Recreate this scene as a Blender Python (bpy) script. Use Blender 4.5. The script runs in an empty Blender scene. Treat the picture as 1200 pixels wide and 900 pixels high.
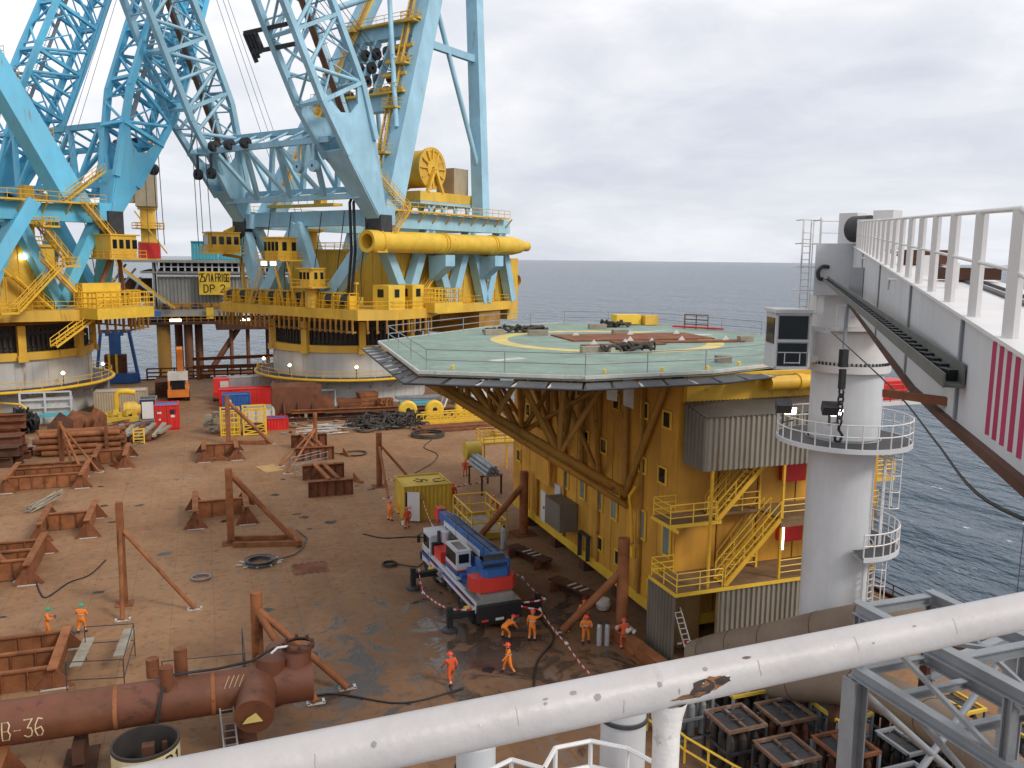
import bpy, math, random
from mathutils import Vector, Matrix
random.seed(7)
R = math.radians
PI = math.pi
sc = bpy.context.scene

# ------------------------------------------------------------------ camera
# World axes follow the vessel: +Y towards the bow, +X to starboard, z = 0 on the main deck.
sc.cycles.max_bounces = 6; sc.cycles.diffuse_bounces = 3; sc.cycles.glossy_bounces = 3; sc.cycles.caustics_reflective = False; sc.cycles.caustics_refractive = False
CAM_H, CAM_YAW, CAM_PITCH, CAM_ROLL, F_PX = 23.0, R(20), math.atan(146 / 1000), R(0.63), 1000.0
cam = bpy.data.objects.new('camera', bpy.data.cameras.new('camera'))
sc.collection.objects.link(cam)
h_ = Vector((math.sin(CAM_YAW), math.cos(CAM_YAW), 0)); r_ = Vector((math.cos(CAM_YAW), -math.sin(CAM_YAW), 0)); Zv = Vector((0, 0, 1))
fw = h_ * math.cos(CAM_PITCH) - Zv * math.sin(CAM_PITCH); up = h_ * math.sin(CAM_PITCH) + Zv * math.cos(CAM_PITCH)
r2 = r_ * math.cos(CAM_ROLL) + up * math.sin(CAM_ROLL); u2 = up * math.cos(CAM_ROLL) - r_ * math.sin(CAM_ROLL)
m = Matrix((r2, u2, -fw)).transposed().to_4x4(); m.translation = (0, 0, CAM_H)
cam.matrix_world = m
cam.data.sensor_width = 36; cam.data.lens = 36 * F_PX / 1200
cam.data.clip_start = 0.05; cam.data.clip_end = 200000
sc.camera = cam

# ------------------------------------------------------------------ sky, sun, exposure
SUN_ELEV, SUN_AZ = R(38), R(140)          # azimuth clockwise from +Y: behind the camera, to its right
w = bpy.data.worlds.new('World'); sc.world = w; w.use_nodes = True
nt = w.node_tree; N = nt.nodes; L = nt.links
for n in list(N): N.remove(n)
def nd(tree, typ, **kw):
    n = tree.nodes.new(typ)
    for k, v in kw.items():
        if k == 'ins':
            for a, b in v.items(): n.inputs[a].default_value = b
        else: setattr(n, k, v)
    return n
out = nd(nt, 'ShaderNodeOutputWorld'); bg = nd(nt, 'ShaderNodeBackground', ins={'Strength': 0.1})
sky = nd(nt, 'ShaderNodeTexSky', sky_type='NISHITA', sun_disc=False, sun_elevation=SUN_ELEV, sun_rotation=SUN_AZ, air_density=1.2, dust_density=1.5)
tc = nd(nt, 'ShaderNodeTexCoord'); sep = nd(nt, 'ShaderNodeSeparateXYZ'); L.new(tc.outputs['Generated'], sep.inputs[0])
# cloud layer: the view direction meets a flat layer overhead, so clouds flatten towards the horizon
zc = nd(nt, 'ShaderNodeMath', operation='MAXIMUM', ins={1: 0.0}); L.new(sep.outputs[2], zc.inputs[0])
zo = nd(nt, 'ShaderNodeMath', operation='ADD', ins={1: 0.22}); L.new(zc.outputs[0], zo.inputs[0])
dv = nd(nt, 'ShaderNodeVectorMath', operation='DIVIDE'); L.new(tc.outputs['Generated'], dv.inputs[0])
cb = nd(nt, 'ShaderNodeCombineXYZ'); L.new(zo.outputs[0], cb.inputs[0]); L.new(zo.outputs[0], cb.inputs[1]); cb.inputs[2].default_value = 1
L.new(cb.outputs[0], dv.inputs[1])
n1 = nd(nt, 'ShaderNodeTexNoise', ins={'Scale': 0.62, 'Detail': 7, 'Roughness': .52, 'Distortion': .7}); L.new(dv.outputs[0], n1.inputs['Vector'])
n2 = nd(nt, 'ShaderNodeTexNoise', ins={'Scale': 2.9, 'Detail': 6, 'Roughness': .58, 'Distortion': .5}); L.new(dv.outputs[0], n2.inputs['Vector'])
cr = nd(nt, 'ShaderNodeValToRGB'); L.new(n1.outputs['Fac'], cr.inputs[0])
e = cr.color_ramp.elements
e[0].position = .36; e[0].color = (6.3, 6.5, 7.15, 1); e[1].position = .60; e[1].color = (10.4, 10.3, 10.25, 1)
k = cr.color_ramp.elements.new(.47); k.color = (7.7, 7.75, 8.0, 1)
cv = nd(nt, 'ShaderNodeValToRGB'); L.new(n2.outputs['Fac'], cv.inputs[0])
cv.color_ramp.elements[0].position = .32; cv.color_ramp.elements[0].color = (.87, .885, .925, 1); cv.color_ramp.elements[1].position = .66; cv.color_ramp.elements[1].color = (1.03, 1.025, 1.02, 1)
mu = nd(nt, 'ShaderNodeMix', data_type='RGBA', blend_type='MULTIPLY', ins={0: 1.0}); L.new(cr.outputs[0], mu.inputs[6]); L.new(cv.outputs[0], mu.inputs[7])
# distant cloud deck near the horizon is a little darker and bluer
hr = nd(nt, 'ShaderNodeMapRange', ins={1: 0.0, 2: 0.2, 3: 1.0, 4: 0.0}); hr.interpolation_type = 'SMOOTHSTEP'; L.new(sep.outputs[2], hr.inputs[0])
hm = nd(nt, 'ShaderNodeMath', operation='MULTIPLY', ins={1: .6}); L.new(hr.outputs[0], hm.inputs[0])
mh = nd(nt, 'ShaderNodeMix', data_type='RGBA', ins={7: (5.6, 5.95, 6.75, 1)}); L.new(hm.outputs[0], mh.inputs[0]); L.new(mu.outputs[2], mh.inputs[6])
mx = nd(nt, 'ShaderNodeMix', data_type='RGBA', ins={0: .93}); L.new(sky.outputs[0], mx.inputs[6]); L.new(mh.outputs[2], mx.inputs[7])
L.new(mx.outputs[2], bg.inputs[0]); L.new(bg.outputs[0], out.inputs[0])

sun = bpy.data.objects.new('sun', bpy.data.lights.new('sun', 'SUN')); sc.collection.objects.link(sun)
sun.data.energy = 1.5; sun.data.angle = R(14); sun.data.color = (1, .94, .86)
sd_ = Vector((math.sin(SUN_AZ) * math.cos(SUN_ELEV), math.cos(SUN_AZ) * math.cos(SUN_ELEV), math.sin(SUN_ELEV)))
sun.rotation_euler = sd_.to_track_quat('Z', 'Y').to_euler()
sc.view_settings.view_transform = 'Standard'; sc.view_settings.look = 'None'; sc.view_settings.exposure = 0.3; sc.view_settings.gamma = 1

# ------------------------------------------------------------------ mesh helpers
OFF = {}
def V(*a): return Vector(a[0]) if len(a) == 1 else Vector(a)
def frame(d, upv=(0, 0, 1)):
    d = d.normalized(); upv = Vector(upv)
    if abs(d.dot(upv)) > .99: upv = Vector((0, 1, 0))
    s = d.cross(upv).normalized(); return s, s.cross(d).normalized()
class MB:
    def __init__(s): s.v = []; s.f = []; s.m = []; s.sm = []; s.ch = []
    def add(s, vs, fs, mi=0, smooth=False):
        o = len(s.v); s.ch.append((o, len(s.f), len(vs), len(fs))); s.v += [tuple(p) for p in vs]
        for f in fs: s.f.append([i + o for i in f]); s.m.append(mi); s.sm.append(smooth)
        return s
    def box(s, c, d, rz=0, mi=0, rx=0, ry=0):
        c = V(c); M_ = Matrix.Rotation(rz, 3, 'Z') @ Matrix.Rotation(ry, 3, 'Y') @ Matrix.Rotation(rx, 3, 'X'); x, y, z = d[0] / 2, d[1] / 2, d[2] / 2
        vs = [c + M_ @ Vector(p) for p in ((-x, -y, -z), (x, -y, -z), (x, y, -z), (-x, y, -z), (-x, -y, z), (x, -y, z), (x, y, z), (-x, y, z))]
        return s.add(vs, [(3, 2, 1, 0), (4, 5, 6, 7), (0, 1, 5, 4), (1, 2, 6, 5), (2, 3, 7, 6), (3, 0, 4, 7)], mi)
    def b2(s, a, b, mi=0):           # box from two corners
        return s.box([(a[i] + b[i]) / 2 for i in range(3)], [abs(b[i] - a[i]) for i in range(3)], 0, mi)
    def beam(s, p, q, w, h=None, upv=(0, 0, 1), mi=0, w2=None, h2=None):
        p, q = V(p), V(q); h = h or w; w2 = w2 or w; h2 = h2 or h; a, b = frame(q - p, upv)
        vs = [p - a * w / 2 - b * h / 2, p + a * w / 2 - b * h / 2, p + a * w / 2 + b * h / 2, p - a * w / 2 + b * h / 2,
              q - a * w2 / 2 - b * h2 / 2, q + a * w2 / 2 - b * h2 / 2, q + a * w2 / 2 + b * h2 / 2, q - a * w2 / 2 + b * h2 / 2]
        return s.add(vs, [(0, 1, 2, 3), (7, 6, 5, 4), (4, 5, 1, 0), (5, 6, 2, 1), (6, 7, 3, 2), (7, 4, 0, 3)], mi)
    def ibeam(s, p, q, w, h, t=.03, upv=(0, 0, 1)):
        p, q = V(p), V(q); a, b = frame(q - p, upv)
        s.beam(p, q, t, h - 2 * t, upv)
        s.beam(p + b * (h - t) / 2, q + b * (h - t) / 2, w, t, upv); s.beam(p - b * (h - t) / 2, q - b * (h - t) / 2, w, t, upv)
        return s
    def tube(s, p, q, r, n=8, r2=None, mi=0, cap=True):
        p, q = V(p), V(q); r2 = r if r2 is None else r2; a, b = frame(q - p)
        cs = [(math.cos(2 * PI * i / n), math.sin(2 * PI * i / n)) for i in range(n)]
        c0 = [p + a * x * r + b * y * r for x, y in cs]; c1 = [q + a * x * r2 + b * y * r2 for x, y in cs]
        s.add(c0 + c1, [(i, i + n, (i + 1) % n + n, (i + 1) % n) for i in range(n)], mi, n > 5)
        if cap: s.add(c0, [tuple(range(n))], mi); s.add(c1, [tuple(range(n - 1, -1, -1))], mi)
        return s
    def path(s, pts, r, n=6, mi=0, closed=False):
        pts = [V(p) for p in pts]; k = len(pts); rings = []; pa = None
        for i, p in enumerate(pts):
            d = (pts[(i + 1) % k] if (closed or i < k - 1) else p) - (pts[i - 1] if (closed or i > 0) else p)
            if d.length < 1e-9: d = Vector((0, 0, 1))
            d.normalize()
            if pa is None: a, b = frame(d)
            else:
                a = pa - d * pa.dot(d)
                if a.length < 1e-6: a, b = frame(d)
                a.normalize(); b = a.cross(d).normalized()
            pa = a; rings.append([p + a * math.cos(2 * PI * j / n) * r + b * math.sin(2 * PI * j / n) * r for j in range(n)])
        vs = [q for g in rings for q in g]; fs = []
        for i in range(k if closed else k - 1):
            for j in range(n): fs.append((i * n + j, i * n + (j + 1) % n, ((i + 1) % k) * n + (j + 1) % n, ((i + 1) % k) * n + j))
        s.add(vs, fs, mi, n > 4)
        if not closed: s.add(rings[0], [tuple(range(n - 1, -1, -1))], mi); s.add(rings[-1], [tuple(range(n))], mi)
        return s
    def prism(s, poly, z0, z1, mi=0):
        n = len(poly); vs = [(x, y, z0) for x, y in poly] + [(x, y, z1) for x, y in poly]
        return s.add(vs, [tuple(range(n - 1, -1, -1)), tuple(range(n, 2 * n))] + [(i, (i + 1) % n, (i + 1) % n + n, i + n) for i in range(n)], mi)
    def plate(s, pts, t, mi=0):       # planar polygon with thickness, centred
        pts = [V(p) for p in pts]; nrm = (pts[1] - pts[0]).cross(pts[2] - pts[0]).normalized() * t / 2; n = len(pts)
        vs = [p - nrm for p in pts] + [p + nrm for p in pts]
        return s.add(vs, [tuple(range(n - 1, -1, -1)), tuple(range(n, 2 * n))] + [(i, (i + 1) % n, (i + 1) % n + n, i + n) for i in range(n)], mi)
    def lathe(s, prof, n=32, c=(0, 0, 0), a0=0, a1=2 * PI, mi=0, smooth=True, axis='Z'):
        c = V(c); full = abs(a1 - a0 - 2 * PI) < 1e-6; k = n if full else n + 1; vs = []; m_ = len(prof)
        for i in range(k):
            a = a0 + (a1 - a0) * i / n; ca, sa = math.cos(a), math.sin(a)
            for r, z in prof:
                p = Vector((r * ca, r * sa, z))
                if axis == 'X': p = Vector((z, r * ca, r * sa))
                if axis == 'Y': p = Vector((r * sa, z, r * ca))
                vs.append(c + p)
        for j in range(m_ - 1):        # split verts per strip so edges stay crisp
            sub = []; 
            for i in range(k): sub += [vs[i * m_ + j], vs[i * m_ + j + 1]]
            s.add(sub, [(2 * i, 2 * ((i + 1) % k), 2 * ((i + 1) % k) + 1, 2 * i + 1) for i in range(n)], mi, smooth)
        return s
    def corr(s, p, q, z0, z1, pitch=.3, dep=.1, zq0=None, zq1=None, mi=0):   # corrugated vertical sheet from p to q (xy)
        p, q = Vector((p[0], p[1], 0)), Vector((q[0], q[1], 0)); d = q - p; ln = d.length; d.normalize(); nn = Vector((d.y, -d.x, 0))
        k = max(2, int(ln / pitch)); vs = []; fs = []; xs = []
        for i in range(k):
            b = i * ln / k; w_ = ln / k
            xs += [(b, 0), (b + .35 * w_, 0), (b + .5 * w_, dep), (b + .85 * w_, dep)]
        xs.append((ln, 0))
        for x, o in xs:
            P = p + d * x + nn * o; t = x / ln
            vs += [(P.x, P.y, z0 + ((zq0 if zq0 is not None else z0) - z0) * t), (P.x, P.y, z1 + ((zq1 if zq1 is not None else z1) - z1) * t)]
        for i in range(len(xs) - 1): fs.append((2 * i, 2 * i + 2, 2 * i + 3, 2 * i + 1))
        return s.add(vs, fs, mi)
    def build_each(s, name, mats, parent=None):     # one object for every box or beam added
        r = None
        for o, f0, nv, nf in s.ch:
            b = MB(); b.v = s.v[o:o + nv]; b.f = [[i - o for i in f] for f in s.f[f0:f0 + nf]]; b.m = s.m[f0:f0 + nf]; b.sm = s.sm[f0:f0 + nf]; r = b.build(name, mats, parent)
        return r
    def build(s, name, mats, parent=None):
        me = bpy.data.meshes.new(name); off = OFF.get(parent.name, Vector((0, 0, 0))) if parent else Vector((0, 0, 0))
        me.from_pydata([(v[0] - off.x, v[1] - off.y, v[2] - off.z) for v in s.v], [], s.f)
        mats = mats if isinstance(mats, (list, tuple)) else [mats]
        for x in mats: me.materials.append(MAT[x])
        me.polygons.foreach_set('material_index', s.m); me.polygons.foreach_set('use_smooth', s.sm)
        o = bpy.data.objects.new(name, me); sc.collection.objects.link(o)
        if parent: o.parent = parent; OFF[o.name] = off
        return o
def tag(o, label=None, cat=None, group=None, kind=None):
    if cat and not kind: kind = 'thing'
    for k_, v_ in (('label', label), ('category', cat), ('group', group), ('kind', kind)):
        if v_: o[k_] = v_
    return o
def thing(name, label, cat, loc=(0, 0, 0), group=None):
    o = bpy.data.objects.new(name, None); sc.collection.objects.link(o); o.location = loc; o.empty_display_size = .5
    OFF[o.name] = Vector(loc); return tag(o, label, cat, group)
def put(o, loc, rz=0):
    o.location = loc; o.rotation_euler = (0, 0, rz); return o
def dup(root, loc, rz=0, label=None, group=None, scale=None):
    r = root.copy(); sc.collection.objects.link(r); r.location = loc; r.rotation_euler = (0, 0, rz)
    if label: r['label'] = label
    if group: r['group'] = group
    if scale: r.scale = scale
    for ch in root.children:
        c = ch.copy(); sc.collection.objects.link(c); c.parent = r
        for g in ch.children:
            d = g.copy(); sc.collection.objects.link(d); d.parent = c
    return r
def piece(src, parent, loc=None, name=None):   # another object sharing mesh data with src
    c = src.copy(); sc.collection.objects.link(c); c.parent = parent
    if loc is not None: c.location = loc
    return c
def lerp(a, b, t): return V(a) * (1 - t) + V(b) * t
def smooth(pts, n=6):
    P_ = [V(p) for p in pts]; sm = []
    for k_ in range(len(P_) - 1):
        p0, p1, p2, p3 = P_[max(0, k_ - 1)], P_[k_], P_[k_ + 1], P_[min(len(P_) - 1, k_ + 2)]
        for j in range(n): u_ = j / n; sm.append(.5 * ((2 * p1) + (p2 - p0) * u_ + (2 * p0 - 5 * p1 + 4 * p2 - p3) * u_ ** 2 + (3 * p1 - p0 - 3 * p2 + p3) * u_ ** 3))
    return sm + [P_[-1]]
def railing(mb, pts, h=1.1, r=.03, step=1.6, mids=2, closed=False, n=5):
    """posts and rails along a polyline of deck-level points"""
    pts = [V(p) for p in pts]
    segs = list(zip(pts, pts[1:] + ([pts[0]] if closed else []))) if closed else list(zip(pts[:-1], pts[1:]))
    for a, b in segs:
        k = max(1, round((b - a).length / step))
        for i in range(k): mb.tube(lerp(a, b, i / k), lerp(a, b, i / k) + Vector((0, 0, h)), r, n)
        for j in range(mids + 1):
            z = Vector((0, 0, h * (j + 1) / (mids + 1))); mb.tube(a + z, b + z, r, n, cap=False)
    if not closed: mb.tube(pts[-1], pts[-1] + Vector((0, 0, h)), r, n)
    return mb
def stair(mb, p, q, w, side, st=.06):
    """stringers and treads from p (bottom) to q (top); side = unit vector across"""
    p, q, sv = V(p), V(q), V(side).normalized()
    for k_ in (-w / 2, w / 2): mb.beam(p + sv * k_, q + sv * k_, st, .28)
    n = max(3, int((q.z - p.z) / .24))
    for i in range(n):
        c = lerp(p, q, (i + .5) / n); mb.beam(c - sv * w / 2, c + sv * w / 2, .26, .04)
    return mb
def stair_rail(mb, p, q, w, side, h=1.0, r=.028):
    p, q, sv = V(p), V(q), V(side).normalized()
    for k_ in (-w / 2, w / 2):
        for z in (h * .5, h): mb.tube(p + sv * k_ + Vector((0, 0, z)), q + sv * k_ + Vector((0, 0, z)), r, 5)
        n = max(2, int((q - p).length / 1.4))
        for i in range(n + 1):
            c = lerp(p, q, i / n) + sv * k_; mb.tube(c, c + Vector((0, 0, h)), r, 5)
    return mb
GLYPH = {  # stroke letters on a 4 x 6 grid
 '0': [[(0, 0), (4, 0), (4, 6), (0, 6), (0, 0)]], '1': [[(1, 5), (2, 6), (2, 0)]], '2': [[(0, 5), (1, 6), (3, 6), (4, 5), (4, 4), (0, 0), (4, 0)]],
 '5': [[(4, 6), (0, 6), (0, 3.5), (3, 3.5), (4, 2.5), (4, 1), (3, 0), (0, 0)]], '/': [[(0, 0), (4, 6)]], 'A': [[(0, 0), (2, 6), (4, 0)], [(1, 2), (3, 2)]],
 'F': [[(0, 0), (0, 6), (4, 6)], [(0, 3.2), (3, 3.2)]], 'R': [[(0, 0), (0, 6), (3, 6), (4, 5), (4, 4), (3, 3), (0, 3)], [(2, 3), (4, 0)]], 'I': [[(2, 0), (2, 6)]],
 'G': [[(4, 5), (3, 6), (1, 6), (0, 5), (0, 1), (1, 0), (4, 0), (4, 3), (2.4, 3)]], 'D': [[(0, 0), (0, 6), (2.6, 6), (4, 4.6), (4, 1.4), (2.6, 0), (0, 0)]],
 'P': [[(0, 0), (0, 6), (3, 6), (4, 5), (4, 4), (3, 3), (0, 3)]], 'B': [[(0, 0), (0, 6), (3, 6), (3.8, 5), (3, 3.2), (0, 3.2)], [(3, 3.2), (4, 2), (3.2, 0), (0, 0)]],
 '-': [[(.6, 3), (3.4, 3)]], '3': [[(0, 6), (4, 6), (1.6, 3.4), (3.4, 3.2), (4, 2), (3.4, .4), (1.6, 0), (0, .8)]], '6': [[(3.6, 5.6), (1.6, 6), (.2, 4), (0, 2), (1, 0), (3, 0), (4, 1.6), (3, 3.2), (.4, 2.6)]],
 'C': [[(4, 5), (3, 6), (1, 6), (0, 5), (0, 1), (1, 0), (3, 0), (4, 1)]]}
def letters(mb, txt, fn, size, sw, gap=1.8, t=.02, xs=1.0, nseg=1):
    """strokes of a text; fn(x, y) maps flat letter metres to a point in space and its outward normal"""
    x0 = 0; u_ = size / 6
    for ch in txt:
        for st in GLYPH.get(ch, []):
            for (ax, ay), (bx, by) in zip(st[:-1], st[1:]):
                for k_ in range(nseg):
                    a_, b_ = k_ / nseg, (k_ + 1) / nseg
                    p, n_ = fn(x0 + (ax + (bx - ax) * a_) * u_ * xs, (ay + (by - ay) * a_) * u_); q, _ = fn(x0 + (ax + (bx - ax) * b_) * u_ * xs, (ay + (by - ay) * b_) * u_); d = (q - p)
                    mb.beam(p - d.normalized() * sw * .4, q + d.normalized() * sw * .4, sw, t, n_)
        x0 += (4 + gap) * u_ * xs
    return x0

# ------------------------------------------------------------------ materials
MAT = {}
def mat(name, col, rough=.6, metal=0.0, var=.2, scale=.8, rust=0.0, rcol=(.16, .06, .025), streak=False, bump=.15, spec=.4, dirt=0.0, rscale=1.0, emit=None, alt=None):
    m_ = bpy.data.materials.new(name); m_.use_nodes = True; t = m_.node_tree; MAT[name] = m_
    for n in list(t.nodes): t.nodes.remove(n)
    o = nd(t, 'ShaderNodeOutputMaterial'); b = nd(t, 'ShaderNodeBsdfPrincipled', ins={'Roughness': rough, 'Metallic': metal, 'Specular IOR Level': spec})
    t.links.new(b.outputs[0], o.inputs[0])
    if emit: b.inputs['Emission Color'].default_value = (*emit[0], 1); b.inputs['Emission Strength'].default_value = emit[1]
    co = nd(t, 'ShaderNodeTexCoord'); oi = nd(t, 'ShaderNodeObjectInfo')
    ml = nd(t, 'ShaderNodeMath', operation='MULTIPLY', ins={1: 57.0}); t.links.new(oi.outputs['Random'], ml.inputs[0])
    ad = nd(t, 'ShaderNodeVectorMath', operation='ADD'); t.links.new(co.outputs['Object'], ad.inputs[0]); t.links.new(ml.outputs[0], ad.inputs[1])
    vec = ad.outputs[0]
    a = nd(t, 'ShaderNodeTexNoise', ins={'Scale': scale, 'Detail': 6, 'Roughness': .6}); t.links.new(vec, a.inputs['Vector'])
    r_a = nd(t, 'ShaderNodeMapRange', ins={1: .3, 2: .7, 3: 1 - var, 4: 1 + var}); t.links.new(a.outputs['Fac'], r_a.inputs[0])
    rj = nd(t, 'ShaderNodeMapRange', ins={3: 1 - var * .35, 4: 1 + var * .35}); t.links.new(oi.outputs['Random'], rj.inputs[0])
    mm = nd(t, 'ShaderNodeMath', operation='MULTIPLY'); t.links.new(r_a.outputs[0], mm.inputs[0]); t.links.new(rj.outputs[0], mm.inputs[1])
    cm = nd(t, 'ShaderNodeVectorMath', operation='SCALE', ins={0: col}); t.links.new(mm.outputs[0], cm.inputs['Scale'])
    cur = cm.outputs[0]
    if alt:
        an = nd(t, 'ShaderNodeTexNoise', ins={'Scale': scale * .45, 'Detail': 5, 'Roughness': .62}); t.links.new(vec, an.inputs['Vector'])
        ar = nd(t, 'ShaderNodeMapRange', ins={1: .42, 2: .62}); t.links.new(an.outputs['Fac'], ar.inputs[0])
        ax = nd(t, 'ShaderNodeMix', data_type='RGBA', ins={7: (*alt, 1)}); t.links.new(ar.outputs[0], ax.inputs[0]); t.links.new(cur, ax.inputs[6]); cur = ax.outputs[2]
    if rust or dirt:
        mp = nd(t, 'ShaderNodeMapping'); mp.inputs['Scale'].default_value = (.8, .8, .085) if streak else (1, 1, 1); t.links.new(vec, mp.inputs[0])
        c_ = nd(t, 'ShaderNodeTexNoise', ins={'Scale': 1.3 * rscale, 'Detail': 5, 'Roughness': .66}); t.links.new(mp.outputs[0], c_.inputs['Vector'])
        if rust:
            th = .66 - rust * .3
            rr = nd(t, 'ShaderNodeMapRange', ins={1: th, 2: th + .13, 3: 0, 4: .92}); t.links.new(c_.outputs['Fac'], rr.inputs[0])
            x = nd(t, 'ShaderNodeMix', data_type='RGBA', ins={7: (*rcol, 1)}); t.links.new(rr.outputs[0], x.inputs[0]); t.links.new(cur, x.inputs[6]); cur = x.outputs[2]
            rg = nd(t, 'ShaderNodeMapRange', ins={3: rough, 4: .85}); t.links.new(rr.outputs[0], rg.inputs[0]); t.links.new(rg.outputs[0], b.inputs['Roughness'])
        if dirt:
            c2 = nd(t, 'ShaderNodeTexNoise', ins={'Scale': .55 * rscale, 'Detail': 6, 'Roughness': .65}); t.links.new(mp.outputs[0], c2.inputs['Vector'])
            dr = nd(t, 'ShaderNodeMapRange', ins={1: .42, 2: .72, 3: 0, 4: dirt}); t.links.new(c2.outputs['Fac'], dr.inputs[0])
            x = nd(t, 'ShaderNodeMix', data_type='RGBA', ins={7: (.075, .055, .04, 1)}); t.links.new(dr.outputs[0], x.inputs[0]); t.links.new(cur, x.inputs[6]); cur = x.outputs[2]
    t.links.new(cur, b.inputs['Base Color'])
    if bump:
        bn = nd(t, 'ShaderNodeTexNoise', ins={'Scale': scale * 7, 'Detail': 4}); t.links.new(vec, bn.inputs['Vector'])
        bp = nd(t, 'ShaderNodeBump', ins={'Strength': bump, 'Distance': .05}); t.links.new(bn.outputs['Fac'], bp.inputs['Height']); t.links.new(bp.outputs[0], b.inputs['Normal'])
    return m_
mat('rust_steel', (.20, .075, .035), .8, 0, .35, .9, .35, (.085, .036, .022), bump=.25, spec=.25)
mat('rust_orange', (.26, .10, .04), .8, 0, .35, .8, .3, (.13, .05, .025), bump=.25, spec=.25)
mat('rust_dark', (.10, .045, .028), .82, 0, .35, .8, .3, (.05, .026, .018), bump=.25, spec=.25)
mat('red_oxide', (.15, .055, .026), .5, 0, .3, .7, .32, (.085, .036, .024), streak=False, bump=.15, alt=(.16, .055, .03))
mat('crane_blue', (.36, .61, .75), .5, 0, .16, .3, .10, (.26, .20, .15), streak=True, bump=.06, dirt=.2, alt=(.34, .57, .69))
mat('crane_blue_bright', (.14, .57, .84), .48, 0, .14, .3, .08, (.25, .2, .15), streak=True, bump=.06, dirt=.15, alt=(.18, .54, .75))
mat('crane_yellow', (.80, .475, .05), .5, 0, .14, .3, .13, (.27, .12, .03), streak=True, bump=.06, dirt=.28, alt=(.72, .45, .08))
mat('bright_yellow', (.80, .51, .05), .5, 0, .12, .6, .1, (.3, .13, .03), bump=.05, dirt=.12)
mat('rail_yellow', (.74, .44, .035), .55, 0, .15, .6, .12, (.26, .11, .03), bump=0)
mat('module_yellow', (.64, .315, .038), .55, 0, .2, .35, .26, (.36, .14, .03), streak=True, bump=.08, dirt=.35)
mat('module_frame_yellow', (.70, .40, .035), .5, 0, .16, .5, .2, (.25, .10, .03), bump=.05, dirt=.1)
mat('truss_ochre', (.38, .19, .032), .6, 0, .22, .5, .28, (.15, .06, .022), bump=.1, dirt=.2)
mat('white_paint', (.70, .68, .665), .42, 0, .05, 1.2, .03, (.3, .16, .08), streak=True, bump=.04, dirt=.1)
mat('white_rail', (.50, .47, .46), .42, 0, .05, 9, .14, (.42, .36, .33), bump=.06, spec=.45, rscale=9, dirt=.22)
mat('grey_white', (.60, .615, .63), .5, 0, .06, .7, .03, (.3, .2, .12), streak=True, bump=.04, dirt=.18)
mat('tub_white', (.52, .51, .48), .6, 0, .1, .25, .08, (.3, .22, .15), streak=True, bump=.05, dirt=.22)
mat('steel_grey', (.30, .32, .34), .55, .2, .15, 1.0, .05, (.25, .15, .1), bump=.08, dirt=.2)
mat('dark_steel', (.055, .055, .06), .6, .2, .3, 1.0, .1, (.10, .055, .03), bump=.1)
mat('black', (.018, .018, .02), .55, 0, .3, 2, bump=.05)
mat('gear_black', (.045, .038, .034), .7, 0, .4, .5, .2, (.10, .055, .03), bump=.2)
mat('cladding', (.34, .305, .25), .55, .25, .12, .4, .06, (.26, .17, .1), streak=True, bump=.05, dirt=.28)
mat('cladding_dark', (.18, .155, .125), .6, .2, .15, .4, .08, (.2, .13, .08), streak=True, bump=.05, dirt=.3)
mat('glass', (.012, .018, .02), .1, 0, .2, .5, bump=0, spec=.35)
mat('pane_grey', (.20, .24, .23), .15, 0, .2, .6, bump=0, spec=.6)
mat('heli_green', (.235, .325, .265), .75, 0, .16, .3, .3, (.36, .42, .375), bump=.15, dirt=.3)
mat('heli_yellow', (.58, .46, .15), .7, 0, .15, .6, .15, (.45, .42, .2), bump=.1)
mat('net_grey', (.11, .115, .12), .75, .1, .25, .8, .12, (.14, .08, .05), bump=.3)
mat('pale_trim', (.55, .53, .49), .6, 0, .15, 1.5, .25, (.3, .2, .13), bump=.1)
mat('red_paint', (.62, .03, .025), .45, 0, .14, .7, .06, (.3, .03, .02), bump=.04, dirt=.08)
mat('orange_paint', (.68, .20, .03), .5, 0, .15, .8, .1, (.3, .12, .05), bump=.05, dirt=.1)
mat('blue_paint', (.03, .12, .36), .45, 0, .15, .8, .05, (.1, .1, .12), bump=.05, dirt=.12)
mat('blue_crane_boom', (.035, .13, .38), .35, 0, .14, .8, bump=.04, dirt=.18)
mat('truck_white', (.62, .64, .68), .35, 0, .06, .8, bump=.02, dirt=.15)
mat('truck_red', (.62, .05, .035), .4, 0, .1, .8, bump=.03, dirt=.08)
mat('aluminium', (.42, .41, .39), .45, .5, .12, .8, bump=.06, dirt=.25)
mat('beige_paint', (.42, .335, .225), .6, 0, .12, .5, .08, (.25, .14, .08), streak=True, bump=.05, dirt=.22)
mat('teal_paint', (.10, .42, .50), .5, 0, .1, .5, .06, (.2, .15, .1), streak=True, bump=.04, dirt=.12)
mat('timber', (.30, .26, .20), .8, 0, .25, 1.2, bump=.2)
mat('rope_dark', (.06, .05, .042), .85, 0, .4, 1.0, bump=.3)
mat('rope_tan', (.17, .125, .085), .85, 0, .35, 1.0, bump=.3)
mat('duct_brown', (.215, .16, .115), .7, 0, .14, .4, .1, (.12, .085, .06), bump=.06, dirt=.25)
mat('cream', (.62, .55, .32), .6, 0, .15, .8, .18, (.12, .07, .04), streak=True, bump=.08, dirt=.3)
mat('light_wood', (.42, .26, .10), .75, 0, .15, 1, bump=.08)
mat('tyre', (.022, .021, .02), .85, 0, .25, 2, bump=.1)
mat('coverall_orange', (.82, .22, .03), .8, 0, .14, 4, bump=.3)
mat('coverall_red', (.66, .10, .03), .8, 0, .14, 4, bump=.3)
mat('skin', (.45, .26, .19), .6, 0, .05, 4, bump=0)
mat('glove', (.10, .09, .08), .85, 0, .2, 4, bump=.1)
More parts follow.
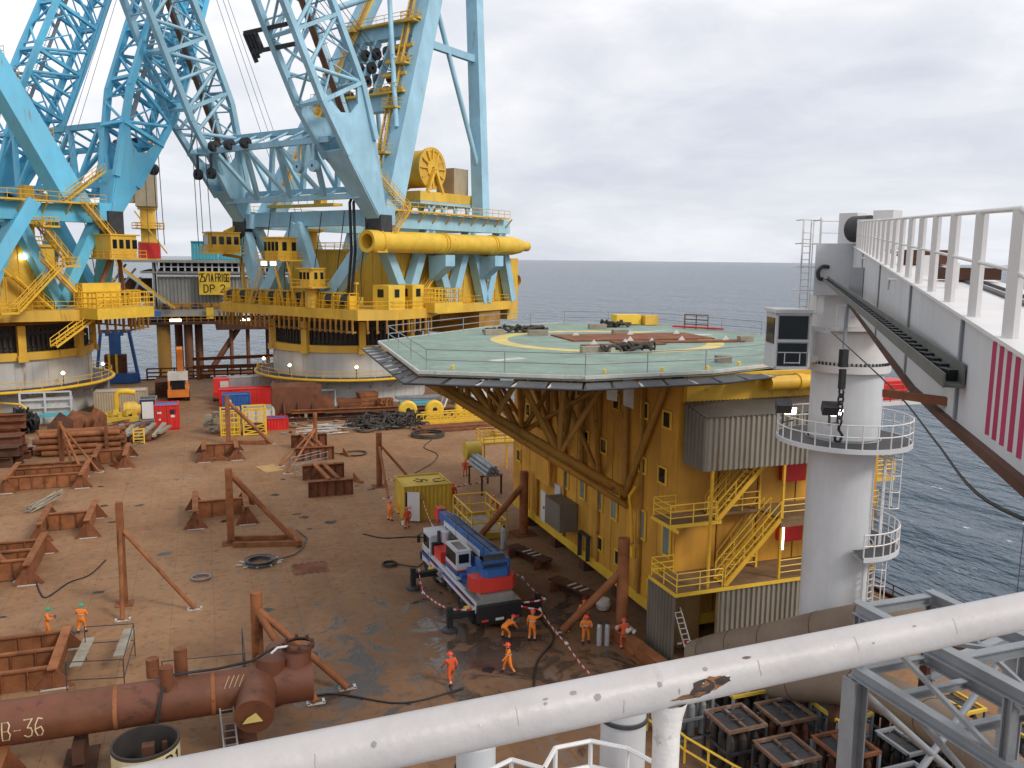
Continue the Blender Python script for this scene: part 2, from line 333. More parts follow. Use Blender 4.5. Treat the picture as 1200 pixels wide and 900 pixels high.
mat('boot', (.03, .027, .025), .7, 0, .2, 4, bump=.1)
mat('reflective', (.62, .62, .60), .35, .2, .08, 4, bump=0)
mat('helmet_red', (.75, .07, .03), .35, 0, .06, 3, bump=0, spec=.5)
mat('helmet_green', (.03, .30, .16), .35, 0, .06, 3, bump=0, spec=.5)
mat('lamp_glow', (.9, .8, .6), .4, 0, 0, 1, bump=0, emit=((1, .72, .38), 12))
mat('lamp_white', (.9, .9, .85), .4, 0, 0, 1, bump=0, emit=((1, .96, .85), 6))
mat('letter_black', (.02, .02, .02), .7, 0, .1, 2, bump=0)
mat('letter_pale', (.62, .50, .30), .7, 0, .2, 2, bump=0)
mat('stripe_red', (.40, .035, .10), .5, 0, .1, 1, bump=0)
mat('dp_grey', (.33, .32, .29), .7, 0, .15, .2, .12, (.22, .15, .1), streak=True, bump=.05, dirt=.3)
mat('dp_rust', (.23, .095, .045), .75, 0, .22, .25, .25, (.13, .055, .03), bump=.05)
mat('dp_ochre', (.40, .20, .04), .65, 0, .2, .25, .25, (.22, .09, .03), streak=True, bump=.05)
mat('olive_yellow', (.60, .41, .055), .55, 0, .12, .6, .08, (.3, .15, .04), streak=True, bump=.04, dirt=.25)
mat('oil', (.03, .026, .024), .3, 0, .3, 2, bump=.02, spec=.4)
mat('timber_brown', (.20, .12, .06), .8, 0, .25, 1.2, bump=.2)
mat('rust_trim', (.15, .085, .055), .75, 0, .3, 1.5, .3, (.3, .3, .3), bump=.15)
mat('steel_light', (.42, .43, .44), .5, .1, .12, 2, bump=.04, dirt=.15)
mat('tray_grey', (.14, .145, .13), .6, .2, .2, 1.2, .08, (.2, .14, .1), bump=.08)
mat('wire', (.12, .12, .13), .5, .4, .1, 1, bump=0)
mat('post_white', (.74, .70, .66), .45, 0, .06, 8, .42, (.22, .10, .04), bump=.12, rscale=14)
mat('chip_grey', (.27, .25, .26), .6, 0, .15, 20, bump=0)
mat('chip_brown', (.13, .08, .07), .6, 0, .15, 20, bump=0)
mat('chip_pale', (.60, .57, .54), .55, 0, .1, 20, bump=0)
mat('chip_dark', (.05, .035, .03), .75, 0, .4, 40, bump=.3)
mat('chip_rust', (.24, .11, .045), .8, 0, .4, 40, bump=.3)
# ------------------------------------------------------------------ sea and deck
def sea_mat():
    m_ = bpy.data.materials.new('sea_water'); m_.use_nodes = True; t = m_.node_tree; MAT['sea'] = m_; b = t.nodes['Principled BSDF']
    b.inputs['Roughness'].default_value = .22; b.inputs['IOR'].default_value = 1.33
    g = nd(t, 'ShaderNodeNewGeometry')
    mp = nd(t, 'ShaderNodeMapping'); mp.inputs['Rotation'].default_value = (0, 0, R(35)); mp.inputs['Scale'].default_value = (1, .45, 1); t.links.new(g.outputs['Position'], mp.inputs[0])
    hs = None
    for sc_, am, det in ((.018, 3.0, 2), (.075, 2.0, 3), (.32, 1.15, 4), (1.3, .24, 3)):
        n = nd(t, 'ShaderNodeTexNoise', ins={'Scale': sc_, 'Detail': det, 'Roughness': .55, 'Distortion': .3}); t.links.new(mp.outputs[0], n.inputs['Vector'])
        q = nd(t, 'ShaderNodeMath', operation='MULTIPLY', ins={1: am * 2}); t.links.new(n.outputs['Fac'], q.inputs[0])
        if hs is None: hs = q.outputs[0]
        else:
            a = nd(t, 'ShaderNodeMath', operation='ADD'); t.links.new(hs, a.inputs[0]); t.links.new(q.outputs[0], a.inputs[1]); hs = a.outputs[0]
    bp = nd(t, 'ShaderNodeBump', ins={'Strength': .9, 'Distance': 1.7}); t.links.new(hs, bp.inputs['Height']); t.links.new(bp.outputs[0], b.inputs['Normal'])
    # white caps where a broad and a fine pattern coincide
    c1 = nd(t, 'ShaderNodeTexNoise', ins={'Scale': .11, 'Detail': 2}); t.links.new(mp.outputs[0], c1.inputs['Vector'])
    c2 = nd(t, 'ShaderNodeTexNoise', ins={'Scale': .7, 'Detail': 5, 'Roughness': .7}); t.links.new(mp.outputs[0], c2.inputs['Vector'])
    mu_ = nd(t, 'ShaderNodeMath', operation='MULTIPLY'); t.links.new(c1.outputs['Fac'], mu_.inputs[0]); t.links.new(c2.outputs['Fac'], mu_.inputs[1])
    rr = nd(t, 'ShaderNodeMapRange', ins={1: .40, 2: .45}); t.links.new(mu_.outputs[0], rr.inputs[0])
    v = nd(t, 'ShaderNodeTexNoise', ins={'Scale': .006, 'Detail': 3}); t.links.new(mp.outputs[0], v.inputs['Vector'])
    vc = nd(t, 'ShaderNodeMix', data_type='RGBA', ins={6: (.038, .072, .105, 1), 7: (.07, .108, .148, 1)}); t.links.new(v.outputs['Fac'], vc.inputs[0])
    x = nd(t, 'ShaderNodeMix', data_type='RGBA', ins={7: (.62, .66, .70, 1)}); t.links.new(rr.outputs[0], x.inputs[0]); t.links.new(vc.outputs[2], x.inputs[6]); t.links.new(x.outputs[2], b.inputs['Base Color'])
    ro = nd(t, 'ShaderNodeMapRange', ins={3: .22, 4: .8}); t.links.new(rr.outputs[0], ro.inputs[0]); t.links.new(ro.outputs[0], b.inputs['Roughness'])
sea_mat()
SEA_Z = -20
mb = MB(); S_ = 90000; mb.add([(-S_, -S_, SEA_Z), (S_, -S_, SEA_Z), (S_, S_, SEA_Z), (-S_, S_, SEA_Z)], [(0, 1, 2, 3)])
tag(mb.build('sea', 'sea'), 'grey blue open sea with small white caps', kind='structure')

def deck_mat():
    m_ = bpy.data.materials.new('rusty_deck_plate'); m_.use_nodes = True; t = m_.node_tree; MAT['deck'] = m_; b = t.nodes['Principled BSDF']; b.inputs['Specular IOR Level'].default_value = .12
    g = nd(t, 'ShaderNodeNewGeometry'); P = g.outputs['Position']
    def noise(s_, d=5, ro=.6, dist=0, src=None):
        n = nd(t, 'ShaderNodeTexNoise', ins={'Scale': s_, 'Detail': d, 'Roughness': ro, 'Distortion': dist}); t.links.new(src or P, n.inputs['Vector']); return n.outputs['Fac']
    def rng(i, a, b_, c=0, d=1, sm=False):
        n = nd(t, 'ShaderNodeMapRange', ins={1: a, 2: b_, 3: c, 4: d}); t.links.new(i, n.inputs[0])
        if sm: n.interpolation_type = 'SMOOTHSTEP'
        return n.outputs[0]
    def mix(f, a, b_):
        n = nd(t, 'ShaderNodeMix', data_type='RGBA'); 
        if isinstance(f, float): n.inputs[0].default_value = f
        else: t.links.new(f, n.inputs[0])
        for i_, v in ((6, a), (7, b_)):
            if isinstance(v, tuple): n.inputs[i_].default_value = (*v, 1)
            else: t.links.new(v, n.inputs[i_])
        return n.outputs[2]
    def mul(a, b_):
        n = nd(t, 'ShaderNodeMath', operation='MULTIPLY')
        for i_, v in ((0, a), (1, b_)):
            if isinstance(v, (int, float)): n.inputs[i_].default_value = v
            else: t.links.new(v, n.inputs[i_])
        return n.outputs[0]
    c = mix(rng(noise(.09, 6, .62, .5), .34, .66), (.345, .198, .108), (.248, .132, .068))
    c = mix(mul(rng(noise(.5, 6, .7), .5, .68), .55), c, (.38, .215, .11))
    c = mix(mul(rng(noise(.75, 6, .72, .8), .52, .7), .5), c, (.18, .105, .062))
    c = mix(mul(rng(noise(1.9, 5, .7), .53, .7), .6), c, (.09, .05, .031))
    # worn bluish steel along the traffic lanes: stretched in the direction of travel and swirled
    mp = nd(t, 'ShaderNodeMapping'); mp.inputs['Scale'].default_value = (1, .16, 1); mp.inputs['Rotation'].default_value = (0, 0, R(-12)); t.links.new(P, mp.inputs[0])
    c = mix(mul(rng(noise(.55, 6, .66, 1.4, mp.outputs[0]), .53, .68), .55), c, (.23, .165, .115))
    # plate seams
    bk = nd(t, 'ShaderNodeTexBrick', ins={'Scale': 1.0, 'Mortar Size': .02, 'Brick Width': 9.0, 'Row Height': 2.6, 'Color1': (1, 1, 1, 1), 'Color2': (.90, .90, .90, 1), 'Mortar': (.5, .48, .48, 1)})
    rot = nd(t, 'ShaderNodeMapping'); rot.inputs['Rotation'].default_value = (0, 0, R(90)); t.links.new(P, rot.inputs[0]); t.links.new(rot.outputs[0], bk.inputs['Vector'])
    n = nd(t, 'ShaderNodeMix', data_type='RGBA', blend_type='MULTIPLY', ins={0: .55}); t.links.new(c, n.inputs[6]); t.links.new(bk.outputs['Color'], n.inputs[7]); c = n.outputs[2]
    # around the mobile crane: painted shade and damp, plus irregular oil and water patches
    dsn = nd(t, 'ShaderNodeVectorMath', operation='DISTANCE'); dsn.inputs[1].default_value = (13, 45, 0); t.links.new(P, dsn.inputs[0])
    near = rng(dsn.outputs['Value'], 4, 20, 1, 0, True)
    wetn = noise(.33, 6, .62, 1.0)
    ad = nd(t, 'ShaderNodeMath', operation='ADD'); t.links.new(mul(near, .2), ad.inputs[0]); t.links.new(wetn, ad.inputs[1])
    wet = rng(ad.outputs[0], .67, .735)
    film = rng(noise(.15, 5, .6, .6), .38, .62)
    c = mix(mul(near, .45), c, (.10, .056, .035))  # broad darkening: shade as well as wetness put into the colour
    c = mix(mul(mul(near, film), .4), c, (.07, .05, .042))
    streakn = rng(noise(.8, 5, .6, .5, mp.outputs[0]), .56, .66)
    c = mix(mul(mul(near, streakn), .4), c, (.14, .15, .165))
    c = mix(mul(wet, .75), c, (.040, .031, .027))
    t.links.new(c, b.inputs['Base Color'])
    ro = rng(noise(.7, 4), .3, .7, .62, .85)
    rm = nd(t, 'ShaderNodeMix'); t.links.new(wet, rm.inputs[0]); t.links.new(ro, rm.inputs[2]); rm.inputs[3].default_value = .08
    sp = nd(t, 'ShaderNodeMapRange', ins={3: .12, 4: .6}); t.links.new(wet, sp.inputs[0]); t.links.new(sp.outputs[0], b.inputs['Specular IOR Level']); t.links.new(rm.outputs[0], b.inputs['Roughness'])
    bp = nd(t, 'ShaderNodeBump', ins={'Strength': .35, 'Distance': .05}); t.links.new(noise(2.2, 6, .65), bp.inputs['Height']); t.links.new(bp.outputs[0], b.inputs['Normal'])
deck_mat()
DX0, DX1, DY0, DY1 = -44, 44.5, -14, 171
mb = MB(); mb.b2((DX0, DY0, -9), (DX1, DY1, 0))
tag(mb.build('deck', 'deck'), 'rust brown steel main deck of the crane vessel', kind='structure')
mb = MB()
for x in (DX0 + .2, DX1 - .2): mb.b2((x - .12, DY0, 0), (x + .12, DY1, .25))
mb.b2((DX0 + .33, DY1 - .32, 0), (DX1 - .33, DY1 - .08, .25))
tag(mb.build('deck_kerb', 'rust_dark'), kind='structure')
t = thing('deck_railing', 'brown railing along the starboard deck edge beside the white crane column', 'railing', (DX1 - .6, 30, 0))
mb = MB(); railing(mb, [(DX1 - .6, 22, 0), (DX1 - .6, 118, 0)], 1.15, .045, 2.4); mb.build('rails', 'rust_dark', t)

# ------------------------------------------------------------------ the two heavy lift cranes
def crane(name, label, loc, head, E, blue, mirror, is_c):
    """local frame: x = boom heading, y = side, z up.  mirror = +1 / -1 picks the side with the walkways"""
    T = thing(name, label, 'crane', (0, 0, 0), 'heavy lift cranes at the bow')
    s1 = mirror
    def P(mb, n, m_, par=None): return mb.build(n, m_, par or T)
    Y = 'crane_yellow'
    # tub, gallery, ring
    mb = MB(); mb.lathe([(12.6, 0), (12.6, 8.3)], 72)
    for i in range(36): 
        a = 2 * PI * i / 36; mb.box((12.62 * math.cos(a), 12.62 * math.sin(a), 4.1), (.06, .12, 8.1), a)
    P(mb, 'tub', 'tub_white')
    mb = MB(); mb.lathe([(12.65, 4.35), (15.5, 4.35), (15.5, 4.2), (12.65, 4.2)], 72)
    g = P(mb, 'gallery', 'dark_steel')
    mb = MB(); mb.path([(15.6 * math.cos(2 * PI * i / 72), 15.6 * math.sin(2 * PI * i / 72), 4.3) for i in range(72)], .24, 6, closed=True); P(mb, 'edge_pipe', 'rail_yellow', g)
    mb = MB(); railing(mb, [(15.4 * math.cos(2 * PI * i / 36), 15.4 * math.sin(2 * PI * i / 36), 4.4) for i in range(36)], 1.2, .05, 2.7, 1, True, 4); P(mb, 'gallery_rail', 'rail_yellow', g)
    mb = MB()
    for i in range(24):
        a = 2 * PI * i / 24; c_, s_ = math.cos(a), math.sin(a); mb.beam((12.6 * c_, 12.6 * s_, 2.6), (15.2 * c_, 15.2 * s_, 4.2), .2)
    P(mb, 'gallery_brackets', 'tub_white', g)
    mb = MB(); mb.lathe([(12.61, 8.3), (13.0, 8.3), (13.0, 9.4), (12.2, 9.4)], 72); P(mb, 'flange', Y)
    mb = MB(); mb.lathe([(12.0, 9.4), (12.0, 13.2)], 72)
    rg = P(mb, 'slew_ring', 'gear_black')
    mb = MB()
    for i in range(110):
        a = 2 * PI * i / 110; c_, s_ = math.cos(a), math.sin(a)
        mb.box((12.15 * c_, 12.15 * s_, 10.9), (.35, .34, 1.5), a); mb.box((12.2 * c_, 12.2 * s_, 9.75), (.35, .25, .3), a); mb.box((12.2 * c_, 12.2 * s_, 12.4), (.3, .25, .3), a)
    o = P(mb, 'rollers', 'gear_black', rg); o['kind'] = 'stuff'
    src = None
    for i in range(9):
        a = 2 * PI * (i + .35) / 9
        if src is None:
            mb = MB(); mb.box((0, 0, 10.7), (.9, 1.0 if i % 2 else 1.0, 4.9)); mb.box((.45, 0, 8.6), (.4, 1.3, .9)); src = P(mb, 'clamp_post', Y); o = src
        else: o = piece(src, T)
        o.location = (13.05 * math.cos(a), 13.05 * math.sin(a), 0); o.rotation_euler = (0, 0, a)
    # revolving platform
    poly = [(14, -16), (14, 16), (9, 19), (1, 19), (-6, 14.6), (-29, 14.6), (-29, -14.6), (-6, -14.6), (1, -19), (9, -19), (14, -16)][:-1]
    mb = MB(); mb.prism(poly, 13.9, 15.4); pl = P(mb, 'platform', Y)
    mb = MB(); mb.lathe([(12.4, 13.89), (12.9, 13.2), (12.0, 13.2)], 60); mb.box((-20, 0, 13.0), (16, 20, 1.8)); mb.prism([(-18, 14), (-24, 14.3), (-24, -14.3), (-18, -14)], 9.6, 13.88); P(mb, 'platform_underside', 'truss_ochre', pl)  # darker ochre than the platform, painting in the shadow beneath it
    k = 0; src = None
    edge = [((14.15, -16 + i * 1.15), 0) for i in range(28)] + [((14 - 5 * (i / 4), s * (16 + 3 * i / 4)), .5) for s in (-1, 1) for i in range(1, 5)] + [((9 - i * 1.3, s * 19.1), PI / 2) for s in (-1, 1) for i in range(1, 7)]
    for (x, y), rz in edge:
        if src is None:
            mb = MB(); mb.box((0, 0, 12.9), (.22, .26, 2.0)); mb.box((-.35, 0, 12.1), (.7, .2, .25)); src = P(mb, 'bracket', 'truss_ochre', pl); o = src  # brackets coloured darker to imitate the shadow under the platform edge
        else: o = piece(src, pl)
        o.location = (x, y, 0); o.rotation_euler = (0, 0, rz)
    mb = MB(); railing(mb, [(13.9, -15.8, 15.4), (13.9, 15.8, 15.4), (9, 18.8, 15.4), (1, 18.8, 15.4), (-6, 14.4, 15.4), (-28.8, 14.4, 15.4), (-28.8, -14.4, 15.4), (-6, -14.4, 15.4), (1, -18.8, 15.4), (9, -18.8, 15.4), (13.9, -15.8, 15.4)], 1.2, .05, 2.4, 1, False, 4); P(mb, 'platform_rail', 'rail_yellow', pl)
    # machinery house with panel joints and a tail block
    mb = MB(); mb.b2((-28, -12.6, 15.4), (2, 12.6, 24.0)); mb.b2((-28.2, -12.9, 24.0), (2.2, 12.9, 24.35)); mb.b2((-31.6, -12.9, 11.8), (-28.23, 12.9, 23.2)); mb.lathe([(1.1, -12.91), (1.1, -2.0)], 12, (-31.6, 0, 19.0), axis='Y'); mb.lathe([(1.1, 2), (1.1, 12.91)], 12, (-31.6, 0, 19.0), axis='Y')
    hs = P(mb, 'machinery_house', Y)
    src = None
    for sy in (-1, 1):
        for i in range(15):
            if src is None: mb = MB(); mb.box((0, 0, 19.7), (.16, .1, 8.4)); src = P(mb, 'panel_rib', Y, hs); o = src
            else: o = piece(src, hs)
            o.location = (-27.2 + i * 2.0, sy * 12.66, 0)
    for i in range(12):
        o = piece(src, hs); o.location = (2.06, -11.5 + i * 2.1, 0); o.rotation_euler = (0, 0, PI / 2)
    mb = MB(); mb.b2((-14, 12.66 * s1, 15.5), (-15.2, 12.72 * s1, 17.6)); mb.b2((-24.5, 12.66 * s1, 15.5), (-25.6, 12.72 * s1, 17.6)); mb.build_each('house_door', 'olive_yellow', hs)
    # deck winches along the front edge
    wr = None
    for i in range(9):
        if wr is None:
            mb = MB()
            for dy in (-.95, .95): mb.box((0, dy, 16.45), (1.9, .16, 1.9)); mb.lathe([(1.05, dy - .07), (1.05, dy + .07)], 14, (0, 0, 16.8), axis='Y')
            for dx in (-.9, .9):
                for dy in (-1.25, 1.25): mb.box((dx, dy, 16.6), (.14, .14, 2.4))
                mb.box((dx, 0, 17.75), (.14, 2.6, .14))
            for dy in (-1.25, 1.25): mb.box((0, dy, 17.75), (1.9, .14, .14))
            mb.box((.3, 1.0, 16.0), (1.2, .7, 1.1)); wr = P(mb, 'winch', 'rail_yellow'); o = wr
            mb = MB(); mb.lathe([(.15, -.86), (.78, -.86), (.78, .86), (.15, .86)], 14, (0, 0, 16.8), axis='Y'); dr = P(mb, 'drum', 'dark_steel', wr)
        else: o = piece(wr, T); d = piece(dr, o)
        o.location = (12.3, -14.5 + i * 3.35, 0)
        if i in (3, 6): o.location.x = 12.0
    # cabins
    def cabin(nm, c, d, rz, wins, glassside=True):
        mb = MB(); x, y, z = d; mb.prism([(-x / 2, -y / 2), (x / 2 - .5, -y / 2), (x / 2, -y / 2 + .6), (x / 2, y / 2 - .6), (x / 2 - .5, y / 2), (-x / 2, y / 2)], 0, z)
        mb.box((0, 0, z + .1), (x + .3, y + .3, .2)); mb.box((0, 0, -.12), (x + 1.6, y + 1.6, .22)); o = P(mb, nm, Y); put(o, c, rz)
        mb = MB(); n = max(2, int(y / .9))
        for i in range(n): mb.box((x / 2 + .02, -y / 2 + .8 + (y - 1.6) * i / (n - 1), z * .62), (.05, (y - 1.2) / n * .8, z * .42))
        n = max(2, int(x / 1.1))
        for sy in (-1, 1):
            for i in range(n): mb.box((-x / 2 + .6 + (x - 1.4) * i / (n - 1), sy * (y / 2 + .02), z * .62), ((x - 1) / n * .75, .05, z * .4))
        mb.build_each('window', 'glass', o)
        mb = MB(); a, b_ = x / 2 + .7, y / 2 + .7; railing(mb, [(-a, -b_, 0), (a, -b_, 0), (a, b_, 0), (-a, b_, 0)], 1.05, .045, 1.5, 1, True, 4); P(mb, 'cabin_rail', 'rail_yellow', o)
        return o
    if is_c:
        cabin('operator_cabin', (12.0, -17.6, 23.6), (5.0, 4.6, 3.2), R(-25), 4)
        cabin('control_cabin', (15, .5, 22.6), (3.2, 4.2, 3.2), 0, 4)
        cabin('winch_cabin', (13.2, 5.4, 18.6), (2.6, 3.2, 2.6), 0, 3)
        mb = MB(); mb.tube((13.2, 5.4, 15.4), (13.2, 5.4, 18.4), 1.0, 12); P(mb, 'cabin_pillar', Y)
        mb = MB()
        for y in (-1, 2): mb.beam((13.2, y, 15.4), (14.8, y, 22.3), .3)
        mb.beam((9, -16.6, 28.2), (11.5, -17.4, 26.9), .7); mb.beam((9, -16.6, 22.8), (12, -17.4, 23.3), .5); mb.beam((9.4, -15, 15.4), (9, -16.6, 22.8), .5); mb.build_each('cabin_support', Y, T); mb = MB(); stair(mb, (15.2, -6.5, 15.4), (16.0, -2, 22.4), .9, (1, 0, 0)); P(mb, 'cabin_stair', Y)
    else:
        cabin('operator_cabin', (9.2, 16.2 * s1, 22.6), (4.6, 4.4, 3.2), 0, 4)
        mb = MB(); mb.beam((5, 16 * s1, 15.4), (8, 16.4 * s1, 22.3), .5); mb.beam((12, 14 * s1, 15.4), (10.5, 15 * s1, 22.3), .4)
        mb.build_each('cabin_support', 'dp_rust', T)
    # mesh-sided cage box and deck sheds on the walkway side
    def cage(c, d, rz):
        mb = MB(); x, y, z = d; mb.box((0, 0, .75), (x, y, 1.5)); o = P(mb, 'cage', 'bright_yellow'); put(o, c, rz)
        mb = MB()
        for sy in (-1, 1):
            for i in range(9): mb.box((-x / 2 + x * i / 8, sy * y / 2, 2.6), (.12, .12, 2.2))
            for j in range(3): mb.box((0, sy * y / 2, 2.1 + j * .75), (x, .1, .12))
        for sx in (-1, 1):
            for i in range(1, 5): mb.box((sx * x / 2, -y / 2 + y * i / 5, 2.6), (.12, .12, 2.2))
            for j in range(3): mb.box((sx * x / 2, 0, 2.1 + j * .75), (.1, y, .12))
        P(mb, 'cage_mesh', 'rail_yellow', o); return o
    if is_c:
        cage((-1.5, 18.4, 14.7), (7, 4.2, 3), 0)
        for x, dx in ((8.2, 3.6), (3.4, 2.6)):
            mb = MB(); mb.b2((x - dx / 2, 15.2, 15.4), (x + dx / 2, 18.4, 19.0)); o = P(mb, 'deck_shed', 'bright_yellow')
            mb = MB(); mb.b2((x - .5, 18.41, 17.2), (x + .5, 18.46, 18.4)); mb.b2((x + dx / 2 + .01, 16.2, 17.2), (x + dx / 2 + .06, 17.4, 18.4)); mb.build_each('shed_window', 'glass', o)
    else:
        cage((5.6, 20.4 * s1, 14.2), (9, 5, 3), 0)
        mb = MB(); mb.b2((2.5, 16.2 * s1, 15.4), (8.5, 17.8 * s1, 19.0)); P(mb, 'deck_shed', 'bright_yellow')
        mb = MB(); mb.b2((-6, 12.7 * s1, 17.4), (-8.4, 12.75 * s1, 19.6)); P(mb, 'house_vent', 'steel_grey')
    # blue trestle under the boom foot and the gantry
    W = 15.5; FZ = 28.5; B = blue
    bl = []
    for a, b_ in (((9, -W, 28), (11, -9, 15.4)), ((9, -2, 28), (11, -9, 15.4)), ((9, -2, 28), (11, 5.5, 15.4)), ((9, W, 28), (11, 5.5, 15.4))):
        mb = MB(); mb.beam(a, b_, 2.0, 1.6, (1, 0, 0)); P(mb, 'trestle_leg', B)
    for sy in (-1, 1):
        y = sy * 13.9
        for a, b_ in (((8, 28), (1, 15.4)), ((-4, 28), (1.5, 15.4)), ((-4, 28), (-9.5, 15.4)), ((-15, 28), (-10, 15.4)), ((-15, 28), (-19.3, 15.4)), ((-24, 28), (-19.8, 15.4)), ((-24, 28), (-27.8, 15.4))):
            mb = MB(); mb.beam((a[0], y, a[1]), (b_[0], y, b_[1]), 1.5, 1.7, (0, 1, 0)); P(mb, 'trestle_leg', B)
    for y in (-13.9, 13.9): mb = MB(); mb.b2((-26, y - 1, 27.6), (9.9, y + 1, 30)); P(mb, 'side_girder', B)
    mb = MB(); mb.b2((6.6, -W - 1.2, 27.9), (8.8, -12.8, 30.4)); mb.b2((6.6, -12.79, 27.9), (8.8, 12.79, 30.2)); mb.b2((6.6, 12.8, 27.9), (8.8, W + 1.2, 30.4)); P(mb, 'front_girder', B)
    mb = MB(); mb.b2((-26, -12.8, 27.8), (-23.8, 12.8, 29.8)); P(mb, 'rear_girder', B)
    for sy in (-1, 1):
        mb = MB(); mb.box((8.9, sy * W, 27.6), (2.4, 3.2, 3.4)); P(mb, 'foot_bearing', 'dark_steel')
    # boom: two lattice legs joined by a cross truss
    Lb = 64; ca, sa = math.cos(E), math.sin(E)
    for sy in (-1, 1):
        foot = Vector((8.9, sy * W, FZ)); ax = Vector((ca, -sy * .055, sa)).normalized(); nv = Vector((sa, 0, -ca)); nv = (nv - ax * nv.dot(ax)).normalized(); sv = ax.cross(nv).normalized()
        if sv.y < 0: sv = -sv
        def pt(s, i, j):     # i along sv, j along nv
            t_ = min(1, .16 + s / 19); taper = 1 - max(0, s - 30) / 200
            return foot + ax * s + sv * i * (1.2 + 1.3 * min(1, s / 14)) * taper + nv * j * 4.1 * t_ * taper
        mb = MB(); ps = 19.5 if (is_c and sy > 0) else 14.0
        for i in (-1, 1):
            pts = [pt(0, i, -1), pt(0, i, 1), pt(ps - 2.5, i, 1), pt(ps, i, 1), pt(ps, i, .78), pt(ps - 3, i, .45), pt(ps - 3.7, i, 0), pt(ps - 3, i, -.45), pt(ps, i, -.78), pt(ps, i, -1), pt(ps - 2.5, i, -1)]
            mb.plate(pts, .35)
        for j in (-1, 1): mb.plate([pt(0, -1, j), pt(0, 1, j), pt(ps - 7.5, 1, j), pt(ps - 7.5, -1, j)], .3)
        leg = P(mb, 'boom_leg', B)
        for i in (-1, 1):
            for j in (-1, 1):
                mb = MB(); q = [pt(s, i, j) for s in (ps - 8.5, 18.8, 19.2, 30, Lb)]
                for a, b_ in zip(q[:-1], q[1:]): mb.beam(a, b_, .85, .85, nv)
                P(mb, 'chord', B, leg)
        ss = [ps - .7, 28, 37.5, 47, 56, Lb] if ps > 15 else [ps - .7, 20.5, 29, 38, 47, 56, Lb]
        for k_, s in enumerate(ss):
            for (i0, j0, i1, j1, ww) in ((-1, -1, 1, -1, .5), (-1, 1, 1, 1, .5), (-1, -1, -1, 1, .8), (1, -1, 1, 1, .8)):
                mb = MB(); mb.beam(pt(s, i0, j0), pt(s, i1, j1), ww, .5, ax); P(mb, 'brace', B, leg)
            if k_ < len(ss) - 1:
                s2 = ss[k_ + 1]; sm = (s + s2) / 2
                for i in (-1, 1):          # the deep side faces carry K-bracing
                    for (a, b_) in (((s, -1), (sm, 1)), ((sm, 1), (s2, -1))) if k_ % 2 == 0 else (((s, 1), (sm, -1)), ((sm, -1), (s2, 1)), ((sm, -1), (sm, 1))):
                        mb = MB(); mb.tube(pt(a[0], i, a[1]), pt(b_[0], i, b_[1]), .28, 6); P(mb, 'brace', B, leg)
                for j in (-1, 1):
                    for (a, b_) in (((s, -1), (sm, 1)), ((sm, 1), (s2, -1))):
                        mb = MB(); mb.tube(pt(a[0], a[1], j), pt(b_[0], b_[1], j), .2, 6); P(mb, 'brace', B, leg)
        for s in [ss[0] + (Lb - ss[0]) * k_ / 12 for k_ in range(12)]:     # light secondary lacing
            s2 = s + (Lb - ss[0]) / 12
            for (p, q) in ((pt(s, -1, -1), pt(s2, -1, 0)), (pt(s2, -1, 0), pt(s, -1, 1)), (pt(s, 1, -1), pt(s2, 1, 0)), (pt(s2, 1, 0), pt(s, 1, 1)), (pt(s, -1, 1), pt(s, 1, 1)), (pt(s, -1, -1), pt(s, 1, -1))):
                mb = MB(); mb.tube(p, q, .13, 5); P(mb, 'lacing', B, leg)
        # inspection ladder and walkway inside the leg
        mb = MB(); mb.beam(pt(10, 0, -.3), pt(Lb, 0, -.55), 1.1, .12, nv)
        for z in (-.55, .55): mb.tube(pt(10, 0, -.3) + sv * z + nv * -1, pt(Lb, 0, -.55) + sv * z + nv * -1, .05, 4)
        for s in range(11, 62, 2): 
            c_ = pt(s, 0, -.3 - .25 * (s - 10) / 54); 
            for z in (-.55, .55): mb.tube(c_ + sv * z, c_ + sv * z - nv, .04, 4)
        P(mb, 'leg_walkway', 'dp_rust' if is_c else 'steel_grey', leg)
    def legpt(sy, s, j): 
        ax = Vector((ca, -sy * .055, sa)).normalized(); nv = Vector((sa, 0, -ca)); t_ = min(1, .16 + s / 19); return Vector((8.9, sy * W, FZ)) + ax * s + nv * j * 3.9 * t_
    mb = MB(); mb.beam(legpt(-1, 4.5, .9), legpt(1, 4.5, .9), .8); ct = P(mb, 'cross_truss', B)
    for s_, j in ((4.5, -.9), (13.5, .9), (13.5, -.9)): mb = MB(); mb.beam(legpt(-1, s_, j), legpt(1, s_, j), .8); P(mb, 'truss_chord', B, ct)
    for j in (-.9, .9):
        for k_ in range(8):
            a, b_ = k_ / 8, (k_ + 1) / 8
            p0, p1 = (4.5, 13.5) if k_ % 2 == 0 else (13.5, 4.5)
            mb = MB(); mb.beam(lerp(legpt(-1, p0, j), legpt(1, p0, j), a), lerp(legpt(-1, p1, j), legpt(1, p1, j), b_), .75 if k_ % 2 == 0 else .5, .6, (1, 0, 0)); P(mb, 'truss_brace', B, ct)
    for s_ in (4.5, 13.5):
        for k_ in range(9):
            mb = MB(); mb.tube(lerp(legpt(-1, s_, -.9), legpt(1, s_, -.9), k_ / 8), lerp(legpt(-1, s_, .9), legpt(1, s_, .9), k_ / 8), .2, 6); P(mb, 'truss_brace', B, ct)
    # A-frame gantry
    ap = lambda sy, t_: lerp((5, sy * 13.6, 29.6), (-28, sy * 2.6, 98), t_)
    rp = lambda sy, t_: lerp((-20, sy * 12.8, 29.6), (-29.5, sy * 2.6, 98), t_)
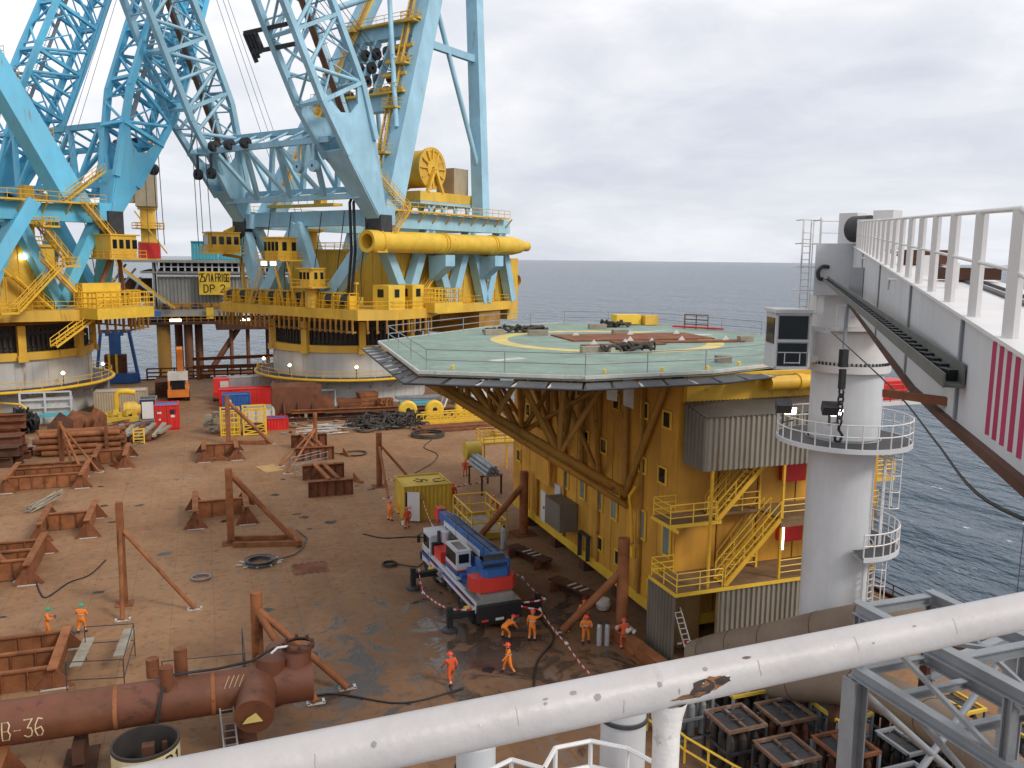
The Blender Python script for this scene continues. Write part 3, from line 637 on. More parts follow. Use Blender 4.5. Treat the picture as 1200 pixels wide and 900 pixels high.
    for sy in (-1, 1):
        mb = MB(); mb.beam(ap(sy, 0), ap(sy, 1), 2.8, 3.6, (1, 0, 0), 0, 1.8, 2.2); P(mb, 'gantry_front_leg', B)
        mb = MB(); mb.beam(rp(sy, 0), rp(sy, 1), 2.0, 2.4, (0, 1, 0)); P(mb, 'gantry_rear_leg', B)
        mb = MB(); mb.beam(ap(sy, .42), rp(sy, .42), .9, 1.2); P(mb, 'gantry_tie', B)
        mb = MB(); mb.tube(ap(sy, .55), rp(sy, .12), .45, 8); P(mb, 'gantry_tie', B)
    for t_, hh in ((.27, 2.6), (.46, 2.2), (.75, 2)):
        mb = MB(); mb.beam(ap(-1, t_), ap(1, t_), 2.0, hh); cbm = P(mb, 'gantry_cross_beam', B)
        mb = MB(); a, b_ = ap(-1, t_) + Vector((1.4, 0, hh / 2)), ap(1, t_) + Vector((1.4, 0, hh / 2)); mb.beam(a, b_, 1.2, .35); railing(mb, [a + Vector((.5, 0, .15)), b_ + Vector((.5, 0, .15))], 1.2, .05, 2, 1, False, 4); P(mb, 'beam_walkway', Y, cbm)
    for i in range(4):
        t0, t1 = .29, .44; y = -6 + i * 3.4
        mb = MB(); mb.beam(lerp(ap(-1, t0), ap(1, t0), .22 + i * .19), lerp(ap(-1, t1), ap(1, t1), .22 + i * .19), .5, 1.3, (1, 0, 0)); P(mb, 'sheave_frame', B)
    for i in range(4):
        for k_ in range(4):
            t_ = .30 + k_ * .036; p = lerp(ap(-1, t_), ap(1, t_), .3 + i * .14); mb = MB(); mb.lathe([(.3, -.3), (1.0, -.3), (1.0, .3), (.3, .3)], 12, p, axis='Y'); P(mb, 'sheave', 'dark_steel')
    for k_ in range(4):
        t_ = .30 + k_ * .036; p = lerp(ap(-1, t_), ap(1, t_), .84 if s1 > 0 else .16) + Vector((1.2, 0, 0)); mb = MB(); mb.box(p, (1.6, 5.2, .5)); P(mb, 'sheave_platform', Y)
    mb = MB(); mb.tube(ap(s1, .60), lerp(ap(-1, .36), ap(1, .36), .5) + Vector((9, 0, 8)), .5, 8); P(mb, 'gantry_tie', B)
    mb = MB(); mb.tube(ap(s1, .2) + Vector((1.9, 0, 0)), ap(s1, .58) + Vector((5, -s1 * 6, 0)), .4, 8); P(mb, 'gantry_tie', B)
    # stairs climbing the gantry front legs
    for sy in (-1, 1):
        for k_ in range(5):
            t0, t1 = .03 + k_ * .11, .03 + (k_ + 1) * .11
            a, b_ = ap(sy, t0) + Vector((1.9, -sy * 2.4, 0)), ap(sy, t1) + Vector((1.9, -sy * 2.4, 0)); sdv = Vector((0, 1, 0))
            mb = MB(); stair(mb, a, b_, 1.1, sdv, .12); stair_rail(mb, a, b_, 1.1, sdv, 1.1, .05); P(mb, 'stair_flight', Y)
            mb = MB(); mb.box(b_ + Vector((.2, sy * .8, 0)), (2.0, 2.8, .3)); c_ = b_ + Vector((.2, sy * .8, .15)); railing(mb, [c_ + Vector((-1, -1.4, 0)), c_ + Vector((1, -1.4, 0)), c_ + Vector((1, 1.4, 0)), c_ + Vector((-1, 1.4, 0))], 1.2, .05, 1.4, 1, True, 4); P(mb, 'stair_landing', Y)
    if is_c:     # dark boom rest sticking out from one leg
        ax = Vector((ca, -.055, sa)).normalized(); base = Vector((8.9, W, FZ))
        for s_ in (26.5, 29):
            p = base + ax * s_ + Vector((sa, 0, -ca)) * 4.1; mb = MB(); mb.beam(p + Vector((0, 1.5, 0)), p + Vector((0, -7, 0)), .45, .55, ax); P(mb, 'boom_rest', 'dark_steel')
        for k_ in range(4): p = base + ax * 26.5 + Vector((sa, 0, -ca)) * 4.1 + Vector((0, -7 + k_ * .7, 0)); mb = MB(); mb.beam(p - ax * (1.4 - k_ * .5), p + ax * (2.5 - k_ * .1), .35, .5); P(mb, 'boom_rest', 'dark_steel')
    # hoist winch on its own stand
    xw, yw = (-10, 6.5 * s1)
    mb = MB(); mb.lathe([(.2, -3.6), (3.5, -3.6), (3.5, -3.2), (3.1, -3.2), (3.1, 3.2), (3.5, 3.2), (3.5, 3.6), (2.9, 3.62), (2.9, 3.5), (1.5, 3.5), (1.5, 3.75), (.3, 3.75)], 36, (xw, yw, 38), axis='Y'); hw = P(mb, 'hoist_drum', Y)
    for i in range(12):
        a = 2 * PI * i / 12; mb = MB(); mb.beam((xw + 1.4 * math.sin(a), yw + s1 * 3.66, 38 + 1.4 * math.cos(a)), (xw + 3.2 * math.sin(a), yw + s1 * 3.66, 38 + 3.2 * math.cos(a)), .3, .2); P(mb, 'spoke', Y, hw)
    mb = MB(); mb.box((xw - 3, yw, 33.3), (14, 8.5, 1.6)); 
    for dx in (-2, 2): mb.beam((xw + dx, yw + 4.1 * s1, 34), (xw, yw + 4.1 * s1, 38), .5)
    P(mb, 'winch_base', Y)
    mb = MB(); mb.box((xw - 3, yw, 32.2), (14.4, 8.9, .5))
    for dx in (-7, -3.5, 0, 3.5):
        for dy in (-4, 4): mb.beam((xw - 1.5 + dx, yw + dy, 30), (xw - 3 + dx * .9, yw + dy, 32), .5); mb.beam((xw - 3 + dx * .9, yw + dy, 30), (xw - 1.5 + dx, yw + dy, 32), .35)
    P(mb, 'winch_stand', B)
    mb = MB(); mb.box((xw - 8.2, yw + 1.2 * s1, 36.4), (4, 4, 4.6)); P(mb, 'winch_hut', 'beige_paint')
    # walkways along the trestle top
    for sy in (-1, 1):
        mb = MB(); mb.box((-8, sy * 15.6, 30.2), (32, 1.5, .25)); railing(mb, [(8, sy * 16.3, 30.3), (-24, sy * 16.3, 30.3)], 1.2, .05, 1.8, 1, False, 4)
        for i in range(10): mb.beam((6 - i * 3.4, sy * 14.9, 28.6), (6 - i * 3.4, sy * 16.3, 30.1), .18)
        P(mb, 'trestle_walkway', Y)
    mb = MB(); mb.box((6, -4, 31.3), (2, 16, .4)); railing(mb, [(7, -12, 31.5), (7, 4, 31.5)], 1.2, .05, 2, 1, False, 4); mb.box((6, 0, 32.4), (1.4, 1.6, 1.8)); P(mb, 'front_walkway', Y)
    for y in (-6.5,): mb = MB(); mb.lathe([(.9, 24.3), (.9, 27), (2, 27.3), (2, 27.7), (.1, 27.7)], 14, (2, y, 0)); P(mb, 'vent_cowl', Y)
    # stairs on the side
    yy = s1 * 15.2
    mb = MB(); stair(mb, (4, s1 * 17, 15.4), (-2.5, s1 * 17, 22.3), 1.2, (0, 1, 0), .12); stair_rail(mb, (4, s1 * 17, 15.4), (-2.5, s1 * 17, 22.3), 1.2, (0, 1, 0), 1.1, .05) if not is_c else 0
    if not is_c: P(mb, 'side_stair', 'rail_yellow')
    mb = MB(); a, b_ = Vector((2, yy, 30.2)), Vector((8.5, yy, 35)); stair(mb, a, b_, 1.2, (0, 1, 0), .12); stair_rail(mb, a, b_, 1.2, (0, 1, 0), 1.1, .05); P(mb, 'side_stair', Y)
    mb = MB(); a, b_ = Vector((9.5, yy + s1 * 1.6, 24)), Vector((4, yy + s1 * 1.6, 30.2)); stair(mb, a, b_, 1.2, (0, 1, 0), .12); stair_rail(mb, a, b_, 1.2, (0, 1, 0), 1.1, .05); mb.box((10.6, yy + s1 * 1.6, 23.9), (2.2, 2.2, .25)); P(mb, 'side_stair', Y)
    # roof plant, deck boxes, light masts and stair flights that clutter the turntable
    rnd = random.Random(31)
    for k_ in range(7):
        x, y = -26 + k_ * 4.0, s1 * rnd.uniform(4, 11); mb = MB(); mb.box((x, y, 24.35 + .9), (rnd.uniform(1.2, 2.6), rnd.uniform(1.2, 2.4), 1.8)); P(mb, 'roof_box', Y if k_ % 3 else 'steel_grey')
    mb = MB(); railing(mb, [(2, -12.6, 24.35), (2, 12.6, 24.35), (-28, 12.6, 24.35), (-28, -12.6, 24.35)], 1.1, .05, 2.2, 1, True, 4); P(mb, 'roof_rail', 'rail_yellow')
    for k_ in range(10):
        x, y = rnd.uniform(3, 10), rnd.uniform(-11, 11); mb = MB(); mb.box((x, y, 15.4 + .8), (rnd.uniform(.8, 2), rnd.uniform(.8, 2), 1.6)); P(mb, 'deck_locker', 'olive_yellow' if k_ % 2 else 'steel_grey')
    for x, y in ((13.6, 15.4), (13.6, -9), (-8, 14.2 * s1), (-20, 14.2 * s1)): mb = MB(); mb.tube((x, y, 15.4), (x, y, 19.2), .07, 6); mb.box((x, y, 19.3), (.5, .5, .25)); P(mb, 'light_mast', 'rail_yellow')
    for a, b_ in (((0, 14.2 * s1, 15.4), (-5, 14.2 * s1, 20)), ((-5.6, 14.2 * s1, 20), (-10, 14.2 * s1, 24.3))): mb = MB(); stair(mb, a, b_, 1.0, (0, 1, 0), .12); stair_rail(mb, a, b_, 1.0, (0, 1, 0), 1.1, .05); P(mb, 'side_stair', 'rail_yellow')
    if not is_c:
        for a, b_ in (((-17, 17, 8), (-9, 17, 15.4)), ((-6.5, 17, 15.4), (0, 17, 21.5)), ((1.6, 17, 21.5), (-3, 17.6, 26.8)), ((-3, 19, 10.6), (4.5, 19.6, 15.4))):
            a, b_ = Vector((a[0], a[1] * s1, a[2])), Vector((b_[0], b_[1] * s1, b_[2])); mb = MB(); stair(mb, a, b_, 1.4, (0, 1, 0), .14); stair_rail(mb, a, b_, 1.4, (0, 1, 0), 1.1, .06); P(mb, 'side_stair', 'rail_yellow')
            mb = MB(); mb.box(b_ + Vector((1, 0, -.1)), (2.4, 2.4, .25)); railing(mb, [b_ + Vector((-.1, -1.1, 0)), b_ + Vector((2.1, -1.1, 0)), b_ + Vector((2.1, 1.1, 0)), b_ + Vector((-.1, 1.1, 0))], 1.1, .06, 1.2, 1, False, 4); P(mb, 'stair_landing', 'rail_yellow')
        mb = MB(); mb.beam((-4, s1 * 18.5, 30), (-12, s1 * 15.2, 15.4), 1.6, 1.6); P(mb, 'outer_brace', B)
    for y in (-14, -8, -3, 4, 9, 14):
        mb = MB(); mb.path(smooth([(9.5, y, 30), (10.6, y + .4, 26), (10.9, y - .3, 21), (11.4, y + .2, 17.4), (12.2, y, 16)]), .07, 5); P(mb, 'hoist_cable', 'black')
    # hoist wires and hook blocks under the cross truss
    mb = MB()
    for y in (-5, 0, 5):
        for d in (-.5, .5): mb.tube(lerp(ap(-1, .36), ap(1, .36), .5 + y / 30) + Vector((0, d, 0)), Vector((8.9 + ca * Lb, y * .6 + d, FZ + sa * Lb)), .07, 4)
    for y in (-19, -17.6, -15.4): mb.tube((15.5, y, 24.6), (8.9 + ca * 17 + 1.5, y * .86, FZ + sa * 17), .06, 4)
    for y, u_ in ((-8, 30), (-6.5, 31), (-10, 29)): mb.tube((4, y, 30), (8.9 + ca * 34, y * .6, FZ + sa * 46), .05, 4)
    for y in (2, 3.2, 6, 7): mb.tube((-2, y * 1.4, 30), lerp(ap(-1, .26), ap(1, .26), .5 + y / 26), .06, 4)
    P(mb, 'hoist_wires', 'wire')
    for y in (-15, -11.5, 9.5, 12.8):
        p = lerp(legpt(-1, 13.0, 1), legpt(1, 13.0, 1), (y + 15.5) / 31) + Vector((.8, 0, 0))
        mb = MB(); mb.tube(p, p - Vector((0, 0, 2.4)), .22, 6); mb.lathe([(.2, -.35), (.85, -.35), (.85, .35), (.2, .35)], 14, p - Vector((0, 0, 3)), axis='X'); P(mb, 'sheave_block', 'dark_steel' if y < 0 else B)
    for y in (-11, -7, -3):
        p = lerp(legpt(-1, 13.5, .9), legpt(1, 13.5, .9), (y + 15.5) / 31); mb = MB(); mb.lathe([(.15, -.5), (.8, -.5), (.8, .5), (.15, .5)], 14, p + Vector((.5, 0, .6)), axis='Y'); P(mb, 'guide_sheave', 'dark_steel')
    # black hoses down the boom foot
    for y in (12.5, 13.3): mb = MB(); mb.path([(10.6, y, 33), (11.8, y, 31), (11.6, y, 24), (12.4, y, 18), (13.2, y - 1, 15.8)], .22, 6); P(mb, 'hose', 'black')
    for p in ((16.9, -.9, 22.0), (16.9, 1.2, 22.0)) if is_c else ((-2.8, 12.9 * s1, 22.6), (-6, 12.9 * s1, 22.6)):
        mb = MB(); mb.box(p, (.5, .7, .6)); P(mb, 'floodlight', 'lamp_white')
    for i in range(40):
        a = 2 * PI * (i + .5) / 40
        if i % 5 == 0:
            mb = MB(); mb.tube((14.2 * math.cos(a), 14.2 * math.sin(a), 4.3), (14.2 * math.cos(a), 14.2 * math.sin(a), 6.0), .06, 5); o = P(mb, 'gallery_lamp', 'dark_steel')
            mb = MB(); mb.lathe([(.01, -.28), (.28, 0), (.01, .28)], 8, (14.2 * math.cos(a), 14.2 * math.sin(a), 6.2)); P(mb, 'bulb', 'lamp_glow', o)
    if is_c:   # spare long yellow fender tube lashed on cradles along the house side
        mb = MB(); mb.lathe([(1.1, 12.2), (1.65, 12.3), (1.65, 9.8), (1.62, 9.8), (1.62, -24.5), (1.25, -27), (.9, -27.5), (.9, -29.5), (.05, -29.5)], 24, (0, 16.3, 25.4), axis='X'); mb.lathe([(1.1, 12.2), (1.0, 8.0), (.05, 7.6)], 24, (0, 16.3, 25.4), axis='X'); ft = P(mb, 'long_tube', 'bright_yellow')
        for x in (9.8, -4.5, -5.2, -18, -18.7): mb = MB(); mb.lathe([(1.63, x - .15), (1.74, x - .15), (1.74, x + .15), (1.63, x + .15)], 24, (0, 16.3, 25.4), axis='X'); P(mb, 'tube_band', 'rail_yellow', ft)
        for x in (-4.8, -18.3):
            mb = MB(); mb.plate([(x, 14.5, 23.4), (x, 18.1, 23.6), (x, 18.1, 21.8), (x, 14.7, 19.4)], 2.4); P(mb, 'tube_cradle', B)
    put(T, loc, head); return T
crane('heavy_lift_crane', 'pale blue lattice crane with a long yellow tube along its machinery house', (23.55, 145.8, 0), R(215.2), R(64), 'crane_blue', 1, True)
crane('heavy_lift_crane', 'brighter blue lattice crane with yellow mesh cage beside the blue davit frame', (-29, 145.8, 0), R(40.1), R(67), 'crane_blue_bright', -1, False)
# ------------------------------------------------------------------ production platform beyond the bow
PY = 215.0
T = thing('production_platform', 'rusty steel gas platform with ribbed grey walls and yellow name board beyond the bow', 'platform', (0, PY, SEA_Z))
mb = MB(); mb.b2((-14, PY, 8.9), (40, PY + 40, 10.6)); mb.b2((-13, PY + .5, 18.9), (40, PY + 40, 19.4)); mb.b2((-18, PY - .5, 21.4), (40, PY + 40, 22.0)); fl = mb.build('floors', 'dp_grey', T)
mb = MB(); mb.b2((-9.5, PY + 1.2, 10.6), (40, PY + 1.6, 18.9)); mb.corr((-9.5, PY + 1.19), (40, PY + 1.19), 10.6, 18.7, .8, .2); mb.build('ribbed_wall', 'dp_grey', T)
for i in range(26):
    mb = MB(); mb.b2((-9.5 + i * 1.5, PY + .4, 19.4), (-9.1 + i * 1.5, PY + .9, 21.4)); mb.build('gallery_post', 'grey_white', T)
mb = MB(); mb.b2((-9.5, PY + .3, 20.3), (30, PY + .38, 20.5)); mb.b2((-9.5, PY + .3, 18.2), (30, PY + .5, 18.6)); mb.build('gallery_rail', 'grey_white', T)
mb = MB(); mb.b2((-9, PY + 6, 19.41), (39, PY + 20, 21.39)); mb.build('gallery_core', 'dark_steel', T)
for i in range(9):
    mb = MB(); x = -8.5 + i * 2.2; mb.b2((x, PY + .2, 10.7), (x + 1.6, PY + .6, 12)); mb.build('switch_box', 'dp_ochre' if i % 3 else 'dark_steel', T)
# open stair tower at the left end
mb = MB()
for x in (-17.5, -10.2):
    for y in (PY + 1, PY + 9): mb.beam((x, y, 9), (x, y, 21.4), .45)
mb.build_each('end_post', 'dp_grey', T)
for a, b_ in (((-18.5, PY - .2, 21.2), (-6.5, PY - .2, 10.9)), ((-17.8, PY - 1.4, 21.2), (-5.8, PY - 1.4, 10.9))):
    mb = MB(); mb.beam(a, b_, .45, .5); mb.build('stair_stringer', 'grey_white' if b_[0] < -6 else 'rail_yellow', T)
for a, b_ in (((-16, 21), (-23, 11)), ((-14, 20), (-21, 11)), ((-13, 18), (-17, 9)), ((-16, 9.5), (-10, 15.5))):
    mb = MB(); mb.beam((a[0], PY + 2, a[1]), (b_[0], PY + 2, b_[1]), .5); mb.build('end_brace', 'steel_grey', T)
mb = MB(); mb.b2((-17, PY + 4, 12), (-11, PY + 10, 17.6)); mb.build('machinery', 'rust_dark', T)
# cellar deck with rails
mb = MB(); mb.b2((-14.5, PY - 3, 7.2), (3, PY + 30, 7.8)); mb.b2((3.05, PY - 3, 5.8), (40, PY + 30, 7.9)); mb.build('cellar_deck', 'rust_dark', T)
mb = MB(); railing(mb, [(-14.4, PY - 2.9, 7.8), (2.9, PY - 2.9, 7.8)], 1.3, .09, 1.6, 1, False, 4); railing(mb, [(-9, PY - .6, 10.6), (14, PY - .6, 10.6)], 1.3, .09, 1.6, 1, False, 4); mb.build('cellar_rail', 'dp_ochre', T)
mb = MB(); mb.lathe([(1.2, -1.6), (1.2, 1.6)], 12, (-10.5, PY - 1, 9.0), axis='X'); mb.build('tank', 'blue_paint', T)
for x in (-7, 8.5): mb = MB(); mb.b2((x, PY - 3.1, 7.95), (x + 2.4, PY - 3.0, 8.5)); mb.build('strip_light', 'lamp_white', T)
# legs and jacket braces
for x, y, r in ((-8.6, PY, 1.5), (-5.4, PY + 4, .9), (-3.2, PY + 1, 1.0), (-.9, PY + 3, .9), (6.4, PY, .45), (10.2, PY, .45), (15, PY + 4, .4), (17, PY + 4, .4), (19, PY + 2, .5), (24, PY, 1.4)):
    mb = MB(); mb.tube((x, y, SEA_Z - 12), (x, y, 7.2), r, 14); mb.build('leg', 'dp_ochre' if r == 1.5 else 'dp_rust', T)
for a, b_, r in (((-1, PY + 1, -8), (9, PY + 1, 7.2), .7), ((14, PY + 1, 7), (24, PY + 1, -8), .6), ((-6, PY + 3, -12), (-6, PY + 20, 6), .5)):
    mb = MB(); mb.tube(a, b_, r, 10); mb.build('jacket_brace', 'dp_rust', T)
for z in (-4.5, -6.6, -8.2):
    mb = MB(); mb.beam((-2, PY - .5, z + (.6 if z == -6.6 else 0)), (26, PY - .5, z), .8, .9); mb.build('jacket_brace', 'dp_rust', T)
for i in range(5): mb = MB(); mb.tube((-8.6, PY - 1.7, SEA_Z), (-8.6 + i * .01, PY - 1.7, 5), .2, 6); 
# name board
mb = MB(); mb.b2((-.4, PY - 1.2, 14.0), (6.6, PY - .9, 19.4)); nb = mb.build('name_board', 'bright_yellow', T)
mb = MB(); fn = lambda ox, oz: (lambda x, y: (Vector((ox + x, PY - 1.24, oz + y)), Vector((0, -1, 0))))
letters(mb, '25/1A', fn(-.15, 17.1), 1.8, .2, 1.5, .02, .38); letters(mb, 'FRIGG', fn(3.35, 17.1), 1.8, .2, 1.5, .02, .38); letters(mb, 'DP', fn(.7, 14.6), 1.7, .22, 2.2, .02, .8); letters(mb, '2', fn(4.4, 14.6), 1.7, .22, 1, .02, .8)
mb.build('lettering', 'letter_black', nb)
mb = MB(); mb.b2((1.0, PY - 1.2, 8.4), (2.6, PY - .9, 11)); mb.build('door', 'bright_yellow', T)
# things on the platform roof
T = thing('pedestal_crane', 'yellow pedestal crane with boxy tower on the platform roof, left of teal containers', 'crane', (-11, PY + 5, 22))
mb = MB(); mb.lathe([(2.4, 22), (2.4, 26.2), (1.7, 26.2), (1.7, 33.5), (2.2, 33.6), (2.2, 34.2), (.1, 34.2)], 20, (-11, PY + 5, 0)); mb.build('column', 'crane_yellow', T)
mb = MB(); mb.lathe([(2.45, 22.3), (2.45, 25.9)], 20, (-11, PY + 5, 0)); mb.build('red_collar', 'red_paint', T)
mb = MB(); mb.prism([(-13.4, PY + 2), (-8.8, PY + 2), (-8.8, PY + 8), (-13.4, PY + 8)], 34.2, 43.5); mb.box((-14.2, PY + 4, 36.5), (2.4, 3, 3)); mb.build('tower_house', 'beige_paint', T)
mb = MB(); mb.beam((-12.6, PY + 4, 43.5), (-9.2, PY + 4, 50), .4); mb.beam((-9.2, PY + 4, 43.5), (-9.2, PY + 4, 51), .7); mb.beam((-10, PY + 4, 43.5), (-9.2, PY + 4, 50), .3); mb.box((-10.2, PY + 4, 49.5), (1.6, 1.6, 1.8)); mb.build('mast', 'crane_yellow', T)
mb = MB(); mb.lathe([(1.75, 29.3), (3.6, 29.3), (3.6, 29.1), (1.75, 29.1)], 16, (-11, PY + 5, 0)); railing(mb, [(-11 + 3.5 * math.cos(k_ * PI / 4), PY + 5 + 3.5 * math.sin(k_ * PI / 4), 29.3) for k_ in range(8)], 1.2, .08, 2, 1, True, 4); mb.beam((-13.6, PY + 1, 33), (-7, PY, 23.5), .3); mb.build('ring_walkway', 'rail_yellow', T)
for x0, x1, z1, lb in ((-1.8, 4.2, 26.2, 'lower teal container on the platform roof beside the yellow crane'), (4.4, 12.4, 28.4, 'taller teal container on the platform roof near the cabin')):
    mb = MB(); mb.b2((x0, PY + 3, 22.05), (x1, PY + 9, z1)); mb.corr((x0 + .1, PY + 2.98), (x1 - .1, PY + 2.98), 22.3, z1 - .3, .7, .12)
    T = thing('container', lb, 'container', ((x0 + x1) / 2, PY + 6, 22)); mb.build('shell', 'teal_paint', T); mb = MB(); mb.b2((x0 - .1, PY + 2.7, z1 + .02), (x1 + .1, PY + 9.1, z1 + .3)); mb.build('roof_frame', 'teal_paint', T)
tag(MB().b2((1, PY + 10, 22.05), (4, PY + 12, 28)).build('vent_tower', 'crane_yellow'), 'small yellow vent housing behind the teal containers', 'vent')

# ------------------------------------------------------------------ accommodation module
MX, MY0, MY1, MZ0, MZ1, MX1 = 25.75, 42.4, 70.0, 1.5, 16.1, 40.6
T = thing('accommodation_module', 'yellow rust streaked accommodation block standing on deck under the green helideck', 'building', (MX, MY0, 0))
mb = MB(); mb.b2((MX + .06, MY0 + .06, MZ0), (MX1, MY1, MZ1)); mb.build('core', 'rust_dark', T)
mb = MB(); mb.b2((MX - .06, MY0 - .05, MZ0 - .35), (MX + .6, MY1 + .1, MZ0 + .35)); mb.b2((MX + .61, MY0 - .05, MZ0 - .35), (MX1, MY0 + .6, MZ0 + .35)); mb.build('base_beam', 'bright_yellow', T)
ys = [MY0, 44.4, 46.3, 48.4, 50.6, 52.5, 54.4, 56.4, 58.3, 60.2, 62.0, 64.0, 66.0, 68.0, MY1]
for i in range(len(ys) - 1):
    d = random.uniform(0, .05)
    mb = MB(); mb.b2((MX - d, ys[i] + .03, MZ0 + .36), (MX + .05, ys[i + 1] - .03, MZ1 - .02)); o = mb.build('wall_panel', 'module_yellow', T)
xs = [MX, 28.6, 31.4, 34.2, 37.2, MX1]
for i in range(len(xs) - 1):
    d = random.uniform(.01, .05); mb = MB(); mb.b2((xs[i] + .06, MY0 - d, MZ0 + .36), (xs[i + 1] - .03, MY0 + .05, MZ1 - .02)); mb.build('wall_panel', 'module_yellow', T)
for y in (46.35, 52.45, 58.35, 63.95):
    mb = MB(); mb.b2((MX - .22, y - .12, MZ0 + .4), (MX - .06, y + .12, MZ1)); mb.build('wall_stiffener', 'truss_ochre', T)
def win(y, z, w_, h, pane='pane_grey'):
    mb = MB(); x = MX - .07
    for dy in (-w_ / 2 - .05, w_ / 2 + .05): mb.b2((x - .07, y + dy - .06, z - h / 2 - .1), (x + .02, y + dy + .06, z + h / 2 + .1))
    for dz in (-h / 2 - .05, h / 2 + .05): mb.b2((x - .065, y - w_ / 2, z + dz - .06), (x + .02, y + w_ / 2, z + dz + .06))
    f = mb.build('window', 'bright_yellow', T); mb = MB(); mb.b2((x - .03, y - w_ / 2, z - h / 2), (x + .02, y + w_ / 2, z + h / 2)); mb.build('pane', pane, f)
for y, z in ((58.2, 6.65), (55.2, 6.65), (52.3, 6.6), (50.1, 6.6), (46.2, 6.5), (43.15, 6.4)): win(y, z, .8, 1.75)
for y, z in ((63.2, 6.9), (52.1, 3.3), (49.3, 3.2), (68.6, 6.0), (54.8, 10.35), (51.9, 10.35), (46.4, 10.3), (43.9, 10.25), (58.5, 10.4), (62.0, 10.4), (46.3, 13.8), (43.6, 13.7), (50.2, 13.7), (56.0, 13.7), (66.4, 10.4)): win(y, z, .8, .9, 'glass')
mb = MB(); mb.b2((MX - .12, 62.2, 1.75), (MX - .02, 63.2, 4.3)); d = mb.build('door', 'white_paint', T); mb = MB(); mb.b2((MX - .18, 62.35, 2.9), (MX - .12, 62.5, 3.1)); mb.build('handle', 'dark_steel', d)
mb = MB(); mb.b2((MX - .14, 59.2, 2.2), (MX - .02, 60.3, 5.6)); mb.build('grey_panel', 'grey_white', T)
mb = MB(); mb.b2((MX - 1.5, 56.0, 3.0), (MX - .08, 58.9, 5.1)); mb.build('vent_box', 'cladding_dark', T)
mb = MB(); mb.b2((MX - .55, 60.4, 5.3), (MX - .07, 63.4, 9.5)); mb.build('bay', 'module_yellow', T)
mb = MB(); mb.b2((MX - .13, 62.0, 7.2), (MX - .07, 62.8, 8.2)); mb.build('notice', 'grey_white', T)
mb = MB()
for y, z, w_, h in ((47.2, 4.4, .5, .7), (44.6, 2.9, .9, 1.1), (43.9, 4.4, .6, .6)): mb.b2((MX - .3, y - w_ / 2, z - h / 2), (MX - .07, y + w_ / 2, z + h / 2))
mb.build_each('junction_box', 'bright_yellow', T)
for y in (44, 50, 55.5, 61, 67):
    mb = MB(); mb.b2((MX + .3, y, 0), (MX + 3.4, y + .9, MZ0 - .36)); mb.build('support_stool', 'rust_dark', T)
for y in (54.6, 66):
    mb = MB(); mb.box((MX - .3, y - 1.0, 2.4), (.3, .12, 1.8)); mb.box((MX - .3, y + .4, 2.4), (.3, .12, 1.8)); mb.box((MX - .3, y - .3, 3.34), (.3, 1.52, .1)); 
    if y == 54.6: mb.build('hand_frame', 'dark_steel', T)
# fascia above the stair enclosure, pipe under the helideck
mb = MB(); mb.b2((MX + .2, MY0 - .45, 14.95), (36, MY0 - .06, 16.6)); mb.build('fascia', 'module_frame_yellow', T)
mb = MB(); mb.tube((31, MY0 - 1.1, 16.0), (39, MY0 - 1.1, 16.0), .42, 14); mb.tube((33, MY0 - 1.1, 16.0), (33.4, MY0 - 1.1, 16.0), .5, 14); mb.build('service_pipe', 'module_frame_yellow', T)
# ribbed enclosure of the upper stair
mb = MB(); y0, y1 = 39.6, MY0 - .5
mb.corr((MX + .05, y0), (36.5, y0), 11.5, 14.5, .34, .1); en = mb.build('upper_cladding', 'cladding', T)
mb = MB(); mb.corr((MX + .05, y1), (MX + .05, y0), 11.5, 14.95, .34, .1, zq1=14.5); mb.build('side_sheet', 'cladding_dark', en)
n = 32
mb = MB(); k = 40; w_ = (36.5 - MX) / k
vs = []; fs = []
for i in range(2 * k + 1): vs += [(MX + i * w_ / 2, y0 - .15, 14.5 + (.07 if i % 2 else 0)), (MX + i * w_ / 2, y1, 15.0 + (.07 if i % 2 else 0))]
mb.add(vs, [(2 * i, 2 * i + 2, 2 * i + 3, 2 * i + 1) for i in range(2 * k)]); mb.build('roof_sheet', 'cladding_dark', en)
mb = MB(); mb.b2((MX + .1, y0 + .15, 11.5), (36.4, y1, 11.6)); mb.build('enclosure_floor', 'rust_dark', en)
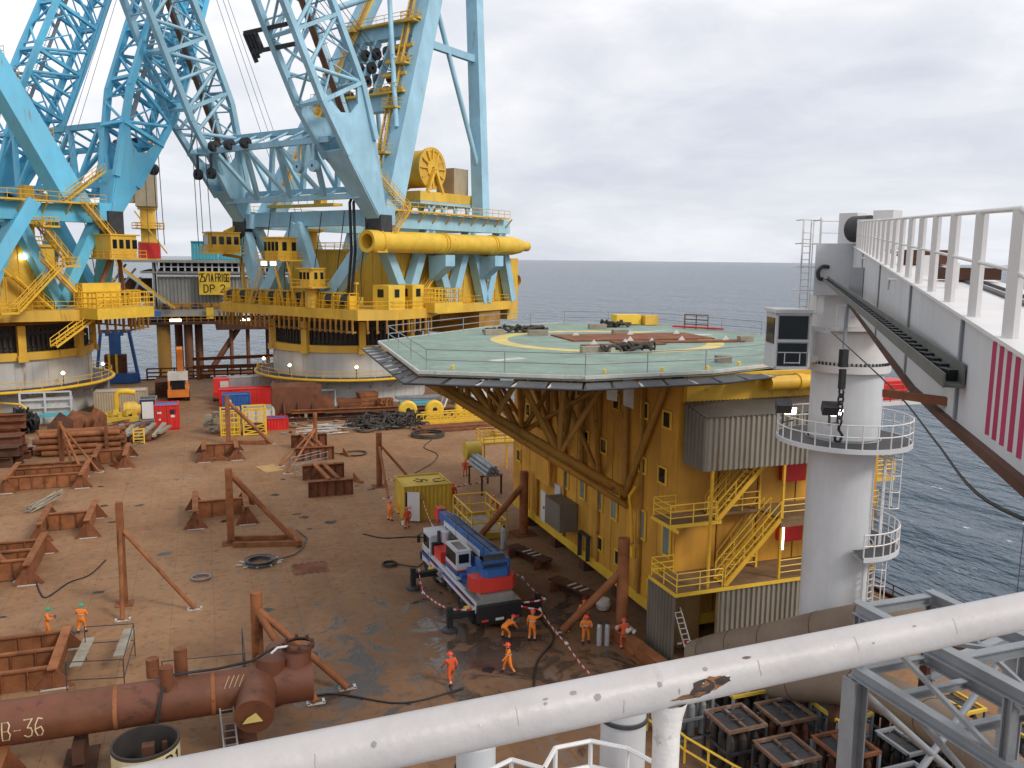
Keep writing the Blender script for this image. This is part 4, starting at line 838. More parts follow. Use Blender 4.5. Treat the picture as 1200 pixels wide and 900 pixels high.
# lower enclosure, stair platforms, stairs
PX0, PYF = 24.2, 39.45
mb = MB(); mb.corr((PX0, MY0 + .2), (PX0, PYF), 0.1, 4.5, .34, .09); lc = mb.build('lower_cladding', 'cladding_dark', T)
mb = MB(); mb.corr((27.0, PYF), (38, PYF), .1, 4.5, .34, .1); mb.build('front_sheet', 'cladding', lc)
mb = MB(); mb.b2((25.9, 41.9, 0.1), (27.4, 42.2, 4.4)); mb.b2((27.0, PYF + .05, .1), (27.15, PYF + .25, 4.4)); mb.build_each('inner_wall', 'light_wood', lc)
for z in (4.55, 8.2):
    mb = MB()
    if z < 5: mb.b2((PX0 - .06, PYF - .12, z), (38, MY0 - .06, z + .16))
    else:
        mb.b2((PX0, PYF + .9, z), (27.5, MY0 - .06, z + .14)); mb.b2((31.0, PYF + .0, z), (38, MY0 - .06, z + .14)); mb.b2((31.0, PYF + .02, z - .4), (38, PYF + .2, z - .005)); mb.b2((27.55, 41.5, z), (30.95, MY0 - .06, z + .14))
    pf = mb.build('stair_platform', 'timber_brown', T)
    mb = MB(); mb.beam((PX0 - .09, PYF - .15 + (.95 if z > 5 else 0), z + .07), (27.5 if z > 5 else 38, PYF - .15 + (.95 if z > 5 else 0), z + .07), .06, .2); mb.beam((PX0 - .09, PYF - .15, z + .07), (PX0 - .09, MY0 - .06, z + .07), .06, .2); mb.build('edge_strip', 'bright_yellow', pf)
    yf = PYF + (.95 if z > 5 else 0)
    mb = MB(); zz = z + .15; railing(mb, [(PX0 + 1.5, MY0 - .1, zz), (PX0 + .05, MY0 - .1, zz), (PX0 + .05, yf, zz), (27.2, yf, zz)], 1.1, .035, 1.5); mb.build('railing', 'bright_yellow', pf); mb = MB(); railing(mb, [(31.1, PYF + .05, zz), (38, PYF + .05, zz)], 1.1, .035, 1.6); mb.build('railing', 'bright_yellow', pf); mb = MB(); railing(mb, [(28.6, 41.5, zz), (30.9, 41.5, zz)], 1.1, .035, 1.5)
    mb.build('railing', 'bright_yellow', pf)
for (a, b_) in (((27.4, 40.0, 4.7), (31.0, 40.0, 8.3)), ((27.3, 40.9, 8.3), (30.8, 40.9, 11.8))):
    mb = MB(); stair(mb, a, b_, 1.0, (0, 1, 0), .08); st = mb.build('stair', 'module_frame_yellow', T)
    mb = MB(); stair_rail(mb, a, b_, 1.0, (0, 1, 0), 1.05, .035); mb.build('handrail', 'bright_yellow', st)
mb = MB(); stair_rail(mb, (28.6, 41.9, 4.7), (31.4, 41.9, 8.0), .5, (0, 1, 0), 1.0, .03); stair_rail(mb, (27.6, 42.0, 8.3), (30.4, 42.0, 11.4), .3, (0, 1, 0), 1.0, .03); mb.build('inner_rails', 'bright_yellow', T)
for x, y, z0, z1 in ((26.3, PYF + .1, 4.6, 11.5), (31.1, PYF + .1, 4.6, 11.5), (31.0, 41.6, 4.6, 11.5)):
    mb = MB(); mb.b2((x - .07, y - .07, z0), (x + .07, y + .07, z1)); mb.build('stair_post', 'module_frame_yellow', T)
for z in (6.0, 9.8): mb = MB(); mb.b2((32.9, MY0 - .7, z), (34.4, MY0 - .08, z + 1.4)); mb.build('fire_box', 'red_paint', T)
mb = MB(); mb.b2((32.2, MY0 - 1.6, 5.9), (32.34, MY0 - 1.5, 7.5)); mb.build('tube_light', 'lamp_white', T)
# yellow landing at the far right end
mb = MB(); mb.b2((MX1, MY0 + .1, 9.0), (42.2, MY0 + 2.2, 9.2)); el = mb.build('end_landing', 'bright_yellow', T); mb = MB(); railing(mb, [(MX1 + .1, MY0 + .15, 9.2), (42.15, MY0 + .15, 9.2), (42.15, MY0 + 2.1, 9.2)], 1.15, .05, 1.0, 3); mb.build('railing', 'bright_yellow', el)
mb = MB(); mb.b2((MX1, MY0 + .4, 13.9), (45.6, MY0 + 3, 14.15)); ep = mb.build('boat_platform', 'white_paint', T); mb = MB(); railing(mb, [(MX1 + .1, MY0 + .45, 14.15), (45.5, MY0 + .45, 14.15)], 1.1, .04, 1.0, 2); mb.b2((41.4, MY0 + 1, 14.2), (43.6, MY0 + 2.5, 15.4)); mb.build('raft_rack', 'red_paint', ep)
T = thing('ladder', 'white ladder leaning in the doorway of the ribbed lower enclosure', 'ladder', (25.3, 39.9, 0))
mb = MB()
for dx in (-.22, .22): mb.beam((25.55 + dx, 39.3, .02), (25.0 + dx, 40.6, 3.3), .06)
for i in range(11): c = lerp((25.55, 39.3, .02), (25.0, 40.6, 3.3), (i + .6) / 11.5); mb.beam(c - Vector((.22, 0, 0)), c + Vector((.22, 0, 0)), .045)
mb.build('rails_and_rungs', 'white_paint', T)

# ------------------------------------------------------------------ helideck
HZ = 16.9
hp = [(11.0, 45.2), (18.9, 40.7), (26.9, 41.0), (32.9, 43.0), (40.0, 49.2), (45.0, 60.5), (41.4, 73.5), (33.5, 77.4), (24.8, 74.2), (12.2, 62.4)]
hc = Vector((27.8, 58.0, 0))
def hout(p, d): v = Vector((p[0], p[1], 0)); q = v + (v - hc).normalized() * d; return (q.x, q.y)
T = thing('helideck', 'pale green helideck with yellow circle carried above the yellow block', 'helideck', (hc.x, hc.y, HZ))
mb = MB(); mb.prism(hp, HZ - .25, HZ); mb.build('deck_plate', 'heli_green', T)
mb = MB()
for i in range(len(hp)):
    a, b_ = hp[i], hp[(i + 1) % len(hp)]; mb.beam((a[0], a[1], HZ - .05), (b_[0], b_[1], HZ - .04), .14, .18)
mb.build('edge_kerb', 'pale_trim', T)
cx, cy = 29.2, 59.2
mb = MB(); mb.lathe([(8.9, HZ + .006), (7.6, HZ + .006)], 64, (cx, cy, 0)); mb.build('painted_circle', 'heli_yellow', T)
mb = MB(); mb.box((17.6, 49.2, HZ + .006), (2.6, .7, .004), R(20)); mb.box((38.5, 62, HZ + .006), (3.6, 1.1, .004), R(-8)); mb.box((36.2, 66, HZ + .006), (4.6, .6, .004), R(4)); mb.build_each('paint_patch', 'pale_trim', T)
# perimeter safety net with its arms
for i in range(len(hp)):
    a, b_ = hp[i], hp[(i + 1) % len(hp)]; ao, bo = hout(a, 1.25), hout(b_, 1.25); n = max(2, int((V(*a, 0) - V(*b_, 0)).length / 1.6))
    for k_ in range(n):
        t0, t1 = k_ / n, (k_ + 1) / n
        p0, p1 = lerp((*a, HZ - .35), (*b_, HZ - .35), t0 + .01), lerp((*a, HZ - .35), (*b_, HZ - .35), t1 - .01); q0, q1 = lerp((*ao, HZ - .55), (*bo, HZ - .55), t0 + .01), lerp((*ao, HZ - .55), (*bo, HZ - .55), t1 - .01)
        sag = random.uniform(-.12, .04); mb = MB(); mm = (p0 + p1 + q0 + q1) / 4 + Vector((0, 0, sag - .06))
        mb.add([p0, p1, q1, q0, mm], [(0, 1, 4), (1, 2, 4), (2, 3, 4), (3, 0, 4)]); mb.build('safety_net', 'net_grey', T)
        mb = MB(); mb.beam(p0 - Vector((0, 0, .1)), q0 + Vector((0, 0, .02)), .12, .1); mb.build('net_arm', 'pale_trim' if random.random() < .4 else 'dark_steel', T)
    mb = MB(); mb.tube((*ao, HZ - .54), (*bo, HZ - .54), .06, 6); mb.build('net_rim', 'dark_steel', T)
# hand rails standing round the edge
mb = MB(); ri = [hout(p, -.7) for p in hp]
railing(mb, [(x, y, HZ) for x, y in ri], 1.15, .035, 5.0, 1, True); mb.build('railing', 'steel_grey', T)
mb = MB()
for x, y in ((32.5, 43.8), (27.0, 41.6), (36, 46.6), (20.5, 41.6), (13, 45.4), (24, 41.5), (30, 42.9)): mb.lathe([(.1, HZ), (.1, HZ + .2), (.01, HZ + .26)], 8, (x, y, 0))
mb.build('edge_lamps', 'bright_yellow', T)
# beams and trusses under the deck, carried from the module's long wall
uz = HZ - .3
for y in (48.2, 55.0, 61.5):
    x0 = 11.6 if y < 60 else 12.6
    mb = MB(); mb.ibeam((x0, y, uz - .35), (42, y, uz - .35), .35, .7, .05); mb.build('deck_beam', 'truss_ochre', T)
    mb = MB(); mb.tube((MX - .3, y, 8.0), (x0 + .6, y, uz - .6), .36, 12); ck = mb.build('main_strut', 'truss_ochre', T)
    mb = MB(); mb.lathe([(.5, -.35), (.5, .35), (.01, .35)], 12, (MX - .35, y, 8.0), axis='Y'); mb.build('strut_node', 'module_frame_yellow', ck)
    S = lambda t_: lerp((MX - .3, y, 8.0), (x0 + .6, y, uz - .6), t_)
    for q in ((MX - .4, y + .2, uz - .5), (MX - .4, y - 5.2, uz - .2)) if y < 50 else ((MX - .4, y, uz - .6),):
        mb = MB(); mb.tube(S(0), q, .22, 8); mb.build('truss_brace', 'truss_ochre', T)
    for t_, x in ( (.36, 24.2), (.36, 18.0), (.36, 21.0), (.68, 18.0), (.68, 14.6), (.85, 14.4)):
        mb = MB(); mb.tube(S(t_), (min(x, MX - .25) if t_ == 0 and x < 28 else x if x < 26 else MX - .3, y, uz - .65), .2 if t_ else .22, 8); mb.build('truss_brace', 'truss_ochre', T)
mb = MB(); mb.tube((MX - .4, 47.6, 7.3), (12.4, 47.4, uz - .85), .2, 10); mb.build('lower_strut', 'truss_ochre', T)
mb = MB(); mb.path([(MX - .35, 46.6, 8.9), (MX - .6, 47.0, 8.2), (MX - .5, 46.9, 7.0), (MX - .35, 46.9, 5.0)], .12, 8); mb.build('drain_pipe', 'module_frame_yellow', T)
for a, b_ in (((25, 48.2, uz - .8), (20.8, 55, 11)), ((21, 48.2, 11.0), (25, 55, uz - .8)), ((18, 48.2, uz - .8), (20.8, 55, 11)), ((20.8, 55, 11), (18, 61.5, uz - .8)), ((14.6, 48.2, uz - .9), (17, 55, 13.2)), ((25.4, 52, 8.2), (23, 48.2, uz - .8)), ((25.4, 52, 8.2), (23, 55, uz - .8)), ((25.4, 58.3, 8.2), (23, 55, uz - .8)), ((25.4, 58.3, 8.2), (23, 61.5, uz - .8)), ((17, 55, 13.2), (14.5, 61.5, uz - .9)), ((20.8, 61.5, 11), (18, 55, uz - .8)), ((25.3, 66, 9), (20, 61.5, uz - .8)), ((25.3, 69, 10), (17, 65, uz - .8)), ((25.3, 69, 8), (22, 68, uz - .8))):
    mb = MB(); mb.tube(a, b_, .17, 8); mb.build('truss_brace', 'truss_ochre', T)
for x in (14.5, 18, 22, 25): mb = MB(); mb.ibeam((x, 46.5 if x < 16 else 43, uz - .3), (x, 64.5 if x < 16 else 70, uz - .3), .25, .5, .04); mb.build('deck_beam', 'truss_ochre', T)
for x in (22.2, 23.3): mb = MB(); mb.plate([(x, 44.8, uz - .2), (x + .75, 44.8, uz - .2), (x + .8, 44.9, uz - 1.9 - (x > 23) * .5), (x + .05, 44.75, uz - 1.7 - (x > 23) * .4)], .03); mb.build('hanging_sheet', 'pale_trim', T)
# loose things on the helideck
for i, (x, y, w_, d, rz) in enumerate(((32.4, 61.0, 12.0, 5.2, -3), (34.0, 56.6, 10.5, 1.5, -7), (28.8, 55.4, 6.5, 1.2, 3))):
    lb = ('large rusty steel sheet lying across the helideck circle', 'long rusty strip lying on the helideck, right of the circle', 'narrow rusty strip nearest the camera inside the helideck circle')[i]
    T = thing('steel_sheet', lb, 'steel sheet', (x, y, HZ)); mb = MB(); mb.box((x, y, HZ + .06), (w_, d, .08), R(rz)); mb.build('sheet', 'rust_steel', T)
    mb = MB(); 
    for s_ in (-.35, .05, .4):
        q = Matrix.Rotation(R(rz), 3, 'Z') @ Vector((w_ * s_, d * .3, 0)); mb.plate([(x + q.x - .3, y + q.y, HZ + .1), (x + q.x + .3, y + q.y, HZ + .1), (x + q.x, y + q.y, HZ + .45)], .06)
    mb.build('lifting_lugs', 'white_paint', T)['kind'] = 'stuff'
def tangle(mb, c, rx, ry, n, r, h=.35, seed=1, loops=1.0):
    rnd = random.Random(seed)
    for i in range(n):
        a0 = rnd.uniform(0, 6.28); cx_, cy_ = c[0] + rnd.uniform(-rx, rx) * .65, c[1] + rnd.uniform(-ry, ry) * .65; ra, rb = rnd.uniform(.3, .75) * rx * .7 * loops, rnd.uniform(.3, .75) * ry * .7 * loops; tz = rnd.uniform(.1, h); rot = rnd.uniform(0, 3.14); ph = rnd.uniform(0, 6); k_ = rnd.randint(9, 15)
        pts = []
        for j in range(k_):
            a = a0 + j / k_ * rnd.uniform(4, 6.2); x, y = ra * math.cos(a), rb * math.sin(a)
            pts.append((cx_ + x * math.cos(rot) - y * math.sin(rot) * .5, cy_ + y * math.cos(rot) + x * math.sin(rot) * .4, c[2] + r + abs(tz * math.sin(ph + j * .7))))
        mb.path(pts, r, 5)
    return mb
for i, (x, y, rx, ry) in enumerate(((24.6, 67.5, 3.2, .9), (26.6, 51.2, 2.4, .8), (35.3, 71.2, 2.4, .9))):
    lb = ('dark wire sling heap at the left of the helideck circle', 'tangled dark sling on the near side of the helideck', 'dark sling heap on the far edge of the helideck near the yellow basket')[i]
    mb = MB(); tangle(mb, (x, y, HZ), rx, ry, 9, .11, .6, 20 + i); tag(mb.build('wire_sling', 'rope_dark'), lb, 'sling', 'slings on the helideck')
for i, (x, y, w_) in enumerate(((22.4, 66, 1.6), (25.7, 64.6, 1.6), (32.6, 63.5, 1.3), (24.6, 51.4, 2.0), (39.5, 55.8, 1.1), (40.2, 52.6, .9), (33.4, 69.5, 1.6), (29.9, 44.4, .9))):
    lb = ('timber block at the left rim of the helideck circle', 'pale timber block on the yellow circle beside the slings', 'timber block beside the large rusty sheet on the helideck', 'timber block under the near sling on the helideck', 'timber block on the helideck close to the white crane cabin', 'small timber block on the helideck edge below the crane cabin', 'timber block beside the far sling heap on the helideck', 'grey box on the near edge of the helideck')[i]
    mb = MB(); mb.box((x, y, HZ + .22), (w_, .6, .42), R(random.uniform(-12, 12))); mb.box((x + .05, y + .02, HZ + .03), (w_ * .9, .7, .05)); tag(mb.build('timber_block', 'timber'), lb, 'block')
T = thing('lifting_basket', 'yellow steel basket at the far edge of the helideck', 'basket', (38.6, 73, HZ))
mb = MB(); mb.box((38.2, 73.2, HZ + .55), (2.6, 1.2, .9)); mb.build('bin', 'bright_yellow', T); mb = MB(); mb.box((40.4, 72.6, HZ + .5), (1.4, 1.0, .9)); mb.build('small_bin', 'crane_yellow', T)
T = thing('foam_monitor', 'red pipework stand at the far right edge of the helideck', 'fire equipment', (42.3, 66.5, HZ))
mb = MB(); mb.tube((40.6, 68.6, HZ + .2), (43.4, 64.6, HZ + .2), .09, 8); mb.build('pipe', 'red_paint', T); mb = MB(); railing(mb, [(41.6, 68.2, HZ), (42.8, 66.2, HZ)], 1.3, .05, 1.0, 2); mb.build('stand', 'red_oxide', T)

# ------------------------------------------------------------------ white deck crane on its column, boom running towards the camera
CX, CY = 29.3, 33.0
T = thing('deck_crane', 'white pedestal crane with round column and box boom beside the yellow block', 'crane', (CX, CY, 0))
mb = MB(); mb.lathe([(1.56, 0), (1.56, 14.7), (1.66, 14.7), (1.66, 17.9)], 48, (CX, CY, 0)); mb.build('column', 'grey_white', T)
mb = MB(); mb.lathe([(1.68, 17.9), (1.93, 17.9), (1.93, 18.25), (1.7, 18.25)], 48, (CX, CY, 0)); mb.build('slew_flange', 'white_paint', T); mb = MB()
for i in range(60): a = 2 * PI * i / 60; mb.box((CX + 1.88 * math.cos(a), CY + 1.88 * math.sin(a), 18.32), (.07, .07, .14), a)
mb.build('slew_bolts', 'dark_steel', T)
mb = MB(); mb.lathe([(1.85, 18.26), (1.85, 19.75), (1.78, 19.85), (.05, 19.85)], 48, (CX, CY, 0)); mb.build('turret', 'white_paint', T)
ex = lambda d, l: Vector((d * h_.x + l * r_.x, d * h_.y + l * r_.y, 0))     # forward / lateral distance from the boom tip's near end
bl0 = lambda d: 4.2 + .353 * (d - 7.3)                                   # left edge of the boom
ztop = lambda d: 22.37 + .043 * (d - 7.3); zbot = lambda d: 21.13 + .32 * max(0, (12.5 - d) / 6.2)
bw = 1.5
def bp(d, o, z): v = ex(d, bl0(d) + o); v.z = z; return v
ds = [3.2, 5.2, 7.3, 10, 13, 18, 24, 30, 36, 41.8]
mb = MB()
for a, b_ in zip(ds[:-1], ds[1:]):
    vs = []
    for d in (a, b_): vs += [bp(d, 0, zbot(d)), bp(d, bw, zbot(d)), bp(d, bw, ztop(d)), bp(d, 0, ztop(d))]
    fs = [(0, 4, 5, 1), (1, 5, 6, 2), (2, 6, 7, 3), (3, 7, 4, 0)]
    if a == ds[0]: fs.append((3, 2, 1, 0))
    if b_ == ds[-1]: fs.append((4, 5, 6, 7))
    mb.add(vs, fs)
bm = mb.build('boom', 'grey_white', T)
mb = MB(); mb.add([bp(d, o, ztop(d) + .012) for d in (3.2, 41.8) for o in (-.05, bw + .05)] + [bp(d, o, ztop(d) - .025) for d in (3.2, 41.8) for o in (-.05, bw + .05)], [(0, 1, 3, 2), (4, 6, 7, 5), (0, 4, 5, 1), (2, 3, 7, 6), (0, 2, 6, 4), (1, 5, 7, 3)]); mb.build('top_plate', 'white_paint', bm)
mb = MB()
for a, b_ in zip(ds[:-1], ds[1:]): mb.beam(bp(a, .3, zbot(a) - .05), bp(b_, .3, zbot(b_) - .05), .72, .09)
mb.build('bottom_flange', 'rust_dark', bm)
for d in (9.2, 14.5, 22, 31): 
    mb = MB(); mb.beam(bp(d, -.015, zbot(d) + .02), bp(d, -.015, ztop(d) - .04), .03, .05, r_); mb.build('web_seam', 'steel_grey', bm)
mb = MB(); mb.beam(bp(4.5, bw * .62, ztop(4.5) + .03), bp(34, bw * .62, ztop(34) + .03), .10, .04); mb.beam(bp(4.5, bw * .78, ztop(4.5) + .03), bp(34, bw * .78, ztop(34) + .03), .03, .05); mb.build('cable_slot', 'dark_steel', bm)
for i in range(6):
    d = 7.5 - i * .3
    if d > 6: mb = MB(); mb.beam(bp(d, -.003, zbot(d) + .1), bp(d, -.003, ztop(d) - .05), .11, .006, r_); mb.build('red_stripe', 'stripe_red', bm)
# walkway railing of flat posts along the left edge, short posts on the right
pd = [7.3, 9.05, 10.8, 12.5, 14.2, 15.9, 17.6, 19.3, 21, 22.7, 24.4, 26.1, 27.8, 29.5, 31.2, 32.9, 34.6, 36.3]
for d in pd:
    mb = MB(); mb.beam(bp(d, .06, ztop(d)), bp(d, .06, ztop(d) + 1.1), .05, .17, h_); mb.build('rail_post', 'white_paint', T)
mb = MB()
for hh in (1.1, .58): mb.path([bp(d, .06, ztop(d) + hh) for d in (7.3, 20, 40)], .026 if hh > 1 else .02, 8)
mb.path([bp(7.3, .06, ztop(7.3) + 1.1), bp(6.2, .30, ztop(6.2) + .75), bp(4.2, .75, ztop(4.2) + .1)], .03, 8); mb.path([bp(7.3, .06, ztop(7.3) + .58), bp(5.8, .4, ztop(6) + .2)], .02, 8)
mb.build('hand_rail', 'white_paint', T)
for d in (13.2, 16.5): mb = MB(); mb.beam(bp(d, bw * .96, ztop(d)), bp(d, bw * .96, ztop(d) + .55), .08, .16, h_); mb.beam(bp(d, bw * .3, ztop(d)), bp(d, bw * .3, ztop(d) + .4), .16, .1, h_); mb.build_each('side_post', 'white_paint', T)
mb = MB(); mb.beam(bp(14.9, bw * .35, ztop(15) + .14), bp(14.9, bw * .95, ztop(15) + .14), .5, .2); mb.beam(bp(21, bw * .3, ztop(21) + .2), bp(21, bw * 1.0, ztop(21) + .2), .6, .35); mb.build_each('top_cross_member', 'rust_dark', T)
# winch and motor on the boom root
mb = MB(); c = bp(39.6, .3, 24.55); mb.lathe([(.2, -.5), (.6, -.5), (.6, .5), (.2, .5)], 20, c, axis='Y'); mb.build('boom_winch', 'dark_steel', T)
for o, d, w_, hh in ((-.1, 40.8, .9, 1.5), (1.3, 38, .8, 1.6), (.5, 36.2, .6, 1.2)): mb = MB(); q = bp(d, o, ztop(d) + hh / 2); mb.box(q, (w_, .9, hh), R(20)); mb.build('winch_housing', 'white_paint', T)
# head of the column: the wedge where boom and turret meet
mb = MB(); q = ex(41.9, 0); 
vs = [bp(d, o, z) for d, zb in ((40.0, 21.5), (43.0, 21.5)) for o, z in ((-1.75, zb), (2.2, zb), (2.2, ztop(41.5) + .05), (-1.75, ztop(41.5) + .05))]
mb.add(vs, [(0, 1, 2, 3), (7, 6, 5, 4), (0, 4, 5, 1), (1, 5, 6, 2), (2, 6, 7, 3), (3, 7, 4, 0)]); mb.build('crane_head', 'grey_white', T)
mb = MB(); q = bp(41.6, -.45, 20.65); mb.box(q, (2.3, 2.2, 1.66), -CAM_YAW); mb.build('head_neck', 'white_paint', T)
# cable carrier tray along the boom side
mb = MB(); td = [8.8, 12, 16, 22, 30, 39.8]; tz = lambda d: 21.86 + .014 * (d - 8.8); to = lambda d: -.13 - 1.1 * (d - 8.8) / 31
for a, b_ in zip(td[:-1], td[1:]):
    mb.beam(bp(a, to(a), tz(a) - .12), bp(b_, to(b_), tz(b_) - .12), .2, .03); mb.beam(bp(a, to(a) - .1, tz(a) - .06), bp(b_, to(b_) - .1, tz(b_) - .06), .02, .15); mb.beam(bp(a, to(a) + .1, tz(a) - .01), bp(b_, to(b_) + .1, tz(b_) - .01), .02, .24)
tr = mb.build('cable_tray', 'tray_grey', T)
src = None
for i in range(60):
    d = 9.2 + i * .5; q = bp(d, to(d), tz(d) - .05)
    mb = MB(); mb.beam(q - h_ * .14, q + h_ * .14, .1, .13); mb.build('chain_link', 'black', tr)
mb = MB(); q = bp(39.8, -1.4, 22.1); mb.path(smooth([q + Vector((.1, 0, .15)), q + Vector((-.15, 0, .2)), q + Vector((-.22, 0, .5)), q + Vector((.0, 0, .72)), q + Vector((.35, 0, .72))]), .09, 8); mb.build('carrier_bend', 'dark_steel', tr)
mb = MB(); mb.beam(bp(11.2, -.62, 21.3), bp(9.6, .2, 21.42), .09, .10); mb.build('side_strut', 'rust_steel', bm)
mb = MB(); q = bp(30, -.12, 22.3); mb.box(q, (.5, .5, 1.1), R(20)); mb.build('side_box', 'steel_grey', bm)
for d in (17.5, 29): mb = MB(); q = bp(d, -.06, ztop(d) - .35); mb.path([q + h_ * -.25, q + h_ * -.2 + Vector((0, 0, .22)), q + h_ * .2 + Vector((0, 0, .22)), q + h_ * .25], .03, 6); mb.build('grab_handle', 'white_paint', bm)
# driver's cabin hung off the turret
cc = ex(40.2, 12.95); cc.z = 18.1; ang = -CAM_YAW
mb = MB()
def cbx(dx, dy, dz, sx, sy, sz): q = cc + Matrix.Rotation(ang, 3, 'Z') @ Vector((dx, dy, 0)); mb.box((q.x, q.y, cc.z + dz), (sx, sy, sz), ang)
cbx(0, 0, 1.3, 1.55, 1.7, 2.6); cbx(0, 0, 2.68, 1.75, 1.95, .16); cbx(.0, -.87, 1.32, 1.7, .06, .1)
for dx in (-.78, .78): cbx(dx, -.87, 1.3, .1, .08, 2.6)
cbx(0, -.87, .05, 1.66, .08, .12); cbx(0, -.87, 2.55, 1.66, .08, .12)
cab = mb.build('cabin', 'grey_white', T)
mb = MB(); cbx(0, -.875, 1.93, 1.34, .04, 1.06); cbx(0, -.875, .68, 1.34, .04, 1.06); cbx(-.79, .0, 1.75, .04, 1.2, 1.2); mb.build('pane', 'glass', cab)
mb = MB(); cbx(0, -.92, .78, 1.34, .03, .04); cbx(0, -.92, .3, .7, .03, .04); cbx(-.35, -.92, .5, .04, .03, .5); cbx(.35, -.92, .5, .04, .03, .5); mb.build('guard_rail', 'grey_white', cab)
mb = MB(); cbx(1.2, .3, .35, 1.2, .3, .3); cbx(1.2, .3, 1.8, 1.2, .25, .25); mb.build_each('cabin_arm', 'white_paint', cab)
# service platforms, cage ladders
def ringplat(z, r, a0=0, a1=2 * PI, n=28):
    mb = MB(); mb.lathe([(1.7, z), (r, z), (r, z - .22), (1.7, z - .22)], n, (CX, CY, 0), a0, a1); rp_ = mb.build('service_platform', 'grey_white', T)
    mb = MB(); mb.lathe([(1.75, z + .01), (r - .08, z + .01)], n, (CX, CY, 0), a0, a1); mb.build('grating', 'dark_steel', rp_)
    pts = [(CX + (r - .05) * math.cos(a0 + (a1 - a0) * i / n), CY + (r - .05) * math.sin(a0 + (a1 - a0) * i / n), z) for i in range(n + (abs(a1 - a0) < 6.2))]
    mb = MB(); railing(mb, pts, 1.1, .035, 1.2, 1, abs(a1 - a0) > 6.2); mb.build('railing', 'white_paint', rp_); return rp_
ringplat(14.6, 3.15)
a_r = math.atan2(r_.y, r_.x)
ringplat(9.4, 2.9, a_r - 1.5, a_r + .75, 12)
mb = MB(); 
q0 = ex(39.9, 17.9)
def lad(mb, a, z0, z1):
    c_ = Vector((CX + 2.0 * math.cos(a), CY + 2.0 * math.sin(a), 0)); tv = Vector((-math.sin(a), math.cos(a), 0)); rv = Vector((math.cos(a), math.sin(a), 0))
    for s_ in (-.24, .24): mb.beam(c_ + tv * s_ + Vector((0, 0, z0)), c_ + tv * s_ + Vector((0, 0, z1)), .06)
    for i in range(int((z1 - z0) / .32)): mb.beam(c_ - tv * .24 + Vector((0, 0, z0 + .2 + i * .32)), c_ + tv * .24 + Vector((0, 0, z0 + .2 + i * .32)), .04)
    k_ = int((z1 - z0 - 2) / .8)
    for i in range(max(0, k_) + 1):
        z = z0 + 2 + i * .8; mb.path([c_ + tv * (.36 * math.cos(t_)) + rv * (.72 * math.sin(t_)) + Vector((0, 0, z)) for t_ in [PI * j / 6 for j in range(7)]], .03, 4)
    for t_ in (.5, PI / 2, PI - .5): mb.beam(c_ + tv * (.36 * math.cos(t_)) + rv * (.72 * math.sin(t_)) + Vector((0, 0, z0 + 2)), c_ + tv * (.36 * math.cos(t_)) + rv * (.72 * math.sin(t_)) + Vector((0, 0, z1)), .04)
lad(mb, a_r - .55, 9.4, 14.5); mb.build('cage_ladder', 'white_paint', T)
mb = MB(); lad(mb, a_r - .95, 2.6, 9.2); mb.build('cage_ladder', 'white_paint', T)
q = ex(41.6, 13.9)
mb = MB()
for dx in (0, .45): mb.beam((q.x + dx, q.y, 19.0), (q.x + dx, q.y, 25.0), .05)
for i in range(17): mb.beam((q.x, q.y, 19.3 + i * .32), (q.x + .45, q.y, 19.3 + i * .32), .035)
for i in range(5): mb.path([(q.x - .35, q.y + .1, 20.6 + i * 1.1), (q.x - .5, q.y - .6, 20.6 + i * 1.1), (q.x + .5, q.y - .7, 20.6 + i * 1.1), (q.x + .6, q.y, 20.6 + i * 1.1)], .03, 4)
for dx in (-.5, .1, .55): mb.beam((q.x + dx, q.y - .6, 20.6), (q.x + dx, q.y - .6, 25.0), .035)
mb.build('cage_ladder', 'white_paint', T)
mb = MB(); pr = [bp(40.3, -1.6, 23.9), bp(43, -1.6, 23.9), bp(43, 1.6, 23.9)]; railing(mb, pr, 1.15, .03, 1.1, 1); mb.build('head_rail', 'white_paint', T)
mb = MB(); q = bp(39.2, .6, 20.0); mb.box(q, (2.6, 1.3, .12), ang); railing(mb, [bp(38.8, -.6, 20.05), bp(38.8, 1.8, 20.05), bp(40, 2.0, 20.05)], 1.05, .03, 1.0, 1); mb.build('turret_platform', 'white_paint', T)
for l, d in ((12.6, 39.0), (14.6, 38.6)):
    q = ex(d, l); mb = MB(); mb.box((q.x, q.y, 16.4), (.7, .5, .45), -.5, 0, .5); fl = mb.build('floodlight', 'dark_steel', T); mb = MB(); q2 = q + Vector((.2, -.25, 0)); mb.box((q2.x, q2.y, 16.22), (.5, .06, .36), -.5, 0, .6); mb.build('lens', 'lamp_glow' if l < 14 else 'lamp_white', fl); mb = MB(); mb.beam((q.x, q.y, 15.6), (q.x, q.y, 16.3), .08); mb.beam((q.x, q.y, 15.65), (q.x + .8, q.y + .3, 15.65), .06); mb.build('lamp_arm', 'dark_steel', fl)
